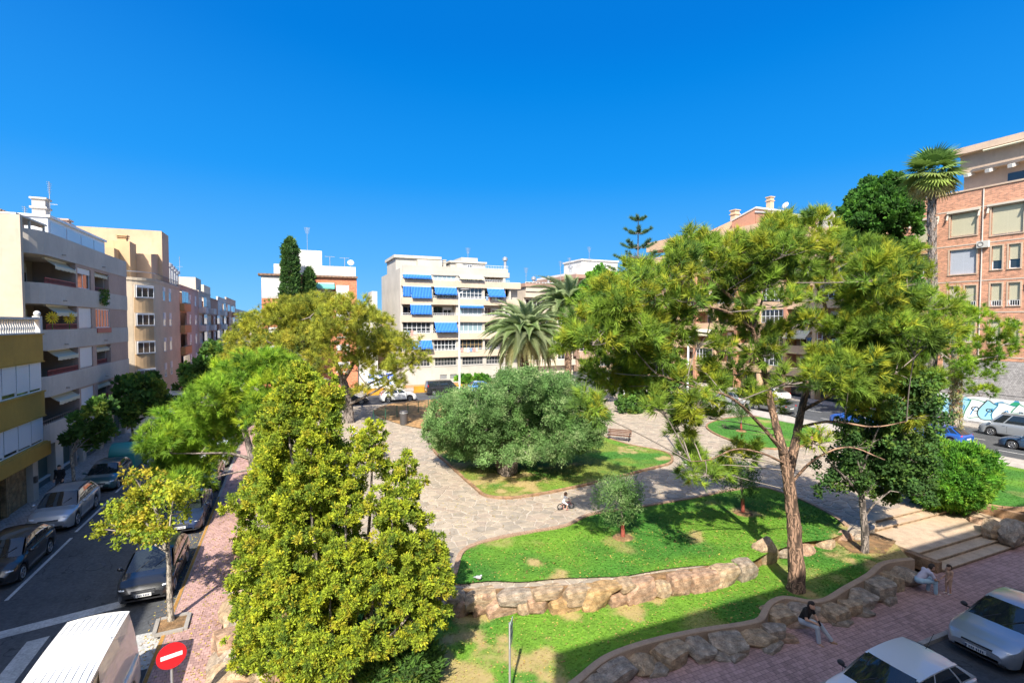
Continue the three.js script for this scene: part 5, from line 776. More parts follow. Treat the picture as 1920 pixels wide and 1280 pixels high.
// golden conifer filling the corner bed: several leaders
{
  const B = G(648, 1296, .3), D = depthOf(B), R = rng(77), items = [], g = thing('conifer_tree', 'yellow green conifer with many leaders growing in the corner bed', 'tree', B);
  const px2m = D / FPX, lobes = [[565, 678, 1000, 100, .2], [616, 700, 1010, 66, -.3], [515, 740, 1030, 74, .4], [545, 720, 980, 80, -.5], [585, 712, 980, 70, .5], [498, 850, 1110, 62, .2], [585, 800, 1120, 80, -.9], [698, 780, 1080, 70, -.2], [650, 900, 1130, 60, -.9], [762, 845, 1120, 62, 0], [735, 930, 1170, 70, -.8], [822, 985, 1170, 38, .2], [800, 1050, 1195, 42, -.5], [475, 1000, 1225, 46, 0], [468, 1130, 1262, 30, -.2], [540, 990, 1235, 72, -.9], [620, 1040, 1250, 80, -1.2], [700, 1050, 1222, 66, -.9], [775, 1095, 1195, 46, -.6], [580, 1120, 1262, 70, -1.3], [510, 1160, 1270, 50, -.8], [650, 1140, 1240, 50, -1.1], [640, 950, 1150, 70, .6], [580, 990, 1150, 90, .9]];
  const limbs = [limb([V(0, -.3, 0), V(-.05, .8, 0), V(.1, 2.4, .1)], .32, .2, 9, 10, .12, 4), limb([V(0, .5, 0), V(.5, 1.4, -.2), V(.9, 3, -.2)], .2, .08, 7, 8, .1, 5)];
  for (const [x, y0, y1, r, dd] of lobes) {
    const a = AD(x, y0, D + dd), b = AD(x, y1, D + dd), Rm = r * px2m, Hh = a.y - b.y, n = Math.round((Math.PI * Rm * Math.hypot(Rm, Hh)) * 24), sd = R() * 50;
    for (let j = 0; j < n; j++) {
      const t = Math.pow(R(), .7), ang = R() * 6.2832, prof = Math.pow(t, .5) * (t > .7 ? Math.sqrt(Math.max(0, 1 - Math.pow((t - .7) / .3, 2) * .8)) : 1), bump = .35 + 1.25 * fbm(ang * 1.5 + sd, t * Hh * 1.6 + sd, 2, 9), k = lerp(1, Math.sqrt(R()), .5) * prof * bump * Rm;
      const o = V(b.x + Math.cos(ang) * k, a.y - t * Hh, b.z + Math.sin(ang) * k), od = V(Math.cos(ang), .5, Math.sin(ang)).normalize(), cr = .05 + R() * .09, u = R(), c = pal.thuja[Math.floor(u * u * 5)];
      if (t > .3 && fbm(o.x * 1.7 + o.z, o.y * 1.7 - o.z, 2, 31) < .36) continue;
      for (let i = 0; i < 9; i++) { const q = onSphere(R), p = o.clone().addScaledVector(q, cr * (.5 + .5 * R())), up = q.multiplyScalar(.9).addScaledVector(od, .5); up.y += .4; const f = .75 + R() * .5, cc = R() < .7 ? c : pal.thuja[Math.floor(R() * 5)]; items.push({ p, up: up.normalize(), a: R() * 6, s: .55 + R() * .45, c: cc.map(v => v * f) }); }
    }
    const aa = a.clone().sub(B), bb_ = b.clone().sub(B); limbs.push(limb([V(lerp(0, bb_.x, .2), Math.max(.4, bb_.y * .4), lerp(0, bb_.z, .2)), V(bb_.x * .8, lerp(bb_.y, aa.y, .15), bb_.z * .8), V(bb_.x, lerp(bb_.y, aa.y, .6), bb_.z), aa.setY(aa.y - .2)], .07, .015, 5, 10, .08, 6));
  }
  obj('trunk', limbs, mBark, g, true); crown(g, TUFT.spray, items, B); console.log('conifer', items.length);
}
// old olive on its lawn island
{
  const B = G(950, 892, PLZ + .15), D = depthOf(B);
  plant('olive_tree', 'old olive tree with a wide silvery crown on the central lawn island', 'tree', { base: B, seed: 15, tuft: TUFT.olive, density: 40, pal: pal.olive, size: 1.15, bunch: .34, per: 9, bark: M('barkDark', [.24, .19, .15], { map: 'bark', bump: 'bark', bs: .03 }), twigs: 3, tw: .03, fill: .5, thin: .35, up: .5,
    limbs: [[[B.clone().add(V(0, -.3, 0)), ...P3(D, [[950, 870], [945, 845], [935, 815]])], .46, .2], [P3(D, [[962, 885], [968, 855], [985, 825], [1010, 800]]), .26, .1], [P3(D, [[940, 885], [928, 855], [900, 820], [880, 800]]), .24, .1], [P3(D, [[952, 850], [955, 800], [960, 760]]), .3, .08]],
    puffs: puffsAt(D, 61, [[850, 785, 46], [828, 812, 32], [900, 762, 46], [960, 745, 50], [1030, 752, 50], [1080, 780, 44], [1108, 815, 26], [960, 800, 62], [880, 830, 40], [1040, 815, 46], [1090, 820, 30], [1060, 728, 28], [1000, 718, 28], [958, 718, 24], [1120, 790, 20], [840, 835, 24], [905, 800, 46], [1000, 790, 50], [865, 760, 30], [905, 842, 24], [1045, 842, 26], [985, 844, 26], [930, 852, 16], [870, 842, 20], [960, 856, 18, -2.4], [910, 858, 14, -2], [1005, 858, 15, -2.2]], 2.6, .8) });
}
function sapling(px, py, top, r, label, dens, palette) {
  const B = G(px, py, PLZ + .06), D = depthOf(B), g = plant('young_tree', label, 'tree', { base: B, seed: px, tuft: TUFT.thin, density: dens, per: 5, bunch: .16, pal: palette, size: 1, twigs: 7, tw: .012, fill: .85, limbs: [[[B.clone().add(V(0, -.1, 0)), ...P3(D, [[px, py - 25], [px - 3, py - 55], [px - 4, top + 20]])], .07, .03]], puffs: puffsAt(D, px, [[px - 12, (py - 40 + top) / 2, r], [px - 4 + r * .3, top + r * .6, r * .7], [px - r * .5, (py - 30 + top) / 2 - r * .2, r * .7], [px + r * .25, (py - 40 + top) / 2 + r * .3, r * .7]], .4, 1) });
  obj('painted_trunk_guard', limb([V(0, -.05, 0), V(0, .3, 0), V(-.03, .75, 0)], .1, .085, 9, 6, .02, 2), M('redGuard', [.42, .10, .065], { map: 'grain' }), g, true); obj('soil_ring', new THREE.CylinderGeometry(.35, .5, .1, 14).translate(0, .02, 0), mSoil, g); return g;
}
sapling(1168, 1008, 902, 42, 'young olive with a red painted trunk on the upper lawn', 34, pal.olive);
sapling(1393, 962, 868, 36, 'sparse young tree with a red trunk guard under the big pine', 20, pal.dark);
sapling(1390, 808, 772, 14, 'tiny sapling in a red soil ring on the back lawn', 30, pal.dark);
// dark tree by the stairs
{
  const B = G(1622, 1040, .6), D = depthOf(B);
  plant('evergreen_tree', 'dark evergreen with bare grey twigs beside the concrete stairs', 'tree', { base: B, seed: 16, tuft: TUFT.broad, density: 24, pal: pal.dark, size: .85, twigs: 14, tw: .014, fill: .9, thin: .3, bark: mBark,
    limbs: [[[B.clone().add(V(0, -.2, 0)), ...P3(D, [[1622, 1000], [1618, 950], [1615, 910], [1620, 860]])], .16, .1], [P3(D, [[1617, 930], [1660, 890, .4], [1700, 860, .6]]), .08, .02], [P3(D, [[1617, 930], [1580, 890, -.4], [1550, 860, -.6]]), .07, .02], [P3(D, [[1620, 970], [1645, 940, -.3], [1670, 920, -.5]]), .05, .02], [P3(D, [[1618, 900], [1600, 840, -.6], [1570, 790, -1]]), .05, .01], [P3(D, [[1618, 880], [1640, 820, -.8], [1660, 780, -1.1]]), .05, .01]],
    puffs: puffsAt(D, 71, [[1640, 880, 48], [1580, 885, 42], [1692, 872, 46], [1602, 832, 34], [1662, 822, 40], [1722, 842, 34], [1552, 908, 20], [1660, 918, 34], [1722, 890, 34], [1692, 800, 34], [1732, 770, 28], [1745, 800, 28], [1715, 925, 20], [1745, 750, 20], [1700, 750, 38], [1722, 715, 34], [1660, 765, 36], [1745, 720, 26], [1690, 830, 42], [1625, 800, 34], [1730, 860, 36], [1610, 870, 40]], 1.2, .85) });
}
// clipped round shrub and its neighbours
function shrub(name, label, c, rx, ry, tuft, dens, palette, seed, size = 1, group, ground = c.y) { const B = V(c.x, ground, c.z); return plant(name, label, 'shrub', { base: B, seed, tuft, density: dens, pal: palette, size, fill: .25, up: .5, thin: 0, per: 6, bunch: .22, grow: 1.0, group, limbs: [[[B.clone().add(V(0, -.1, 0)), B.clone().add(V(.05, ry * .6, 0)), B.clone().add(V(.1, ry * 1.3, .05))], .08, .03]], twigs: 4, tw: .02, puffs: [[V(c.x, ground + ry * .95, c.z), rx, ry, rx], [V(c.x + rx * .25, ground + ry * .7, c.z + .2), rx * .85, ry * .7, rx * .8], [V(c.x - rx * .3, ground + ry * .8, c.z), rx * .75, ry * .75, rx * .8]] }); }
{
  const p = G(1818, 962, PLZ + .1); shrub('round_shrub', 'large glossy round shrub at the head of the stairs', p.add(V(.4, 0, -1.2)), 1.95, 1.62, TUFT.oleander, 75, pal.bush, 81, .9);
  const q = G(752, 1285, .3); shrub('oleander_bush', 'dark narrow-leaved oleander in the shade under the golden conifer', q, .95, .75, TUFT.oleander, 40, pal.street, 82, .9);
  const q2 = G(700, 1270, .3); shrub('low_bush', 'low dark bush tucked beneath the golden conifer trunk', V(q2.x + .4, .3, q2.z - 1), .8, .6, TUFT.broad, 36, pal.dark, 83, .8);
  for (const [px, py, r, l] of [[1745, 905, 34, 'small green shrub between the dark evergreen and the round shrub'], [470, 1010, 26, 'small yellow green shrub on the slab rockery']]) { const s = G(px, py + r, .85), D = depthOf(s); shrub('low_bush', l, s, r * D / FPX, r * D / FPX * .8, TUFT.broad, 40, px > 1000 ? pal.bush : pal.yellow, px, .7); }
}
// street trees
function streetTree(px, py, y, trunkTop, list, label, palette, tuft, dens, size, seed, bark, dj = .8) {
  const B = G(px, py, y), D = depthOf(B); const c0 = list[0];
  return plant('street_tree', label, 'tree', { base: B, seed, tuft, density: dens, pal: palette, size, twigs: 5, tw: .018, fill: .8, thin: .35, bark, limbs: [[[B.clone().add(V(0, -.1, 0)), ...P3(D, [[px - 3, lerp(py, trunkTop, .5)], [px - 6, trunkTop], [c0[0], c0[1]]])], .11, .05], ...list.slice(1, 5).map(q => [P3(D, [[px - 6, trunkTop], [lerp(px - 6, q[0], .5), lerp(trunkTop, q[1], .6)], [q[0], q[1]]]), .05, .015])], puffs: puffsAt(D, seed, list.map(q => [q[0], q[1], q[2] * (seed > 91 ? .86 : 1)]), dj, .85) });
}
streetTree(320, 1165, .12, 1035, [[288, 945, 32], [250, 960, 34], [325, 930, 28], [240, 1000, 28], [290, 990, 31], [205, 980, 20], [262, 910, 24], [305, 900, 16], [282, 1012, 16], [222, 955, 17], [250, 890, 10], [185, 990, 8], [335, 960, 14]], 'slim street tree with sparse yellowing leaves over the dark cars', pal.yellow, TUFT.tiny, 30, 1.05, 91, mBarkPale);
streetTree(140, 922, .13, 850, [[165, 790, 30], [150, 820, 26], [190, 770, 24], [195, 805, 20], [135, 805, 16], [175, 830, 18]], 'dark green street tree on the shaded pavement by the shop fronts', pal.street, TUFT.broadFar, 16, .8, 92, mBarkPale);
streetTree(252, 838, .13, 790, [[262, 745, 34], [240, 730, 26], [290, 750, 28], [255, 770, 28], [300, 730, 18], [245, 710, 16], [280, 715, 18]], 'dark green street tree in front of the rounded cream block', pal.street, TUFT.broadFar, 13, 1, 93, mBark);
streetTree(368, 782, .13, 750, [[362, 705, 24], [350, 725, 20], [380, 720, 20], [372, 690, 18], [345, 700, 14]], 'dark street tree standing behind the bright pine', pal.street, TUFT.broadFar, 10, 1.2, 94, mBark);
streetTree(405, 762, .13, 730, [[402, 672, 24], [420, 690, 20], [390, 690, 20], [400, 650, 16], [425, 660, 12], [385, 660, 12]], 'dark street tree farthest along the shaded row of houses', pal.street, TUFT.broadFar, 9, 1.3, 95, mBark);
// green broadleaf trees behind the pines
function bigTree(px, py, y, list, label, palette, dens, size, seed, name = 'broadleaf_tree', dj = 2, tuft = TUFT.broadFar) { const B = G(px, py, y), D = depthOf(B); return plant(name, label, 'tree', { base: B, seed, tuft, density: dens, pal: palette, size, twigs: 4, tw: .03, fill: .6, thin: .3, limbs: [[[B.clone().add(V(0, -.2, 0)), ...P3(D, [[px, lerp(py, list[0][1], .4)], [list[0][0], list[0][1]]])], .25, .1]], puffs: puffsAt(D, seed, list, dj, .85) }); }
bigTree(1120, 775, .7, [[1110, 560, 30], [1130, 530, 24], [1150, 545, 26], [1095, 585, 26], [1140, 580, 28], [1120, 510, 12], [1165, 560, 20]], 'light green broadleaf tree behind the second palm', pal.bush, 9, 1.2, 96);
bigTree(1230, 770, .85, [[1240, 700, 40], [1200, 740, 34], [1260, 740, 34], [1180, 760, 22], [1225, 660, 30]], 'dark round tree in the middle of the plaza behind the pine', pal.street, 14, 1, 97);
bigTree(629, 700, .6, [[628, 568, 22], [620, 580, 22], [640, 580, 20]], 'clipped round treetop rising behind the umbrella pine', pal.ficus, 9, 1.3, 98, 'clipped_tree', .5);
{
  const B = G(1655, 772, .9), D = depthOf(B) * .97; bigTree(1655, 785, .9, [[1652, 388, 52], [1655, 362, 38], [1632, 410, 42], [1682, 405, 40], [1668, 432, 40], [1622, 428, 32], [1640, 378, 40], [1672, 378, 40], [1640, 480, 44], [1680, 470, 34], [1640, 540, 46], [1680, 540, 38], [1630, 600, 44], [1670, 620, 44], [1620, 660, 40], [1615, 455, 28], [1590, 440, 16], [1660, 690, 40]], 'tall dense dark green tree with a rounded head beside the fan palm', pal.ficus, 11, 1, 99, 'dense_tree', 1.2);
}
// cypress columns
function cypress(px, top, r, dep, label, seed) {
  const a = AD(px, top, dep), base = V(a.x, .5, a.z), rm = r * dep / FPX, Hh = a.y - .5, items = [], R = rng(seed), g = thing('cypress_tree', label, 'tree', base);
  obj('trunk', limb([V(0, -.2, 0), V(0, Hh * .5, 0), V(0, Hh * .92, 0)], .25, .05, 7, 6, .05, 2), mBark, g, true);
  const n = Math.round(6.28 * rm * Hh * 11); for (let i = 0; i < n; i++) { const t = R(), ang = R() * 6.2832, pr = (.50 + .5 * sstep(0, .75, t)) * Math.min(1, Math.pow(t * 16, .5)), k = (.78 + .34 * fbm(ang * 2, t * Hh * 1.1, 2, seed)) * lerp(1, Math.sqrt(R()), .3), p = V(base.x + Math.cos(ang) * rm * pr * k, a.y - t * Hh * .97, base.z + Math.sin(ang) * rm * pr * k), c = pal.cypress[Math.floor(R() * R() * 4)], f = .8 + R() * .5; items.push({ p, up: V(Math.cos(ang) * .5, .9, Math.sin(ang) * .5).normalize(), a: R() * 6, s: 2.4 + R() * 1.6, c: c.map(q => q * f) }); }
  crown(g, TUFT.spray, items, base);
}
cypress(543, 447, 25, 70, 'tallest narrow cypress column before the brick and white block', 5); cypress(579, 503, 17, 72, 'shorter cypress column beside the tallest one', 6);
// Norfolk Island pine
{
  const dep = 82, top = AD(1197, 402, dep), base = V(top.x, .6, top.z), g = thing('norfolk_pine', 'tiered norfolk pine rising alone behind the rose block', 'tree', base), R = rng(9), tiers = [], items = [], Hh = top.y - .6;
  obj('trunk', limb([V(0, 0, 0), V(0, Hh * .5, 0), V(0, Hh, 0)], .3, .06, 7, 8, .03, 2), mBark, g, true);
  for (const [y, r] of [[412, 15], [437, 26], [464, 33], [489, 44], [514, 54], [540, 56], [570, 58]]) { const py = AD(1197, y, dep).y - .6, rm = r * dep / FPX; for (let k = 0; k < 5; k++) { const a = k / 5 * 6.28 + y, e = V(Math.cos(a) * rm, py + rm * .3, Math.sin(a) * rm), m = V(Math.cos(a) * rm * .5, py + rm * .02, Math.sin(a) * rm * .5); tiers.push(limb([V(0, py, 0), m, e], .06, .03, 5, 4, 0, 2)); const n = Math.round(8 + rm * 8); for (let i = 0; i < n; i++) { const t = .25 + .75 * R(), q = V(0, py, 0).lerp(m, Math.min(1, t * 2)).lerp(e, Math.max(0, t * 2 - 1)), s = V(-Math.sin(a), 0, Math.cos(a)).multiplyScalar((R() - .5) * .5 * rm * .5), f = .8 + R() * .4; items.push({ p: q.add(s).add(base), up: V(Math.cos(a) * .8, .7, Math.sin(a) * .8).addScaledVector(onSphere(R), .3).normalize(), a: R() * 6, s: .9 + R() * .5, c: [.09 * f, .18 * f, .075 * f] }); } } }
  const br = obj('branches', tiers, mBark, g, true); br.userData.kind = 'stuff'; crown(g, TUFT.pineFar, items, base);
}
// palms
function frondGeo(len, pairs, lw, droop, seed) { // feather frond along +z from the crown, curving down
  const R = rng(seed), p = [], pt = (t) => V(0, len * (.42 * t - droop * t * t), len * (t - .12 * t * t)); const tri = (a, b, c) => p.push(...a.toArray(), ...b.toArray(), ...c.toArray());
  for (let k = 0; k < 10; k++) { const a = pt(k / 10), b = pt((k + 1) / 10), w = .035 * (1 - k / 11); tri(V(a.x - w, a.y, a.z), V(a.x + w, a.y, a.z), b); tri(V(a.x, a.y - w, a.z), V(a.x, a.y + w, a.z), b); }
  for (let k = 0; k < pairs; k++) { const t = .14 + .86 * k / pairs, o = pt(t), l = lw * Math.sin(Math.PI * Math.min(1, .2 + t * .85)) * (.85 + R() * .3), w = .011; for (const s of [-1, 1]) { const e = V(o.x + s * l * .75, o.y + l * .25 - l * .1 * R(), o.z + l * .62); tri(V(o.x, o.y, o.z - w), V(o.x, o.y + .01, o.z + w), e); tri(V(o.x, o.y - w, o.z), V(o.x, o.y + w, o.z), e); } }
  return triGeo(p);
}
function fanGeo(seed) { const R = rng(seed), p = [], st = 1.0, n = 22; const tri = (a, b, c) => p.push(...a.toArray(), ...b.toArray(), ...c.toArray()); tri(V(-.03, 0, 0), V(.03, 0, 0), V(0, .18, st)); tri(V(0, -.03, 0), V(0, .03, 0), V(0, .18, st)); for (let k = 0; k < n; k++) { const a = lerp(-1.9, 1.9, k / (n - 1)), l = .85 + .25 * Math.cos(a) + R() * .1, d = V(Math.sin(a), -.22 - .25 * R(), Math.cos(a)), c = V(0, .18, st), w = .075, m = c.clone().addScaledVector(V(Math.sin(a), .05, Math.cos(a)), l * .55), e = m.clone().addScaledVector(d, l * .6); const s = V(Math.cos(a), 0, -Math.sin(a)).multiplyScalar(w); tri(c, m.clone().add(s), m.clone().sub(s)); tri(m.clone().add(s), e, m.clone().sub(s)); } return triGeo(p); }
function palm(name, label, px, py, dep, baseY, geo, n, size, cols, trunkR, bark, lo, seed, lean = 0) {
  const c = AD(px, py, dep), base = V(c.x + lean, baseY, c.z), g = thing(name, label, 'palm tree', base), R = rng(seed), Hh = c.y - baseY; const tr = [limb([V(0, -.2, 0), V(-lean * .3, Hh * .5, 0), V(-lean, Hh, 0)], trunkR * 1.1, trunkR, 10, 26, .12, 4)];
  const tm = obj('trunk', tr, bark, g, true); const stubs = []; for (let k = 0; k < 46; k++) { const t = k / 46, a = k * 2.4, y = Hh * (.5 + .5 * t), x0 = -lean * (.5 + .5 * t) * 1; stubs.push(bar(V(x0 + Math.cos(a) * trunkR * .8, y - .15, Math.sin(a) * trunkR * .8), V(x0 + Math.cos(a) * trunkR * 1.45, y + .12, Math.sin(a) * trunkR * 1.45), .07, 4, .03)); } const st = obj('leaf_stubs', stubs, mBarkBrown, tm); st.userData.kind = 'stuff';
  const im = new THREE.InstancedMesh(geo, mLeaf, n), m = new THREE.Matrix4(), col = new Float32Array(n * 3), e = new THREE.Euler(); for (let k = 0; k < n; k++) { const t = k / n, el = lerp(-1.15, lo, Math.pow(t, .8)) + (R() - .5) * .2, a = k * 2.39996 + (R() - .5) * .3, s = size * (.85 + R() * .3); e.set(el, a, (R() - .5) * .5, 'YXZ'); m.compose(V(-lean, Hh, 0), new THREE.Quaternion().setFromEuler(e), V(s, s, s)); im.setMatrixAt(k, m); const q = cols[Math.floor(Math.min(.999, t + (R() - .5) * .3 < 0 ? 0 : t) * cols.length)], f = .8 + R() * .4; col.set([q[0] * f, q[1] * f, q[2] * f], k * 3); } im.instanceColor = new THREE.InstancedBufferAttribute(col, 3); im.name = 'crown'; im.userData.kind = 'stuff'; im.castShadow = true; g.add(im); return g;
}
{
  const fr = frondGeo(1, 52, .155, .66, 3), pc = [[.42, .50, .26], [.38, .47, .22], [.44, .49, .28], [.48, .46, .24]];
  const a = palm('date_palm', 'shorter date palm with a full grey green head behind the olive', 985, 628, 50, .85, fr, 105, 5.0, pc, .34, mBarkBrown, .85, 3), b = palm('date_palm', 'taller date palm with orange fruit stalks beside the olive', 1066, 574, 54, .85, fr, 85, 4.9, pc, .34, mBarkBrown, .7, 4);
  const R = rng(4), fg = []; for (let k = 0; k < 26; k++) { const an = R() * 6.28, h = b.children[0].geometry.boundingBox; const top = AD(1066, 574, 54).y - .85; fg.push(limb([V(0, top, 0), V(Math.cos(an) * .5, top - .1 + .3 * R(), Math.sin(an) * .5), V(Math.cos(an) * (.8 + R() * .5), top - .7 - R() * .8, Math.sin(an) * (.8 + R() * .5))], .03, .06, 4, 5, 0, 2)); } const fs = obj('fruit_stalks', fg, M('dateOrange', [.62, .27, .02], {}), b, true); fs.userData.kind = 'stuff';
  palm('fan_palm', 'tall fan palm with a ragged round head before the brick block', 1748, 325, 41, .9, fanGeo(5), 60, 1.02, [[.15, .26, .06], [.19, .30, .06], [.25, .33, .07], [.40, .36, .15]], .3, mBark, 1.3, 6, 1.0);
  const base = AD(1140, 700, 62); for (const [px, py, dep, l] of [[1295, 690, 46, 'white trunked slender palm stem in the middle of the plaza']]) { }
}
// ---------- vehicles ----------
const mTyre = M('tyre', [.028, .028, .03], { roughness: .9 }), mRim = M('alloy', [.50, .51, .53], { roughness: .3, metalness: .8 }), mCarGlass = M('carGlass', [.018, .024, .028], { phys: true, roughness: .04, clearcoat: 1, clearcoatRoughness: .02 }), mTrim = M('blackTrim', [.03, .03, .032], { roughness: .55 }), mLampClear = M('headlampLens', [.62, .66, .70], { phys: true, roughness: .08, clearcoat: 1 }), mLampRed = M('tailLens', [.42, .012, .012], { phys: true, roughness: .12, clearcoat: 1 }), mPlate = M('numberPlate', [.70, .70, .68], { roughness: .5 });
const paintM = (k, c, metal = .0, rough = .32) => M('paint_' + k, c, { phys: true, roughness: rough, metalness: metal, clearcoat: 1, clearcoatRoughness: .04 });
function quads(rows, closed = false) { const p = []; for (let i = 0; i < rows.length - 1; i++) for (let j = 0; j < rows[i].length - 1; j++) { const a = rows[i][j], b = rows[i][j + 1], c = rows[i + 1][j + 1], d = rows[i + 1][j]; p.push(...a, ...b, ...c, ...a, ...c, ...d); } return triGeo(p); }
const crease = (g, a = .75) => { g.deleteAttribute('normal'); g.deleteAttribute('uv'); return toCreasedNormals(g, a); };
const prof1 = (pts, x) => { if (x <= pts[0][0]) return pts[0][1]; for (let i = 0; i < pts.length - 1; i++) if (x <= pts[i + 1][0]) { const t = (x - pts[i][0]) / (pts[i + 1][0] - pts[i][0]); return lerp(pts[i][1], pts[i + 1][1], t * t * (3 - 2 * t) * .6 + t * .4); } return pts[pts.length - 1][1]; };
const CARS = {
  // top line of the lower body (x forward), then greenhouse: windscreen foot, roof front, roof rear, rear glass foot
  sedan: { L: 4.55, W: 1.8, H: 1.44, belt: .92, top: [[-2.27, .78], [-2.1, .98], [-1.5, 1.03], [-.9, .97], [.9, .94], [1.6, .86], [2.1, .72], [2.27, .55]], g: [1.05, .25, -1.0, -1.75], wb: 1.36, wr: .325, pil: [-.28] },
  hatch: { L: 4.15, W: 1.76, H: 1.48, belt: .95, top: [[-2.07, .8], [-1.95, .98], [-1.5, 1.0], [.9, .95], [1.5, .88], [1.9, .74], [2.07, .55]], g: [1.08, .3, -1.3, -1.95], wb: 1.27, wr: .315, pil: [-.2, -1.1] },
  suv: { L: 4.5, W: 1.85, H: 1.64, belt: 1.03, top: [[-2.25, .85], [-2.12, 1.06], [-1.6, 1.08], [.9, 1.04], [1.6, 1.0], [2.05, .86], [2.25, .62]], g: [1.1, .38, -1.45, -2.08], wb: 1.34, wr: .36, pil: [-.2, -1.15] },
  van: { L: 4.9, W: 1.92, H: 1.97, belt: 1.12, top: [[-2.45, 1.0], [-2.4, 1.14], [.9, 1.14], [1.55, 1.1], [2.1, .95], [2.35, .8], [2.45, .6]], g: [1.75, .95, -2.28, -2.44], wb: 1.5, wr: .335, pil: [.45, -1.0] },
  mini: { L: 3.6, W: 1.62, H: 1.5, belt: .95, top: [[-1.8, .8], [-1.72, .98], [-1.4, 1.0], [.9, .96], [1.3, .9], [1.62, .76], [1.8, .55]], g: [1.05, .35, -1.2, -1.7], wb: 1.15, wr: .29, pil: [-.15, -1.0] },
};
function car(label, kind, paint, x, z, heading, y = 0, o = {}) {
  const c = CARS[kind], hw = c.W / 2, g = thing(o.name || (/van/.test(kind) ? 'van' : 'car'), label, /van/.test(kind) ? 'van' : 'car', [x, y, z], heading, o.group), rear = -c.L / 2, front = c.L / 2, clr = .2, ra = c.wr + .075;
  // lower body
  const xs = []; for (let i = 0; i <= 60; i++) xs.push(lerp(rear, front, i / 60)); const rows = [];
  for (const s of xs) {
    const e = Math.min(1, (s - rear) / .32), f = Math.min(1, (front - s) / .55), rnd = Math.sqrt(Math.max(.0, 1 - Math.pow(1 - e, 2.4) * .32)) * Math.sqrt(Math.max(0, 1 - Math.pow(1 - f, 2.2) * .52)), w = hw * rnd, top = prof1(c.top, s), bk = Math.min(1, Math.min((s - rear) / .12, (front - s) / .16));
    let yb = clr + (1 - bk) * .12; for (const wc_ of [-c.wb, c.wb]) { const d = Math.abs(s - wc_); if (d < ra) yb = Math.max(yb, c.wr + Math.sqrt(ra * ra - d * d)); } yb = Math.min(yb, top - .06);
    const sh = top - .05, h = (t) => lerp(yb, sh, t);
    rows.push([[s, yb + .02, 0], [s, yb, w * .86], [s, yb + .02, w * .955], [s, h(.3), w * .995], [s, h(.62), w], [s, h(.88), w * .985], [s, sh, w * .955], [s, top - .012, w * .86], [s, top + .012, w * .55], [s, top + .022, 0]]);
  }
  const full = rows.map(r => [...r, ...r.slice(0, -1).reverse().map(p => [p[0], p[1], -p[2]])]);
  const capF = full[full.length - 1], capR = full[0], cap = (r, s) => { const n = (r.length - 1) / 2, p = []; for (let i = 0; i < n; i++) { const a = r[i], b = r[i + 1], d = r[r.length - 1 - i], e = r[r.length - 2 - i]; p.push(...a, ...b, ...e, ...a, ...e, ...d); } return triGeo(p); };
  const body = obj('body', crease(mergeGeometries([quads(full), cap(capF), cap(capR)]), .6), paint, g);
  // greenhouse
  const [g0, g1, g2, g3] = c.g, bw = hw * .90, rw = hw * .72, by = (s) => prof1(c.top, s) - .01, roofY = (s) => c.H - .05 * Math.pow((s - (g1 + g2) / 2) / ((g1 - g2) / 2), 2) - .0, N = 8, roof = [];
  for (let i = 0; i <= 14; i++) { const s = lerp(g2 - .04, g1 + .04, i / 14), r = []; for (let j = 0; j <= N; j++) { const v = j / N * 2 - 1; r.push([s, roofY(s) - .045 * Math.pow(Math.abs(v), 2.6), v * (rw + .02)]); } roof.push(r); }
  const rf = obj('roof', crease(quads(roof)), o.roofPaint || paint, g);
  const screen = (xa, xb, ins, name) => { const r = []; for (let i = 0; i <= 5; i++) { const t = i / 5, s = lerp(xa, xb, t), yb = lerp(by(xa), roofY(xb), t), w = lerp(bw, rw, t) - ins, row = []; for (let j = 0; j <= N; j++) { const v = j / N * 2 - 1, bow = (1 - v * v) * .07 * Math.sign(xa - xb); row.push([s + bow, yb + (1 - v * v) * .01 - (t === 1 ? .02 * v * v : 0), v * w]); } r.push(row); } return obj(name, crease(quads(r)), mCarGlass, g); };
  screen(g0, g1, .05, 'windscreen'); if (!o.panel) screen(g3, g2, .06, 'rear_window'); else { const pn = screen(g3, g2, .0, 'rear_panel'); pn.material = paint; }
  // sides: painted panel with glass lying just proud of it
  const side = (s, v, sg, out) => { const xb = s > g1 ? g0 : s < g2 ? g3 : 0; return [s, 0, 0]; };
  for (const sg of [-1, 1]) {
    const P = (u, v, out) => { const s = lerp(lerp(g3, g0, u), lerp(g2, g1, u), v), yy = lerp(by(lerp(g3, g0, u)), roofY(lerp(g2, g1, u)) - .045, v), w = lerp(bw, rw, v) + .025 * Math.sin(v * Math.PI) + out; return [s, yy, sg * w]; };
    const strip_ = (u0, u1, v0, v1, out, n = 8) => { const r = []; for (let i = 0; i <= n; i++) { const u = lerp(u0, u1, i / n), q = []; for (let j = 0; j <= 4; j++) q.push(P(u, lerp(v0, v1, j / 4), out)); r.push(q); } return quads(r); };
    obj('side_frame', crease(strip_(0, 1, -.02, 1, 0, 14)), paint, g);
    const uOf = (s) => (s - g3) / (g0 - g3), cuts = [uOf(g3) + .05, ...c.pil.slice().reverse().map(q => (q - lerp(g3, g2, .5)) / (lerp(g0, g1, .5) - lerp(g3, g2, .5))), .955];
    for (let i = 0; i < cuts.length - 1; i++) { if (o.panel && i < cuts.length - 2) continue; obj('side_window', crease(strip_(cuts[i] + .014, cuts[i + 1] - .014, .09, .93, .008)), mCarGlass, g); }
    // mirror, door seams, handles, sill
    const mr = obj('mirror', [new THREE.SphereGeometry(.1, 10, 8).scale(.75, .75, 1).translate(g0 - .25, by(g0) + .1, sg * (hw + .09)), bx(.05, .04, .14, g0 - .25, by(g0) + .05, sg * (hw + .0))], o.mirror || paint, g);
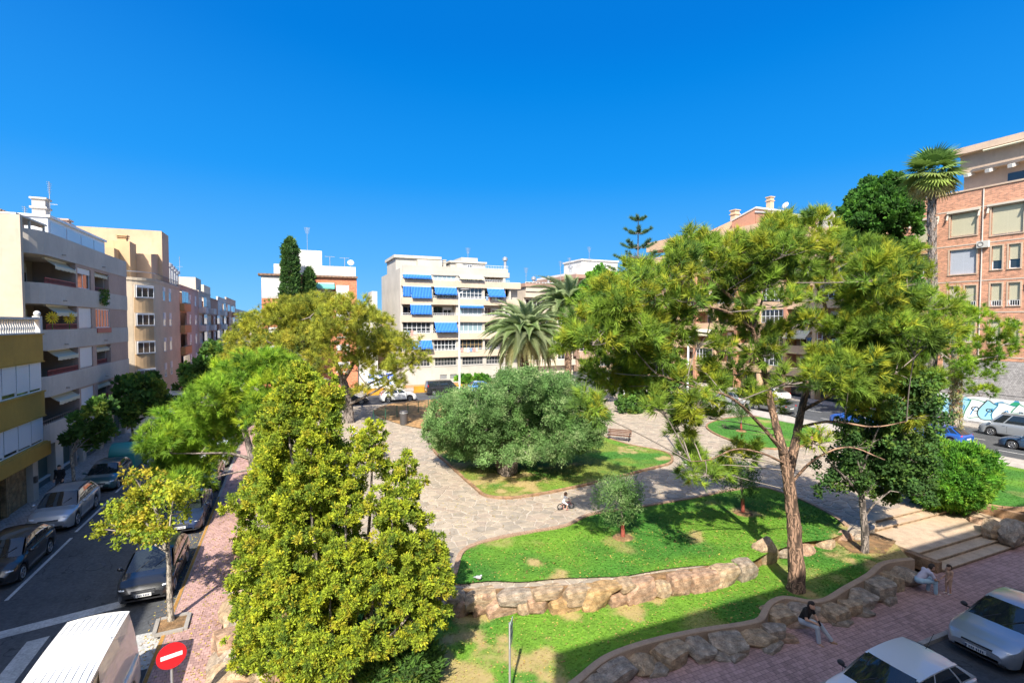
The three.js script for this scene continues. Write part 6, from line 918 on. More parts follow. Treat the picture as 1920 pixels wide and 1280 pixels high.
    const seams = [g0 - .18, c.pil[0], kind === 'van' ? -1.1 : Math.max(-1.15, g2 + .2)]; obj('door_seam', seams.map(s => bx(.012, .56, .006, s, clr + .5, sg * (hw * .998))), mTrim, body);
    for (const s of seams.slice(1)) obj('door_handle', bx(.2, .03, .035, s + .18, c.belt - .13, sg * (hw * .995)), o.handle || paint, body);
    obj('sill_trim', bx(c.wb * 2 - ra * 2 - .05, .1, .02, 0, clr + .06, sg * (hw * .965)), mTrim, body);
    obj('headlight', crease(new THREE.SphereGeometry(.17, 12, 8).scale(1.25, .48, 1.15).rotateY(sg * .5).translate(front - .3, prof1(c.top, front - .3) - .13, sg * (hw * .70))), mLampClear, g);
    obj('tail_light', crease(new THREE.SphereGeometry(.15, 10, 8).scale(.7, kind === 'van' || kind === 'suv' ? 1.5 : .8, 1).translate(rear + .16, c.top[1][1] - (kind === 'van' ? -.1 : .14), sg * (hw * .78))), mLampRed, g);
    for (const wx of [-c.wb, c.wb]) {
      const cz = sg * (hw - .13), w = obj('wheel', [new THREE.CylinderGeometry(c.wr, c.wr, .2, 22).rotateX(Math.PI / 2).translate(wx, c.wr, cz)], mTyre, g); const rg = [new THREE.CylinderGeometry(c.wr * .66, c.wr * .66, .012, 18).rotateX(Math.PI / 2).translate(wx, c.wr, cz + sg * .1)];
      obj('tyre_recess', rg, mTrim, w); const sp = [new THREE.TorusGeometry(c.wr * .64, .018, 5, 18).translate(wx, c.wr, cz + sg * .107), new THREE.CylinderGeometry(.05, .05, .03, 10).rotateX(Math.PI / 2).translate(wx, c.wr, cz + sg * .11)]; for (let k = 0; k < 5; k++) sp.push(bx(.05, c.wr * .62, .02, 0, c.wr * .32, 0).rotateZ(k * 1.2566).translate(wx, c.wr, cz + sg * .11)); obj('rim', sp, mRim, w);
    }
  }
  obj('wheel_well', [-c.wb, c.wb].map(wx => bx(ra * 1.9, c.wr * 1.35, c.W - .34, wx, c.wr * 1.05, 0)), mTrim, body);
  // nose and tail
  const fy = prof1(c.top, front - .05); const gr = obj('grille', [bx(.06, .17, c.W * .42, front - .035, fy - .06, 0), bx(.06, .12, c.W * .6, front - .03, .33, 0)], mTrim, g); obj('grille_bars', [0, 1, 2].map(k => bx(.02, .012, c.W * .4, front - .002, fy - .01 - k * .05, 0)), mRim, gr);
  const pf = obj('number_plate', bx(.02, .11, .52, front + .012, .45, 0), mPlate, g); obj('plate_marks', [bx(.006, .1, .04, front + .024, .45, .235), ...[-.18, -.13, -.08, -.03, .05, .1, .15].map(q => bx(.006, .065, .028, front + .024, .45, q))], M('plateInk', [.05, .06, .12]), pf);
  const pr = obj('number_plate', bx(.02, .11, .52, rear - .008, kind === 'van' ? .7 : .62, 0), mPlate, g);
  obj('wiper', [bar(V(g0 + .02, by(g0) + .03, -.1), V(lerp(g0, g1, .5) + .06, lerp(by(g0), roofY(g1), .5) + .02, -.5), .012, 4), bar(V(g0 + .02, by(g0) + .03, .4), V(lerp(g0, g1, .45) + .06, lerp(by(g0), roofY(g1), .45) + .02, .05), .012, 4)], mTrim, g);
  obj('bumper_strip', [bx(.03, .05, c.W * .78, front - .03, .28, 0), bx(.03, .08, c.W * .8, rear + .02, .36, 0)], mTrim, g);
  if (o.rails) obj('roof_rails', [-1, 1].map(s => bx((g1 - g2) * .9, .03, .03, (g1 + g2) / 2, c.H - .01, s * (rw - .02))), o.rails, g);
  if (o.ribs) { const rb = []; for (let k = 0; k < 9; k++) rb.push(bx((g1 - g2) * .93, .006, .02, (g1 + g2) / 2, c.H - .003 - .045 * Math.pow(Math.abs((k - 4) / 4 * .88), 2.6), (k - 4) / 4 * rw * .88)); obj('roof_ribs', rb, paint, rf); obj('roof_seam', bx(.05, .025, rw * 1.9, -.9, c.H - .01, 0), paint, rf); }
  if (o.antenna) obj('aerial', bar(V(g2 + .1, c.H - .03, 0), V(g2 - .25, c.H + .3, 0), .008, 4), mTrim, g);
  return g;
}
const S_ = -Math.PI / 2, N_ = Math.PI / 2, W_ = Math.PI, E_ = 0;   // headings: towards +z, -z, -x, +x
const pk = { black: paintM('black', [.018, .019, .022]), navy: paintM('navy', [.016, .03, .075]), silver: paintM('silver', [.46, .49, .52], .55, .35), white: paintM('white', [.74, .74, .73]), grey: paintM('grey', [.16, .17, .18], .4), blue: paintM('blue', [.02, .09, .36]), sky: paintM('sky', [.10, .27, .60]), dblue: paintM('dblue', [.04, .085, .16], .3), teal: paintM('teal', [.04, .10, .11], .2) };
CARS.tallvan = { ...CARS.van, H: 2.42, W: 1.86 };
car('white panel van with ribbed roof parked before the zebra crossing', 'tallvan', pk.white, -4.83, -14.65, S_, 0, { panel: 1, ribs: 1 });
car('glossy black car with large grille parked behind the white van', 'hatch', pk.black, -4.98, -24.1, S_, 0, { antenna: 1 });
car('dark navy saloon parked behind the glossy black car', 'sedan', pk.navy, -4.95, -30.9, S_);
car('black car parked under the bright pine behind the navy saloon', 'hatch', pk.black, -4.95, -37.2, S_);
car('white hatchback parked under the bright pine', 'hatch', pk.white, -4.95, -43.0, S_);
car('dark grey car parked beyond the white hatchback under the pine', 'sedan', pk.grey, -4.95, -49.2, S_);
car('black hatchback parked ahead of the silver estate by the ochre house', 'hatch', pk.black, -10.75, -27.6, S_);
car('silver grey estate car parked beside the ochre house door', 'suv', pk.silver, -10.85, -33.7, S_, 0, { rails: mTrim });
car('dark teal hatchback parked in the shade beside the teal container', 'hatch', pk.teal, -10.7, -40.0, S_);
car('grey car with bright windscreen parked beyond the teal container', 'hatch', pk.grey, -10.6, -47.6, S_);
car('silver car parked at the corner of the cross street', 'sedan', pk.silver, -10.6, -53.4, S_);
car('dark car parked beyond the silver one along the pink pavement', 'hatch', pk.dblue, -4.95, -55.2, S_);
car('white hatchback with a shaded blue sheen parked on the near street', 'hatch', pk.white, 14.55, -7.95, W_, 0, { mirror: mTrim, antenna: 1 });
car('silver saloon parked behind the white hatchback on the near street', 'sedan', pk.silver, 21.2, -8.25, W_, 0, { mirror: mTrim });
car('black passenger van on the far street before the white block', 'van', pk.black, 19.6, -68.9, E_, FARY);
car('small sky blue car on the far street beside the lamp post', 'mini', pk.sky, 25.4, -69.4, E_, FARY);
car('white estate car on the far street behind the waste bin', 'suv', pk.white, 12.6, -65.0, E_, FARY);
car('black car half hidden by the umbrella pine on the far street', 'sedan', pk.black, 6.6, -64.6, E_, FARY);
car('grey car on the far street beyond the palms', 'hatch', pk.grey, 33, -69.6, E_, FARY);
car('bright blue hatchback parked by the ivy clad pine', 'hatch', pk.blue, 47.0, -23.4, N_, RSY);
car('blue car parked ahead of the bright blue hatchback', 'suv', pk.blue, 47.1, -29.6, N_, RSY);
car('silver passenger van parked along the graffiti wall', 'van', pk.silver, 54.6, -21.4, N_, RSY, { rails: mTrim });
car('dark blue saloon driving past the silver van', 'sedan', pk.dblue, 50.2, -18.4, N_, RSY);
car('white car parked ahead of the silver van by the graffiti', 'hatch', pk.white, 54.6, -28.6, N_, RSY);
car('grey car on the east street behind the back lawn', 'sedan', pk.grey, 47.1, -38.5, N_, RSY);
car('silver hatchback on the east street behind the back lawn', 'hatch', pk.silver, 47.1, -44.2, N_, RSY);
car('black car on the east street far behind the pine trunk', 'hatch', pk.black, 47.1, -50.4, N_, RSY);
car('white car on the east street beside the orange shops', 'sedan', pk.white, 54.6, -45, N_, RSY);
car('white delivery van standing in the cross street between the blocks', 'van', pk.white, -17.0, -61.5, E_, 0, { panel: 1 });
// concrete mixer in the cross street
{
  const g = thing('concrete_mixer', 'grey and white concrete mixer truck crossing the long street', 'truck', [-7.4, 0, -63.6], Math.PI + .12), mW = pk.white, mR = paintM('truckRed', [.42, .06, .035]);
  obj('chassis', [bx(8, .35, 1.0, 0, .95, 0), bx(8.2, .12, 2.3, -.6, 1.15, 0)], mR, g);
  const cab = obj('cab', crease(new THREE.BoxGeometry(1.9, 2.1, 2.4, 2, 2, 2).translate(3.3, 2.0, 0)), mW, g); obj('windscreen', bx(.04, .8, 2.1, 4.27, 2.5, 0), mCarGlass, cab); for (const s of [-1, 1]) obj('side_window', bx(.9, .7, .03, 3.5, 2.5, s * 1.21), mCarGlass, cab);
  const drum = new THREE.LatheGeometry([[.35, -2.7], [.75, -2.4], [1.12, -.9], [1.25, .2], [1.2, 1.2], [.85, 2.0], [.3, 2.2]].map(q => new THREE.Vector2(...q)), 24); drum.rotateZ(-Math.PI / 2 - .0).rotateZ(-.16).translate(-1.0, 2.6, 0); const d = obj('drum', drum, M('drumWhite', [.62, .63, .64], { roughness: .5 }), g);
  const band = new THREE.CylinderGeometry(1.27, 1.26, .7, 24, 1, true).rotateZ(-Math.PI / 2 - .16).translate(-.75, 2.56, 0); obj('drum_band', band, M('drumGrey', [.18, .18, .19]), d);
  obj('chute', [bx(1.4, .1, .6, -4.2, 2.3, 0, 0, 0, .6), bx(.3, 1.4, 1.2, -3.6, 1.9, 0)], mMetal, g);
  for (const x of [3.2, -1.2, -2.6]) for (const s of [-1, 1]) { const w = obj('wheel', new THREE.CylinderGeometry(.5, .5, .34, 20).rotateX(Math.PI / 2).translate(x, .5, s * 1.02), mTyre, g); obj('rim', new THREE.CylinderGeometry(.26, .26, .36, 14).rotateX(Math.PI / 2).translate(x, .5, s * 1.03), mRim, w); }
}
// ---------- people ----------
// a surface from tapered bones joined smoothly: bones [ax, ay, az, bx, by, bz, ra, rb]
function skin(bones, cell, k = .03, extra) {
  const lo = V(1e9, 1e9, 1e9), hi = V(-1e9, -1e9, -1e9); for (const b of bones) for (const o of [0, 3]) { const r = Math.max(b[6], b[7]) + k + cell * 2; lo.min(V(b[o] - r, b[o + 1] - r, b[o + 2] - r)); hi.max(V(b[o] + r, b[o + 1] + r, b[o + 2] + r)); }
  const c = lo.clone().add(hi).multiplyScalar(.5), h = Math.max(hi.x - lo.x, hi.y - lo.y, hi.z - lo.z) / 2, n = Math.max(12, Math.min(110, Math.ceil(2 * h / cell))), mc = new MarchingCubes(n, mTrim, false, false, 60000); mc.isolation = 0;
  const f = mc.field, hf = n / 2;
  for (let z = 0; z < n; z++) { const pz = c.z + (z - hf) / hf * h; for (let y = 0; y < n; y++) { const py = c.y + (y - hf) / hf * h; for (let x = 0; x < n; x++) {
    const px = c.x + (x - hf) / hf * h; let s = 0;
    if (px < lo.x || px > hi.x || py < lo.y || py > hi.y || pz < lo.z || pz > hi.z) { f[z * n * n + y * n + x] = -1; continue; }
    for (const b of bones) { const dx = b[3] - b[0], dy = b[4] - b[1], dz = b[5] - b[2], L = dx * dx + dy * dy + dz * dz, t = L ? clamp(((px - b[0]) * dx + (py - b[1]) * dy + (pz - b[2]) * dz) / L) : 0, ex = px - b[0] - dx * t, ey = py - b[1] - dy * t, ez = pz - b[2] - dz * t, d = Math.sqrt(ex * ex + ey * ey + ez * ez) - lerp(b[6], b[7], t); s += Math.exp(-d / k * 2.2); }
    f[z * n * n + y * n + x] = s > 0 ? Math.log(s) * k / 2.2 : -1;
  } } }
  mc.update(); const m = mc.count, g = new THREE.BufferGeometry(), pos = new Float32Array(m * 3), nor = new Float32Array(m * 3); for (let i = 0; i < m * 3; i++) { pos[i] = mc.positionArray[i] * h + [c.x, c.y, c.z][i % 3]; nor[i] = mc.normalArray[i]; }
  g.setAttribute('position', new THREE.BufferAttribute(pos, 3)); g.computeVertexNormals(); return g;
}
const bone = (a, b, ra, rb) => [...a, ...b, ra, rb];
// joints in metres, facing +z; s scales an adult of 1.68 m
function person(label, pos, turn, J, col, o = {}) {
  const g = thing('person', label, 'person', pos, turn), s = o.s || 1, cell = o.cell || .017 * Math.max(.6, s), R = (r) => r * s, hs = o.hs || s;
  const { hip, chest, neck, head } = J, mid = chest.map((v, i) => (v + hip[i]) / 2), sd = [-1, 1];
  const bones = [bone(hip, mid, R(.125), R(.115)), bone(mid, chest, R(.115), R(.125)), bone(chest, neck, R(.1), R(.05)), bone(neck, head, R(.048), R(.05)), bone(head, [head[0], head[1] + .07 * hs, head[2] - .01 * hs], .082 * hs, .086 * hs), bone([head[0] + (J.look ? J.look[0] : 0) * .05 * hs, head[1] - .03 * hs, head[2] + .055 * hs], [head[0], head[1] + .02 * hs, head[2] + .03 * hs], .045 * hs, .06 * hs), bone([head[0], head[1] + .005 * hs, head[2] + .09 * hs], [head[0], head[1] + .03 * hs, head[2] + .085 * hs], .013 * hs, .01 * hs)];
  const shirt = [bone(hip, mid, R(.135), R(.13)), bone(mid, chest, R(.13), R(.14)), bone(chest, neck, R(.11), R(.055))], trou = [], shoes = [];
  sd.forEach((q, i) => {
    const a = J.arm[i], l = J.leg[i]; // arm: shoulder, elbow, wrist; leg: hip, knee, ankle, toe
    bones.push(bone([lerp(chest[0], a[0][0], .4), chest[1] + .05 * s, chest[2]], a[0], R(.07), R(.058)), bone(a[0], a[1], R(.052), R(.04)), bone(a[1], a[2], R(.042), R(.028)));
    shirt.push(bone([lerp(chest[0], a[0][0], .4), chest[1] + .05 * s, chest[2]], a[0], R(.08), R(.07)), bone(a[0], o.long ? a[1] : a[0].map((v, k) => lerp(v, a[1][k], .6)), R(.064), R(.056))); if (o.long) shirt.push(bone(a[1], a[2].map((v, k) => lerp(a[1][k], v, .92)), R(.056), R(.042)));
    // hand: palm and five fingers
    const d = V(...a[2]).sub(V(...a[1])).normalize(), sid = d.clone().cross(V(0, 1, .3)).normalize(), w = V(...a[2]), pa = w.clone().addScaledVector(d, .07 * s), at = (p) => p.toArray(); bones.push(bone(at(w), at(pa), R(.028), R(.034)));
    for (let k = 0; k < 4; k++) { const b0 = pa.clone().addScaledVector(sid, (k - 1.5) * .02 * s), b1 = b0.clone().addScaledVector(d, [.038, .045, .042, .034][k] * s), b2 = b1.clone().addScaledVector(d, .022 * s).add(V(0, -.022 * s, 0)); bones.push(bone(at(b0), at(b1), R(.0105), R(.0095)), bone(at(b1), at(b2), R(.0095), R(.008))); }
    const th = w.clone().addScaledVector(d, .025 * s).addScaledVector(sid, -q * .03 * s); bones.push(bone(at(th), at(th.clone().addScaledVector(d, .045 * s).addScaledVector(sid, -q * .02 * s)), R(.012), R(.009)));
    bones.push(bone(l[0], l[1], R(.08), R(.055)), bone(l[1], l[2], R(.055), R(.036)), bone(l[2], l[3], R(.036), R(.03))); const cut = o.shorts ? .35 : .93;
    trou.push(bone(hip, l[0], R(.13), R(.105)), bone(l[0], l[1], R(.098), R(.072))); if (!o.shorts) trou.push(bone(l[1], l[1].map((v, k) => lerp(v, l[2][k], cut)), R(.072), R(.062)));
    shoes.push([bone([l[2][0], l[2][1] - .035 * s, l[2][2]], [l[3][0], l[3][1], l[3][2]], R(.045), R(.038))]);
    bones.push(bone([head[0] + q * .078 * hs, head[1] + .02 * hs, head[2] - .005], [head[0] + q * .08 * hs, head[1] + .055 * hs, head[2] - .01], .014 * hs, .016 * hs)); // ear
  });
  obj('body', skin(bones, cell, .022 * s), M('skin' + (o.skin || ''), o.skinC || [.52, .30, .20], { roughness: .6 }), g);
  obj('shirt', skin(shirt, cell, .025 * s), M('cloth' + label.length + 's' + Math.round(pos.x * 9), col.shirt, { roughness: .9 }), g); obj('trousers', skin(trou, cell, .025 * s), M('cloth' + label.length + 't' + Math.round(pos.x * 9), col.trousers, { roughness: .9 }), g);
  for (const sh of shoes) obj('shoe', skin(sh, cell * .9, .012), M('cloth' + label.length + 'h' + Math.round(pos.x * 9), col.shoes, { roughness: .8 }), g);
  const hb = [bone([head[0], head[1] + .075 * hs, head[2] - .03 * hs], [head[0], head[1] + .1 * hs, head[2] + .0], .09 * hs, .082 * hs), bone([head[0], head[1] + .05 * hs, head[2] - .05 * hs], [head[0], head[1] - .02 * hs, head[2] - .06 * hs], .08 * hs, .06 * hs)]; if (o.longHair) hb.push(bone([head[0] - .05 * hs, head[1], head[2] - .06 * hs], [head[0] - .06 * hs, head[1] - .2 * hs, head[2] - .05 * hs], .06 * hs, .04 * hs), bone([head[0] + .05 * hs, head[1], head[2] - .06 * hs], [head[0] + .06 * hs, head[1] - .2 * hs, head[2] - .05 * hs], .06 * hs, .04 * hs)); if (o.bun) hb.push(bone([head[0], head[1] + .19 * hs, head[2] - .04 * hs], [head[0], head[1] + .21 * hs, head[2] - .04 * hs], .05 * hs, .04 * hs));
  obj('hair', skin(hb, cell, .02), M('hair' + Math.round(pos.x * 9), col.hair, { roughness: .7 }), g);
  obj('eyes', sd.map(q => new THREE.SphereGeometry(.011 * hs, 6, 5).translate(head[0] + q * .034 * hs, head[1] + .045 * hs, head[2] + .083 * hs)), M('eyeDark', [.03, .02, .02]), g);
  return g;
}
const standing = (s, step = 0, armSwing = .1) => { const k = (v) => v.map(q => q * s); return { hip: k([0, .92, 0]), chest: k([0, 1.27, .01]), neck: k([0, 1.44, 0]), head: k([0, 1.53, .03]), arm: [[k([-.18, 1.38, 0]), k([-.22, 1.12, -.05 - armSwing * .5]), k([-.22, .88, armSwing])], [k([.18, 1.38, 0]), k([.22, 1.12, -.03 + armSwing * .3]), k([.22, .9, .12 + armSwing])]], leg: [[k([-.09, .88, 0]), k([-.1, .48, step * .5 + .03]), k([-.1, .08, step]), k([-.11, .035, step + .15])], [k([.09, .88, 0]), k([.1, .48, -step * .3 + .03]), k([.1, .08, -step]), k([.11, .035, -step + .15])]] }; };
{ // woman on the rock wall, looking down at a phone
  const p = G(1506, 1168, .5), pos = V(p.x, .05, p.z + .12), sy = .47;
  const J = { hip: [0, sy + .1, -.12], chest: [0, sy + .44, .02], neck: [0, sy + .60, .08], head: [.01, sy + .67, .16], arm: [[[-.17, sy + .53, .05], [-.24, sy + .3, .14], [-.08, sy + .24, .33]], [[.17, sy + .53, .05], [.24, sy + .28, .14], [.07, sy + .25, .34]]], leg: [[[-.09, sy + .1, -.08], [-.06, sy + .12, .38], [-.04, .1, .44], [-.05, .05, .58]], [[.09, sy + .1, -.08], [.13, sy + .14, .36], [.38, .14, .6], [.46, .07, .7]]] };
  const w = person('person in black top and pale jeans sitting on the rock wall with a phone', pos, .1, J, { shirt: [.012, .012, .013], trousers: [.42, .46, .50], shoes: [.30, .18, .09], hair: [.02, .014, .012] }, { longHair: 1 });
  const ph = obj('smartphone', bx(.075, .15, .01, 0, 0, 0, 0, -.6), M('phoneDark', [.02, .02, .025], { roughness: .2 })); ph.position.copy(V(-.02, sy + .27, .43).applyAxisAngle(V(0, 1, 0), .1).add(pos)); tag(ph, 'dark phone held by the person in the black top', 'phone');
}
{ // person leaning forward at the stair end of the wall
  const p = G(1722, 1092, .5), pos = V(p.x + .1, .08, p.z + .1), sy = .46;
  const J = { hip: [0, sy + .1, -.14], chest: [0, sy + .38, .10], neck: [0, sy + .5, .22], head: [0, sy + .55, .32], arm: [[[-.18, sy + .43, .15], [-.25, sy + .22, .28], [-.1, sy + .12, .46]], [[.18, sy + .43, .15], [.25, sy + .22, .28], [.1, sy + .12, .46]]], leg: [[[-.1, sy + .1, -.1], [-.13, sy + .1, .36], [-.12, .1, .40], [-.13, .05, .54]], [[.1, sy + .1, -.1], [.13, sy + .1, .34], [.14, .1, .30], [.16, .05, .44]]] };
  person('person in pale lilac shirt and light jeans bending forward beside the steps', pos, 1.1, J, { shirt: [.52, .50, .60], trousers: [.36, .52, .62], shoes: [.55, .45, .42], hair: [.03, .02, .015] }, {});
  const t = G(1779, 1113, .12); person('toddler in tan clothes standing before the seated person', V(t.x, .12, t.z), -1.9, standing(.64, .04, .2), { shirt: [.50, .31, .21], trousers: [.52, .34, .24], shoes: [.62, .56, .52], hair: [.05, .03, .02] }, { s: .66, hs: .85, shorts: 1 });
}
{ // small child on a balance bike
  const p = G(1060, 955, PLZ), s = .58, k = (v) => v.map(q => q * s), h = Math.PI / 2 - .12;
  const J = { hip: [0, .40, -.1], chest: [0, .60, -.02], neck: [0, .70, 0], head: [0, .755, .03], arm: [[[-.11, .66, -.01], [-.14, .56, .1], [-.13, .52, .22]], [[.11, .66, -.01], [.14, .56, .1], [.13, .52, .22]]], leg: [[[-.06, .38, -.08], [-.09, .27, .08], [-.1, .06, .02], [-.1, .03, .1]], [[.06, .38, -.08], [.09, .27, .04], [.1, .06, -.1], [.1, .03, -.02]]] };
  person('small child in white riding a little bike on the paving', p.clone(), h, J, { shirt: [.72, .71, .72], trousers: [.66, .62, .62], shoes: [.45, .12, .14], hair: [.16, .08, .04] }, { s: .55, hs: .8, shorts: 1 });
  const b = thing('balance_bike', 'little red brown balance bike under the child in white', 'bicycle', p.clone(), h), fr = M('bikeRed', [.34, .06, .05], { roughness: .4 });
  for (const z of [-.28, .34]) { const w = obj('wheel', new THREE.TorusGeometry(.135, .026, 8, 20).rotateY(Math.PI / 2).translate(0, .165, z), mTyre, b); obj('hub', [bar(V(-.03, .165, z), V(.03, .165, z), .02, 6), bar(V(0, .05, z), V(0, .28, z), .008, 4), bar(V(0, .165, z - .12), V(0, .165, z + .12), .008, 4)], mMetal, w); }
  obj('frame', [bar(V(0, .165, -.28), V(0, .31, -.1), .016), bar(V(0, .31, -.1), V(0, .36, .24), .018), bar(V(0, .165, .34), V(0, .5, .22), .016)], fr, b); obj('saddle', new THREE.SphereGeometry(.07, 10, 6).scale(.7, .4, 1.3).translate(0, .345, -.12), mTrim, b); obj('handlebar', [bar(V(-.16, .51, .21), V(.16, .51, .21), .014)], mTrim, b);
}
{ const p = G(112, 926, .13); person('person in black walking along the shaded shop pavement', V(p.x, .13, p.z), 0, standing(1.03, .22, .1), { shirt: [.012, .012, .014], trousers: [.03, .032, .038], shoes: [.05, .05, .05], hair: [.03, .022, .018] }, { s: 1.03, long: 1, cell: .028 }); }
{ const p = G(1523, 842, PLZ); person('child in pink and white standing near the dark evergreen', p, .5, standing(.72, .05), { shirt: [.72, .22, .36], trousers: [.70, .50, .48], shoes: [.6, .5, .5], hair: [.05, .03, .03] }, { s: .72, hs: .9, cell: .022 }); }
{ const p = G(763, 727, .5); person('person in dark red walking past the white block', V(p.x, .5, p.z), 1.4, standing(1, .2), { shirt: [.20, .05, .05], trousers: [.05, .05, .08], shoes: [.05, .05, .05], hair: [.03, .02, .02] }, { cell: .034 }); const q = G(664, 842, PLZ); person('person in grey top on the plaza half hidden by the golden conifer', q, 2.5, standing(1, .15), { shirt: [.45, .43, .46], trousers: [.1, .11, .16], shoes: [.1, .1, .1], hair: [.5, .48, .46] }, { cell: .03 }); }
// ---------- street furniture ----------
{ // no-entry sign
  const p = G(321, 1229, 2.35), g = thing('no_entry_sign', 'round red no entry sign on a grey post by the pink pavement', 'sign', [p.x, .12, p.z], .28), y = 2.23;
  obj('post', cyl(.03, .03, 2.5, 0, 0, -.04, 10), mMetal, g); const d = obj('sign_disc', new THREE.CylinderGeometry(.31, .31, .012, 40).rotateX(Math.PI / 2).translate(0, y, 0), M('signRed', [.62, .012, .02], { roughness: .4 }), g);
  obj('white_bar', bx(.44, .095, .006, 0, y, .010), M('signWhite', [.80, .80, .80], { roughness: .5 }), d); obj('sign_bracket', bx(.2, .04, .03, 0, y, -.02), mMetal, g);
}
{ // parking sign seen almost edge-on above the lower lawn
  const b = G(962, 1320, .3), g = thing('plate_sign', 'narrow pale sign plate seen edge-on above the lower lawn', 'sign', [5.2, .0, -12.05], .98);
  obj('post', cyl(.03, .03, 2.45, 0, 0, 0, 8), mMetal, g); const pl = obj('plate', bx(.42, .62, .012, 0, 2.2, .04), M('signPale', [.62, .64, .65], { roughness: .4, metalness: .3 }), g); obj('plate_print', [bx(.3, .06, .004, 0, 2.36, .049), bx(.3, .1, .004, 0, 2.15, .049)], M('signInk', [.10, .12, .2]), pl);
}
{ // tall lamp post on the far street
  const t = AD(861, 548, 66), g = thing('street_lamp', 'tall white street lamp rising before the white block', 'lamp', [t.x, .45, t.z]), h = t.y - .45;
  obj('post', [cyl(.14, .08, h, 0, 0, 0, 12), cyl(.22, .2, .5, 0, 0, 0, 12)], mWhiteAlu, g); obj('arm', bar(V(0, h - .15, 0), V(.8, h + .35, 0), .05), mWhiteAlu, g); obj('lamp_head', crease(new THREE.SphereGeometry(.5, 14, 8).scale(1.3, .28, .6).translate(.75, h + .4, 0)), M('lampGrey', [.22, .22, .22], { roughness: .4 }), g);
}
for (const [px, py, top, l] of [[1288, 872, 640, 'white lamp post standing in the plaza behind the pine boughs'], [1170, 770, 668, 'white lamp post behind the olive by the east street']]) { const p = G(px, py, PLZ), D = depthOf(p), h = AD(px, top, D).y - PLZ, g = thing('plaza_lamp', l, 'lamp', p); obj('post', [cyl(.09, .06, h, 0, 0, 0, 10), cyl(.14, .13, .4, 0, 0, 0, 10)], mWhiteAlu, g); obj('lantern', [cyl(.16, .26, .4, 0, h, 0, 10), cyl(.3, .05, .16, 0, h + .4, 0, 10)], M('lanternGlass', [.6, .62, .6], { roughness: .2 }), g); }
{ const p = G(757, 796, PLZ), g = thing('litter_bin', 'dark round litter bin on the sandy edge of the plaza', 'bin', p); obj('drum', [cyl(.34, .36, 1.05, 0, 0.05, 0, 18)], M('binDark', [.07, .065, .065], { roughness: .5 }), g); obj('rim', new THREE.TorusGeometry(.36, .04, 6, 20).rotateX(Math.PI / 2).translate(0, 1.1, 0), mMetal, g); obj('lid', cyl(.4, .34, .1, 0, 1.2, 0, 18), MATS.binDark, g); obj('lid_post', [bar(V(-.3, 1.1, 0), V(-.3, 1.22, 0), .02), bar(V(.3, 1.1, 0), V(.3, 1.22, 0), .02)], mMetal, g); }
function bench(label, p, turn) { const g = thing('park_bench', label, 'bench', p, turn), w = M('benchWood', [.17, .075, .04], { map: 'grain', roughness: .6 }), L = 1.9; for (let k = 0; k < 4; k++) obj('seat_slat', bx(L, .03, .095, 0, .44, -.16 + k * .11), w, g); for (let k = 0; k < 3; k++) obj('back_slat', bx(L, .1, .03, 0, .56 + k * .125, -.25 - k * .035, 0, -.25), w, g); for (const s of [-1, 1]) { obj('leg', [bx(.05, .44, .05, s * .8, .21, .18), bx(.05, .9, .05, s * .8, .44, -.27, 0, -.18), bx(.05, .04, .5, s * .8, .4, -.04)], mTrim, g); obj('armrest', [bx(.05, .03, .45, s * .86, .63, -.02), bx(.04, .22, .04, s * .86, .52, .18)], mTrim, g); } return g; }
bench('dark wooden bench facing away beside the olive lawn', G(1161, 826, PLZ), -.83);
bench('dark wooden bench on the plaza before the umbrella pine', G(700, 860, PLZ), .4);
// green wire fence round the sandy corner
{ const a = G(870, 757, PLZ), b = G(700, 792, PLZ), g = thing('wire_fence', 'low green wire fence behind the litter bin', 'fence'), n = 9; const pts = []; for (let i = 0; i <= n; i++) pts.push(a.clone().lerp(b, i / n).setY(PLZ)); const mG = M('fenceGreen', [.03, .12, .07], { roughness: .5 }); pts.forEach(p => obj('fence_post', cyl(.04, .04, 1.25, p.x, p.y, p.z, 8), mG, g)); for (let i = 0; i < n; i++) { const w = []; for (let k = 0; k < 5; k++) w.push(bar(pts[i].clone().setY(PLZ + .15 + k * .25), pts[i + 1].clone().setY(PLZ + .15 + k * .25), .008, 4)); for (let k = 1; k < 12; k++) { const q = pts[i].clone().lerp(pts[i + 1], k / 12); w.push(bar(q.clone().setY(PLZ + .12), q.clone().setY(PLZ + 1.18), .006, 4)); } obj('fence_mesh', w, mG, g); } }
{ // teal recycling container
  const g = thing('recycling_container', 'rounded teal recycling container beside the shaded parked cars', 'container', [-10.7, 0, -43.9], Math.PI / 2), m = M('containerTeal', [.02, .20, .19], { roughness: .5 }); const s = new THREE.Shape(); s.moveTo(-.9, .15); s.lineTo(.9, .15); s.lineTo(1.0, 1.15); s.quadraticCurveTo(.85, 1.75, 0, 1.8); s.quadraticCurveTo(-.85, 1.75, -1.0, 1.15); obj('shell', crease(new THREE.ExtrudeGeometry(s, { depth: 1.4, bevelEnabled: true, bevelSize: .05, bevelThickness: .05, bevelSegments: 2, curveSegments: 10 }).translate(0, 0, -.7)), m, g); obj('foot', [bb(-.8, .8, 0, .15, -.6, .6)], mTrim, g); obj('slot', bx(.7, .16, .03, 0, 1.3, .77), mTrim, g); obj('lid_seam', bx(2.02, .04, 1.52, 0, 1.14, 0), M('tealDark', [.012, .11, .105]), g);
}
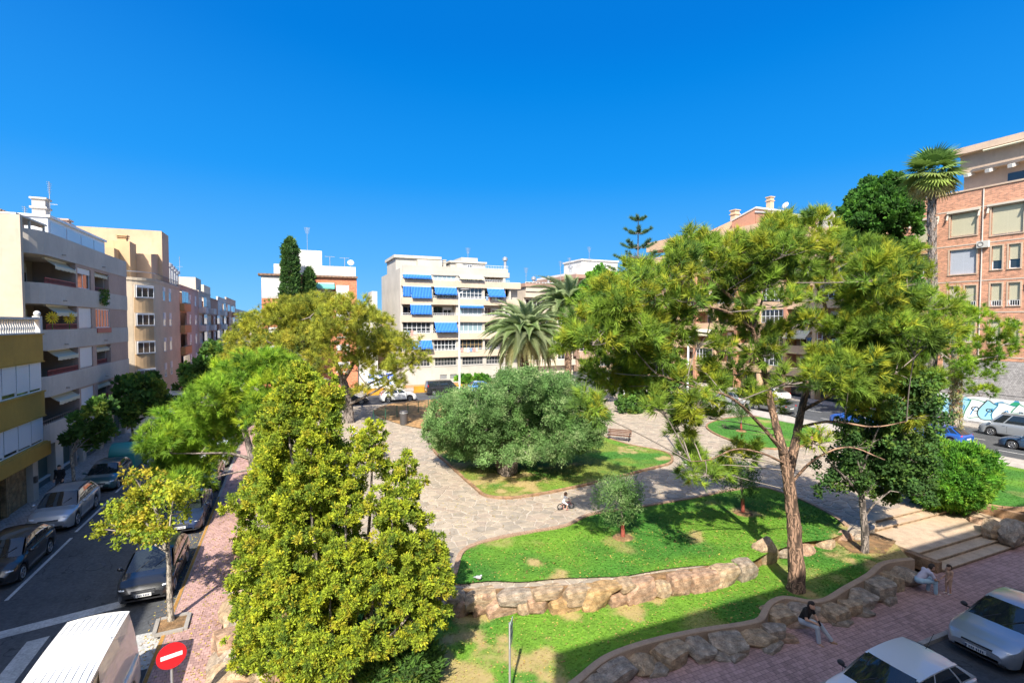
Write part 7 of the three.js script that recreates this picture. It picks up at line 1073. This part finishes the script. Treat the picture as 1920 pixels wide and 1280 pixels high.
{ // far wall with blue graffiti and yellow kerb walls
  const a = AZ(684, 722, -76.2), b = AZ(742, 722, -76.2), g = thing('graffiti_wall', 'white street wall sprayed with blue graffiti beside the white block', 'wall', [a.x, .5, -76.2]); obj('wall', bb(0, b.x - a.x, 0, 3.0, -.3, 0), mWhite, g);
  const cv = document.createElement('canvas'); cv.width = 256; cv.height = 128; const c = cv.getContext('2d'), R = rng(18); c.fillStyle = '#dde2e8'; c.fillRect(0, 0, 256, 128); for (let k = 0; k < 46; k++) { c.strokeStyle = ['#1450c8', '#0d37a0', '#3b86e8', '#e8eefc'][Math.floor(R() * 4)]; c.lineWidth = 6 + R() * 10; c.beginPath(); const x = 20 + R() * 216, y = 25 + R() * 75; c.moveTo(x, y); c.bezierCurveTo(x + 40 * (R() - .5), y - 40 * R(), x + 50 * R(), y + 40 * R(), x + 50 * (R() - .5), y + 40 * (R() - .5)); c.stroke(); } const t = new THREE.CanvasTexture(cv); t.colorSpace = THREE.SRGBColorSpace; const m = new THREE.MeshStandardMaterial({ map: t, roughness: .8 }); m.name = 'blueGraffiti'; const pg = new THREE.PlaneGeometry(b.x - a.x - .3, 2.0).translate((b.x - a.x) / 2, 1.6, .006); obj('graffiti', pg, m, g, true);
  const y = M('yellowBarrier', [.72, .37, .035], { map: 'grain', roughness: .6 }); for (const [p0, p1, l] of [[688, 722, 'yellow barrier wall beside the white estate car'], [776, 796, 'yellow barrier wall behind the black van'], [848, 866, 'yellow barrier wall between the black van and sky blue car']]) { const q = AZ(p0, 740, -71.6), r = AZ(p1, 740, -71.6), o = obj('yellow_barrier', [bb(0, r.x - q.x, 0, .85, -.2, .2), bb(-.03, r.x - q.x + .03, 0, .2, -.32, .32), bb(0, r.x - q.x, .85, .9, -.15, .15)], y); o.position.set(q.x, FARY, -71.6); tag(o, l, 'barrier'); }
  const pw = thing('planter_wall', 'low orange planter wall along the far pavement', 'wall', [22, .5, -73.4]); obj('wall', bb(0, 7, 0, .9, -.3, 0), M('planterOrange', [.60, .33, .17], { map: 'plaster' }), pw); obj('coping', bb(-.05, 7.05, .9, .98, -.35, .05), mWhite, pw);
  for (const [x, l] of [[24.5, 'leafy shrub in the orange planter before the white block'], [27.2, 'second leafy shrub in the orange planter near the palms']]) shrub('planter_shrub', l, V(x, 1.3, -74.2), 1.3, .75, TUFT.broadFar, 12, pal.bush, 300 + x, .8, undefined, 1.0);
}
{ // red hoop under the conifer, red signal among the branches
  const p = G(566, 1275, .4), g = thing('red_hoop', 'bent red metal hoop standing under the golden conifer', 'railing', [p.x, .3, p.z]); obj('hoop', [limb([V(-.12, 0, 0), V(-.1, .5, 0), V(0, .85, 0), V(.25, .95, 0), V(.33, .8, .02)], .03, .03, 8, 16, 0, 2), limb([V(.33, .8, .02), V(.35, .4, .02), V(.3, 0, 0)], .03, .03, 8, 10, 0, 2)], M('hoopRed', [.50, .05, .04], { roughness: .4 }), g, true);
  const q = G(1620, 860, PLZ), D = depthOf(q), t = AD(1621, 765, D), s = thing('red_sign', 'small red box sign on a post glimpsed between pine boughs', 'sign', q); obj('post', cyl(.05, .05, t.y - PLZ, 0, 0, 0, 8), mMetal, s); obj('box', crease(new THREE.BoxGeometry(.6, .42, .3).translate(0, t.y - PLZ, 0)), M('boxRed', [.66, .015, .02], { roughness: .4 }), s); obj('white_base', bb(-.3, .3, t.y - PLZ - .32, t.y - PLZ - .22, -.15, .15), MATS.signWhite, s);
}
{ // pigeon on the upper lawn
  const p = G(897, 1089, PLZ + .05), g = thing('pigeon', 'pale grey pigeon standing on the upper lawn edge', 'bird', p, .6); obj('body', skin([bone([0, .13, -.06], [0, .15, .06], .055, .06), bone([0, .15, .06], [0, .22, .11], .045, .03), bone([0, .23, .11], [0, .24, .125], .032, .028), bone([0, .12, -.08], [0, .09, -.22], .035, .012), bone([0, .235, .14], [0, .23, .165], .009, .005)], .012, .02), M('pigeonGrey', [.42, .43, .46], { roughness: .8 }), g); obj('leg', [bar(V(-.02, 0, 0), V(-.02, .1, 0), .006, 5)], M('pigeonLeg', [.5, .15, .12]), g); obj('leg', [bar(V(.02, 0, .01), V(.02, .1, 0), .006, 5)], MATS.pigeonLeg, g);
}
{ // yellow flower ornaments on a balcony of the grey and pink block
  for (const [x, l] of [[AX(100, 607, -13.55), 'large yellow flower ornament on the balcony rail'], [AX(132, 610, -13.55), 'second yellow flower ornament further along the balcony rail']]) { const g = thing('flower_ornament', l, 'ornament', [-13.62, 9.86, x.z], .9), pet = []; for (let k = 0; k < 14; k++) pet.push(new THREE.SphereGeometry(.1, 6, 5).scale(.5, 1.6, .2).translate(0, .26, 0).rotateZ(k / 14 * 6.283).translate(0, .75, 0)); obj('petals', pet, M('petalYellow', [.72, .50, .02]), g); obj('flower_heart', new THREE.SphereGeometry(.12, 10, 6).scale(1, 1, .4).translate(0, .75, .03), M('flowerHeart', [.45, .27, .02]), g); obj('stem', bar(V(0, 0, 0), V(0, .75, 0), .02), M('stemGreen', [.1, .3, .05]), g); }
}
{ // hanging plant on the top balcony, concrete kerb planters by the street tree
  const it = [], R = rng(6), c = V(-13.55, 12.6, -50.6), g = thing('balcony_plant', 'trailing dark plant hanging over a balcony rail', 'plant', c); for (let k = 0; k < 120; k++) it.push({ p: V(c.x + R() * .25, c.y - .9 + R() * 1.2, c.z + (R() - .5) * 1.6), up: onSphere(R), a: R() * 6, s: .9, c: pal.street[Math.floor(R() * 4)] }); crown(g, TUFT.tiny, it, c, 'leaves'); obj('pot', [cyl(.16, .22, .3, -.15, -.05, 0, 12)], mTerra, g);
  const p = G(322, 1172, .12), k = thing('tree_pit', 'broken concrete tree pit round the yellowing street tree', 'tree pit', [p.x, .12, p.z]); for (const [x, z, w, d] of [[-.45, 0, .12, 1], [.45, 0, .12, 1], [0, .5, .8, .12], [0, -.5, .8, .12]]) obj('pit_edge', bx(w, .08, d, x, .04, z, hash2(x * 9, z * 9, 2) * .1), mKerb, k); obj('soil', bx(.78, .04, .86, 0, .02, 0), mSoil, k);
}
// ---------- fallen leaves, manholes ----------
{
  const R = rng(444), g = triGeo([-.03, .002, 0, 0, .012, .018, .04, .003, 0, -.03, .002, 0, .04, .003, 0, .005, .01, -.018]), mats = [], cols = [], m = new THREE.Matrix4(), q = new THREE.Quaternion();
  const put = (x, y, z, s) => { q.setFromEuler(new THREE.Euler((R() - .5) * .5, R() * 6.28, (R() - .5) * .5)); m.compose(V(x, y + .006, z), q, V(s, s, s)); mats.push(...m.elements); const c = [[.36, .22, .08], [.45, .32, .07], [.25, .14, .06], [.40, .36, .08]][Math.floor(R() * 4)]; cols.push(...c); };
  for (let k = 0; k < 1500; k++) put(-3.8 + 1.55 * Math.pow(R(), .7), .122, -13 - R() * 30, .7 + R() * .8);
  for (let k = 0; k < 900; k++) { const x = -4.5 + R() * .55; put(x, .002, -18 - R() * 26, .7 + R() * .7); }
  for (let k = 0; k < 2600; k++) { const x = 3.2 + R() * 20, z = -11.5 - R() * 8; if (inside([x, z], lowLawn)) put(x, lawnY[4](x, z) + .02, z, .6 + R() * .8); if (inside([x, z], upLawn)) put(x, lawnY[0](x, z) + .02, z, .6 + R() * .8); }
  for (let k = 0; k < 1600; k++) { const a = R() * 6.28, r = R() * 6, x = 12.3 + Math.cos(a) * r, z = -29 + Math.sin(a) * r * .7; if (inside([x, z], island)) put(x, lawnY[1](x, z) + .02, z, .7 + R() * .8); }
  for (let k = 0; k < 900; k++) { const x = 6 + R() * 26, z = -21.5 - R() * 5; if (!inside([x, z], island) && !inside([x, z], upLawn)) put(x, PLZ + .008, z, .7 + R() * .8); }
  const im = new THREE.InstancedMesh(g, M('dryLeaf', [1, 1, 1], { roughness: .9, side: THREE.DoubleSide }), mats.length / 16); im.instanceMatrix.array.set(mats); im.instanceColor = new THREE.InstancedBufferAttribute(new Float32Array(cols), 3); im.name = 'fallen_leaves'; im.userData = { kind: 'stuff', label: 'dry fallen leaves scattered over pavement and lawns', category: 'leaves' }; scene.add(im);
  for (const [x, z] of [[-7.6, -26.5], [-6.4, -38]]) { const o = obj('manhole_cover', [cyl(.33, .33, .012, 0, 0, 0, 24), ...[-.18, -.06, .06, .18].map(d => bx(.5 - Math.abs(d), .008, .03, 0, .014, d))], M('castIron', [.10, .10, .10], { roughness: .6, metalness: .4 })); o.position.set(x, .001, z); tag(o, z > -30 ? 'round cast iron cover in the road beside the glossy black car' : 'round cast iron cover further up the shaded road', 'manhole cover'); }
}
renderer.render(scene, camera);
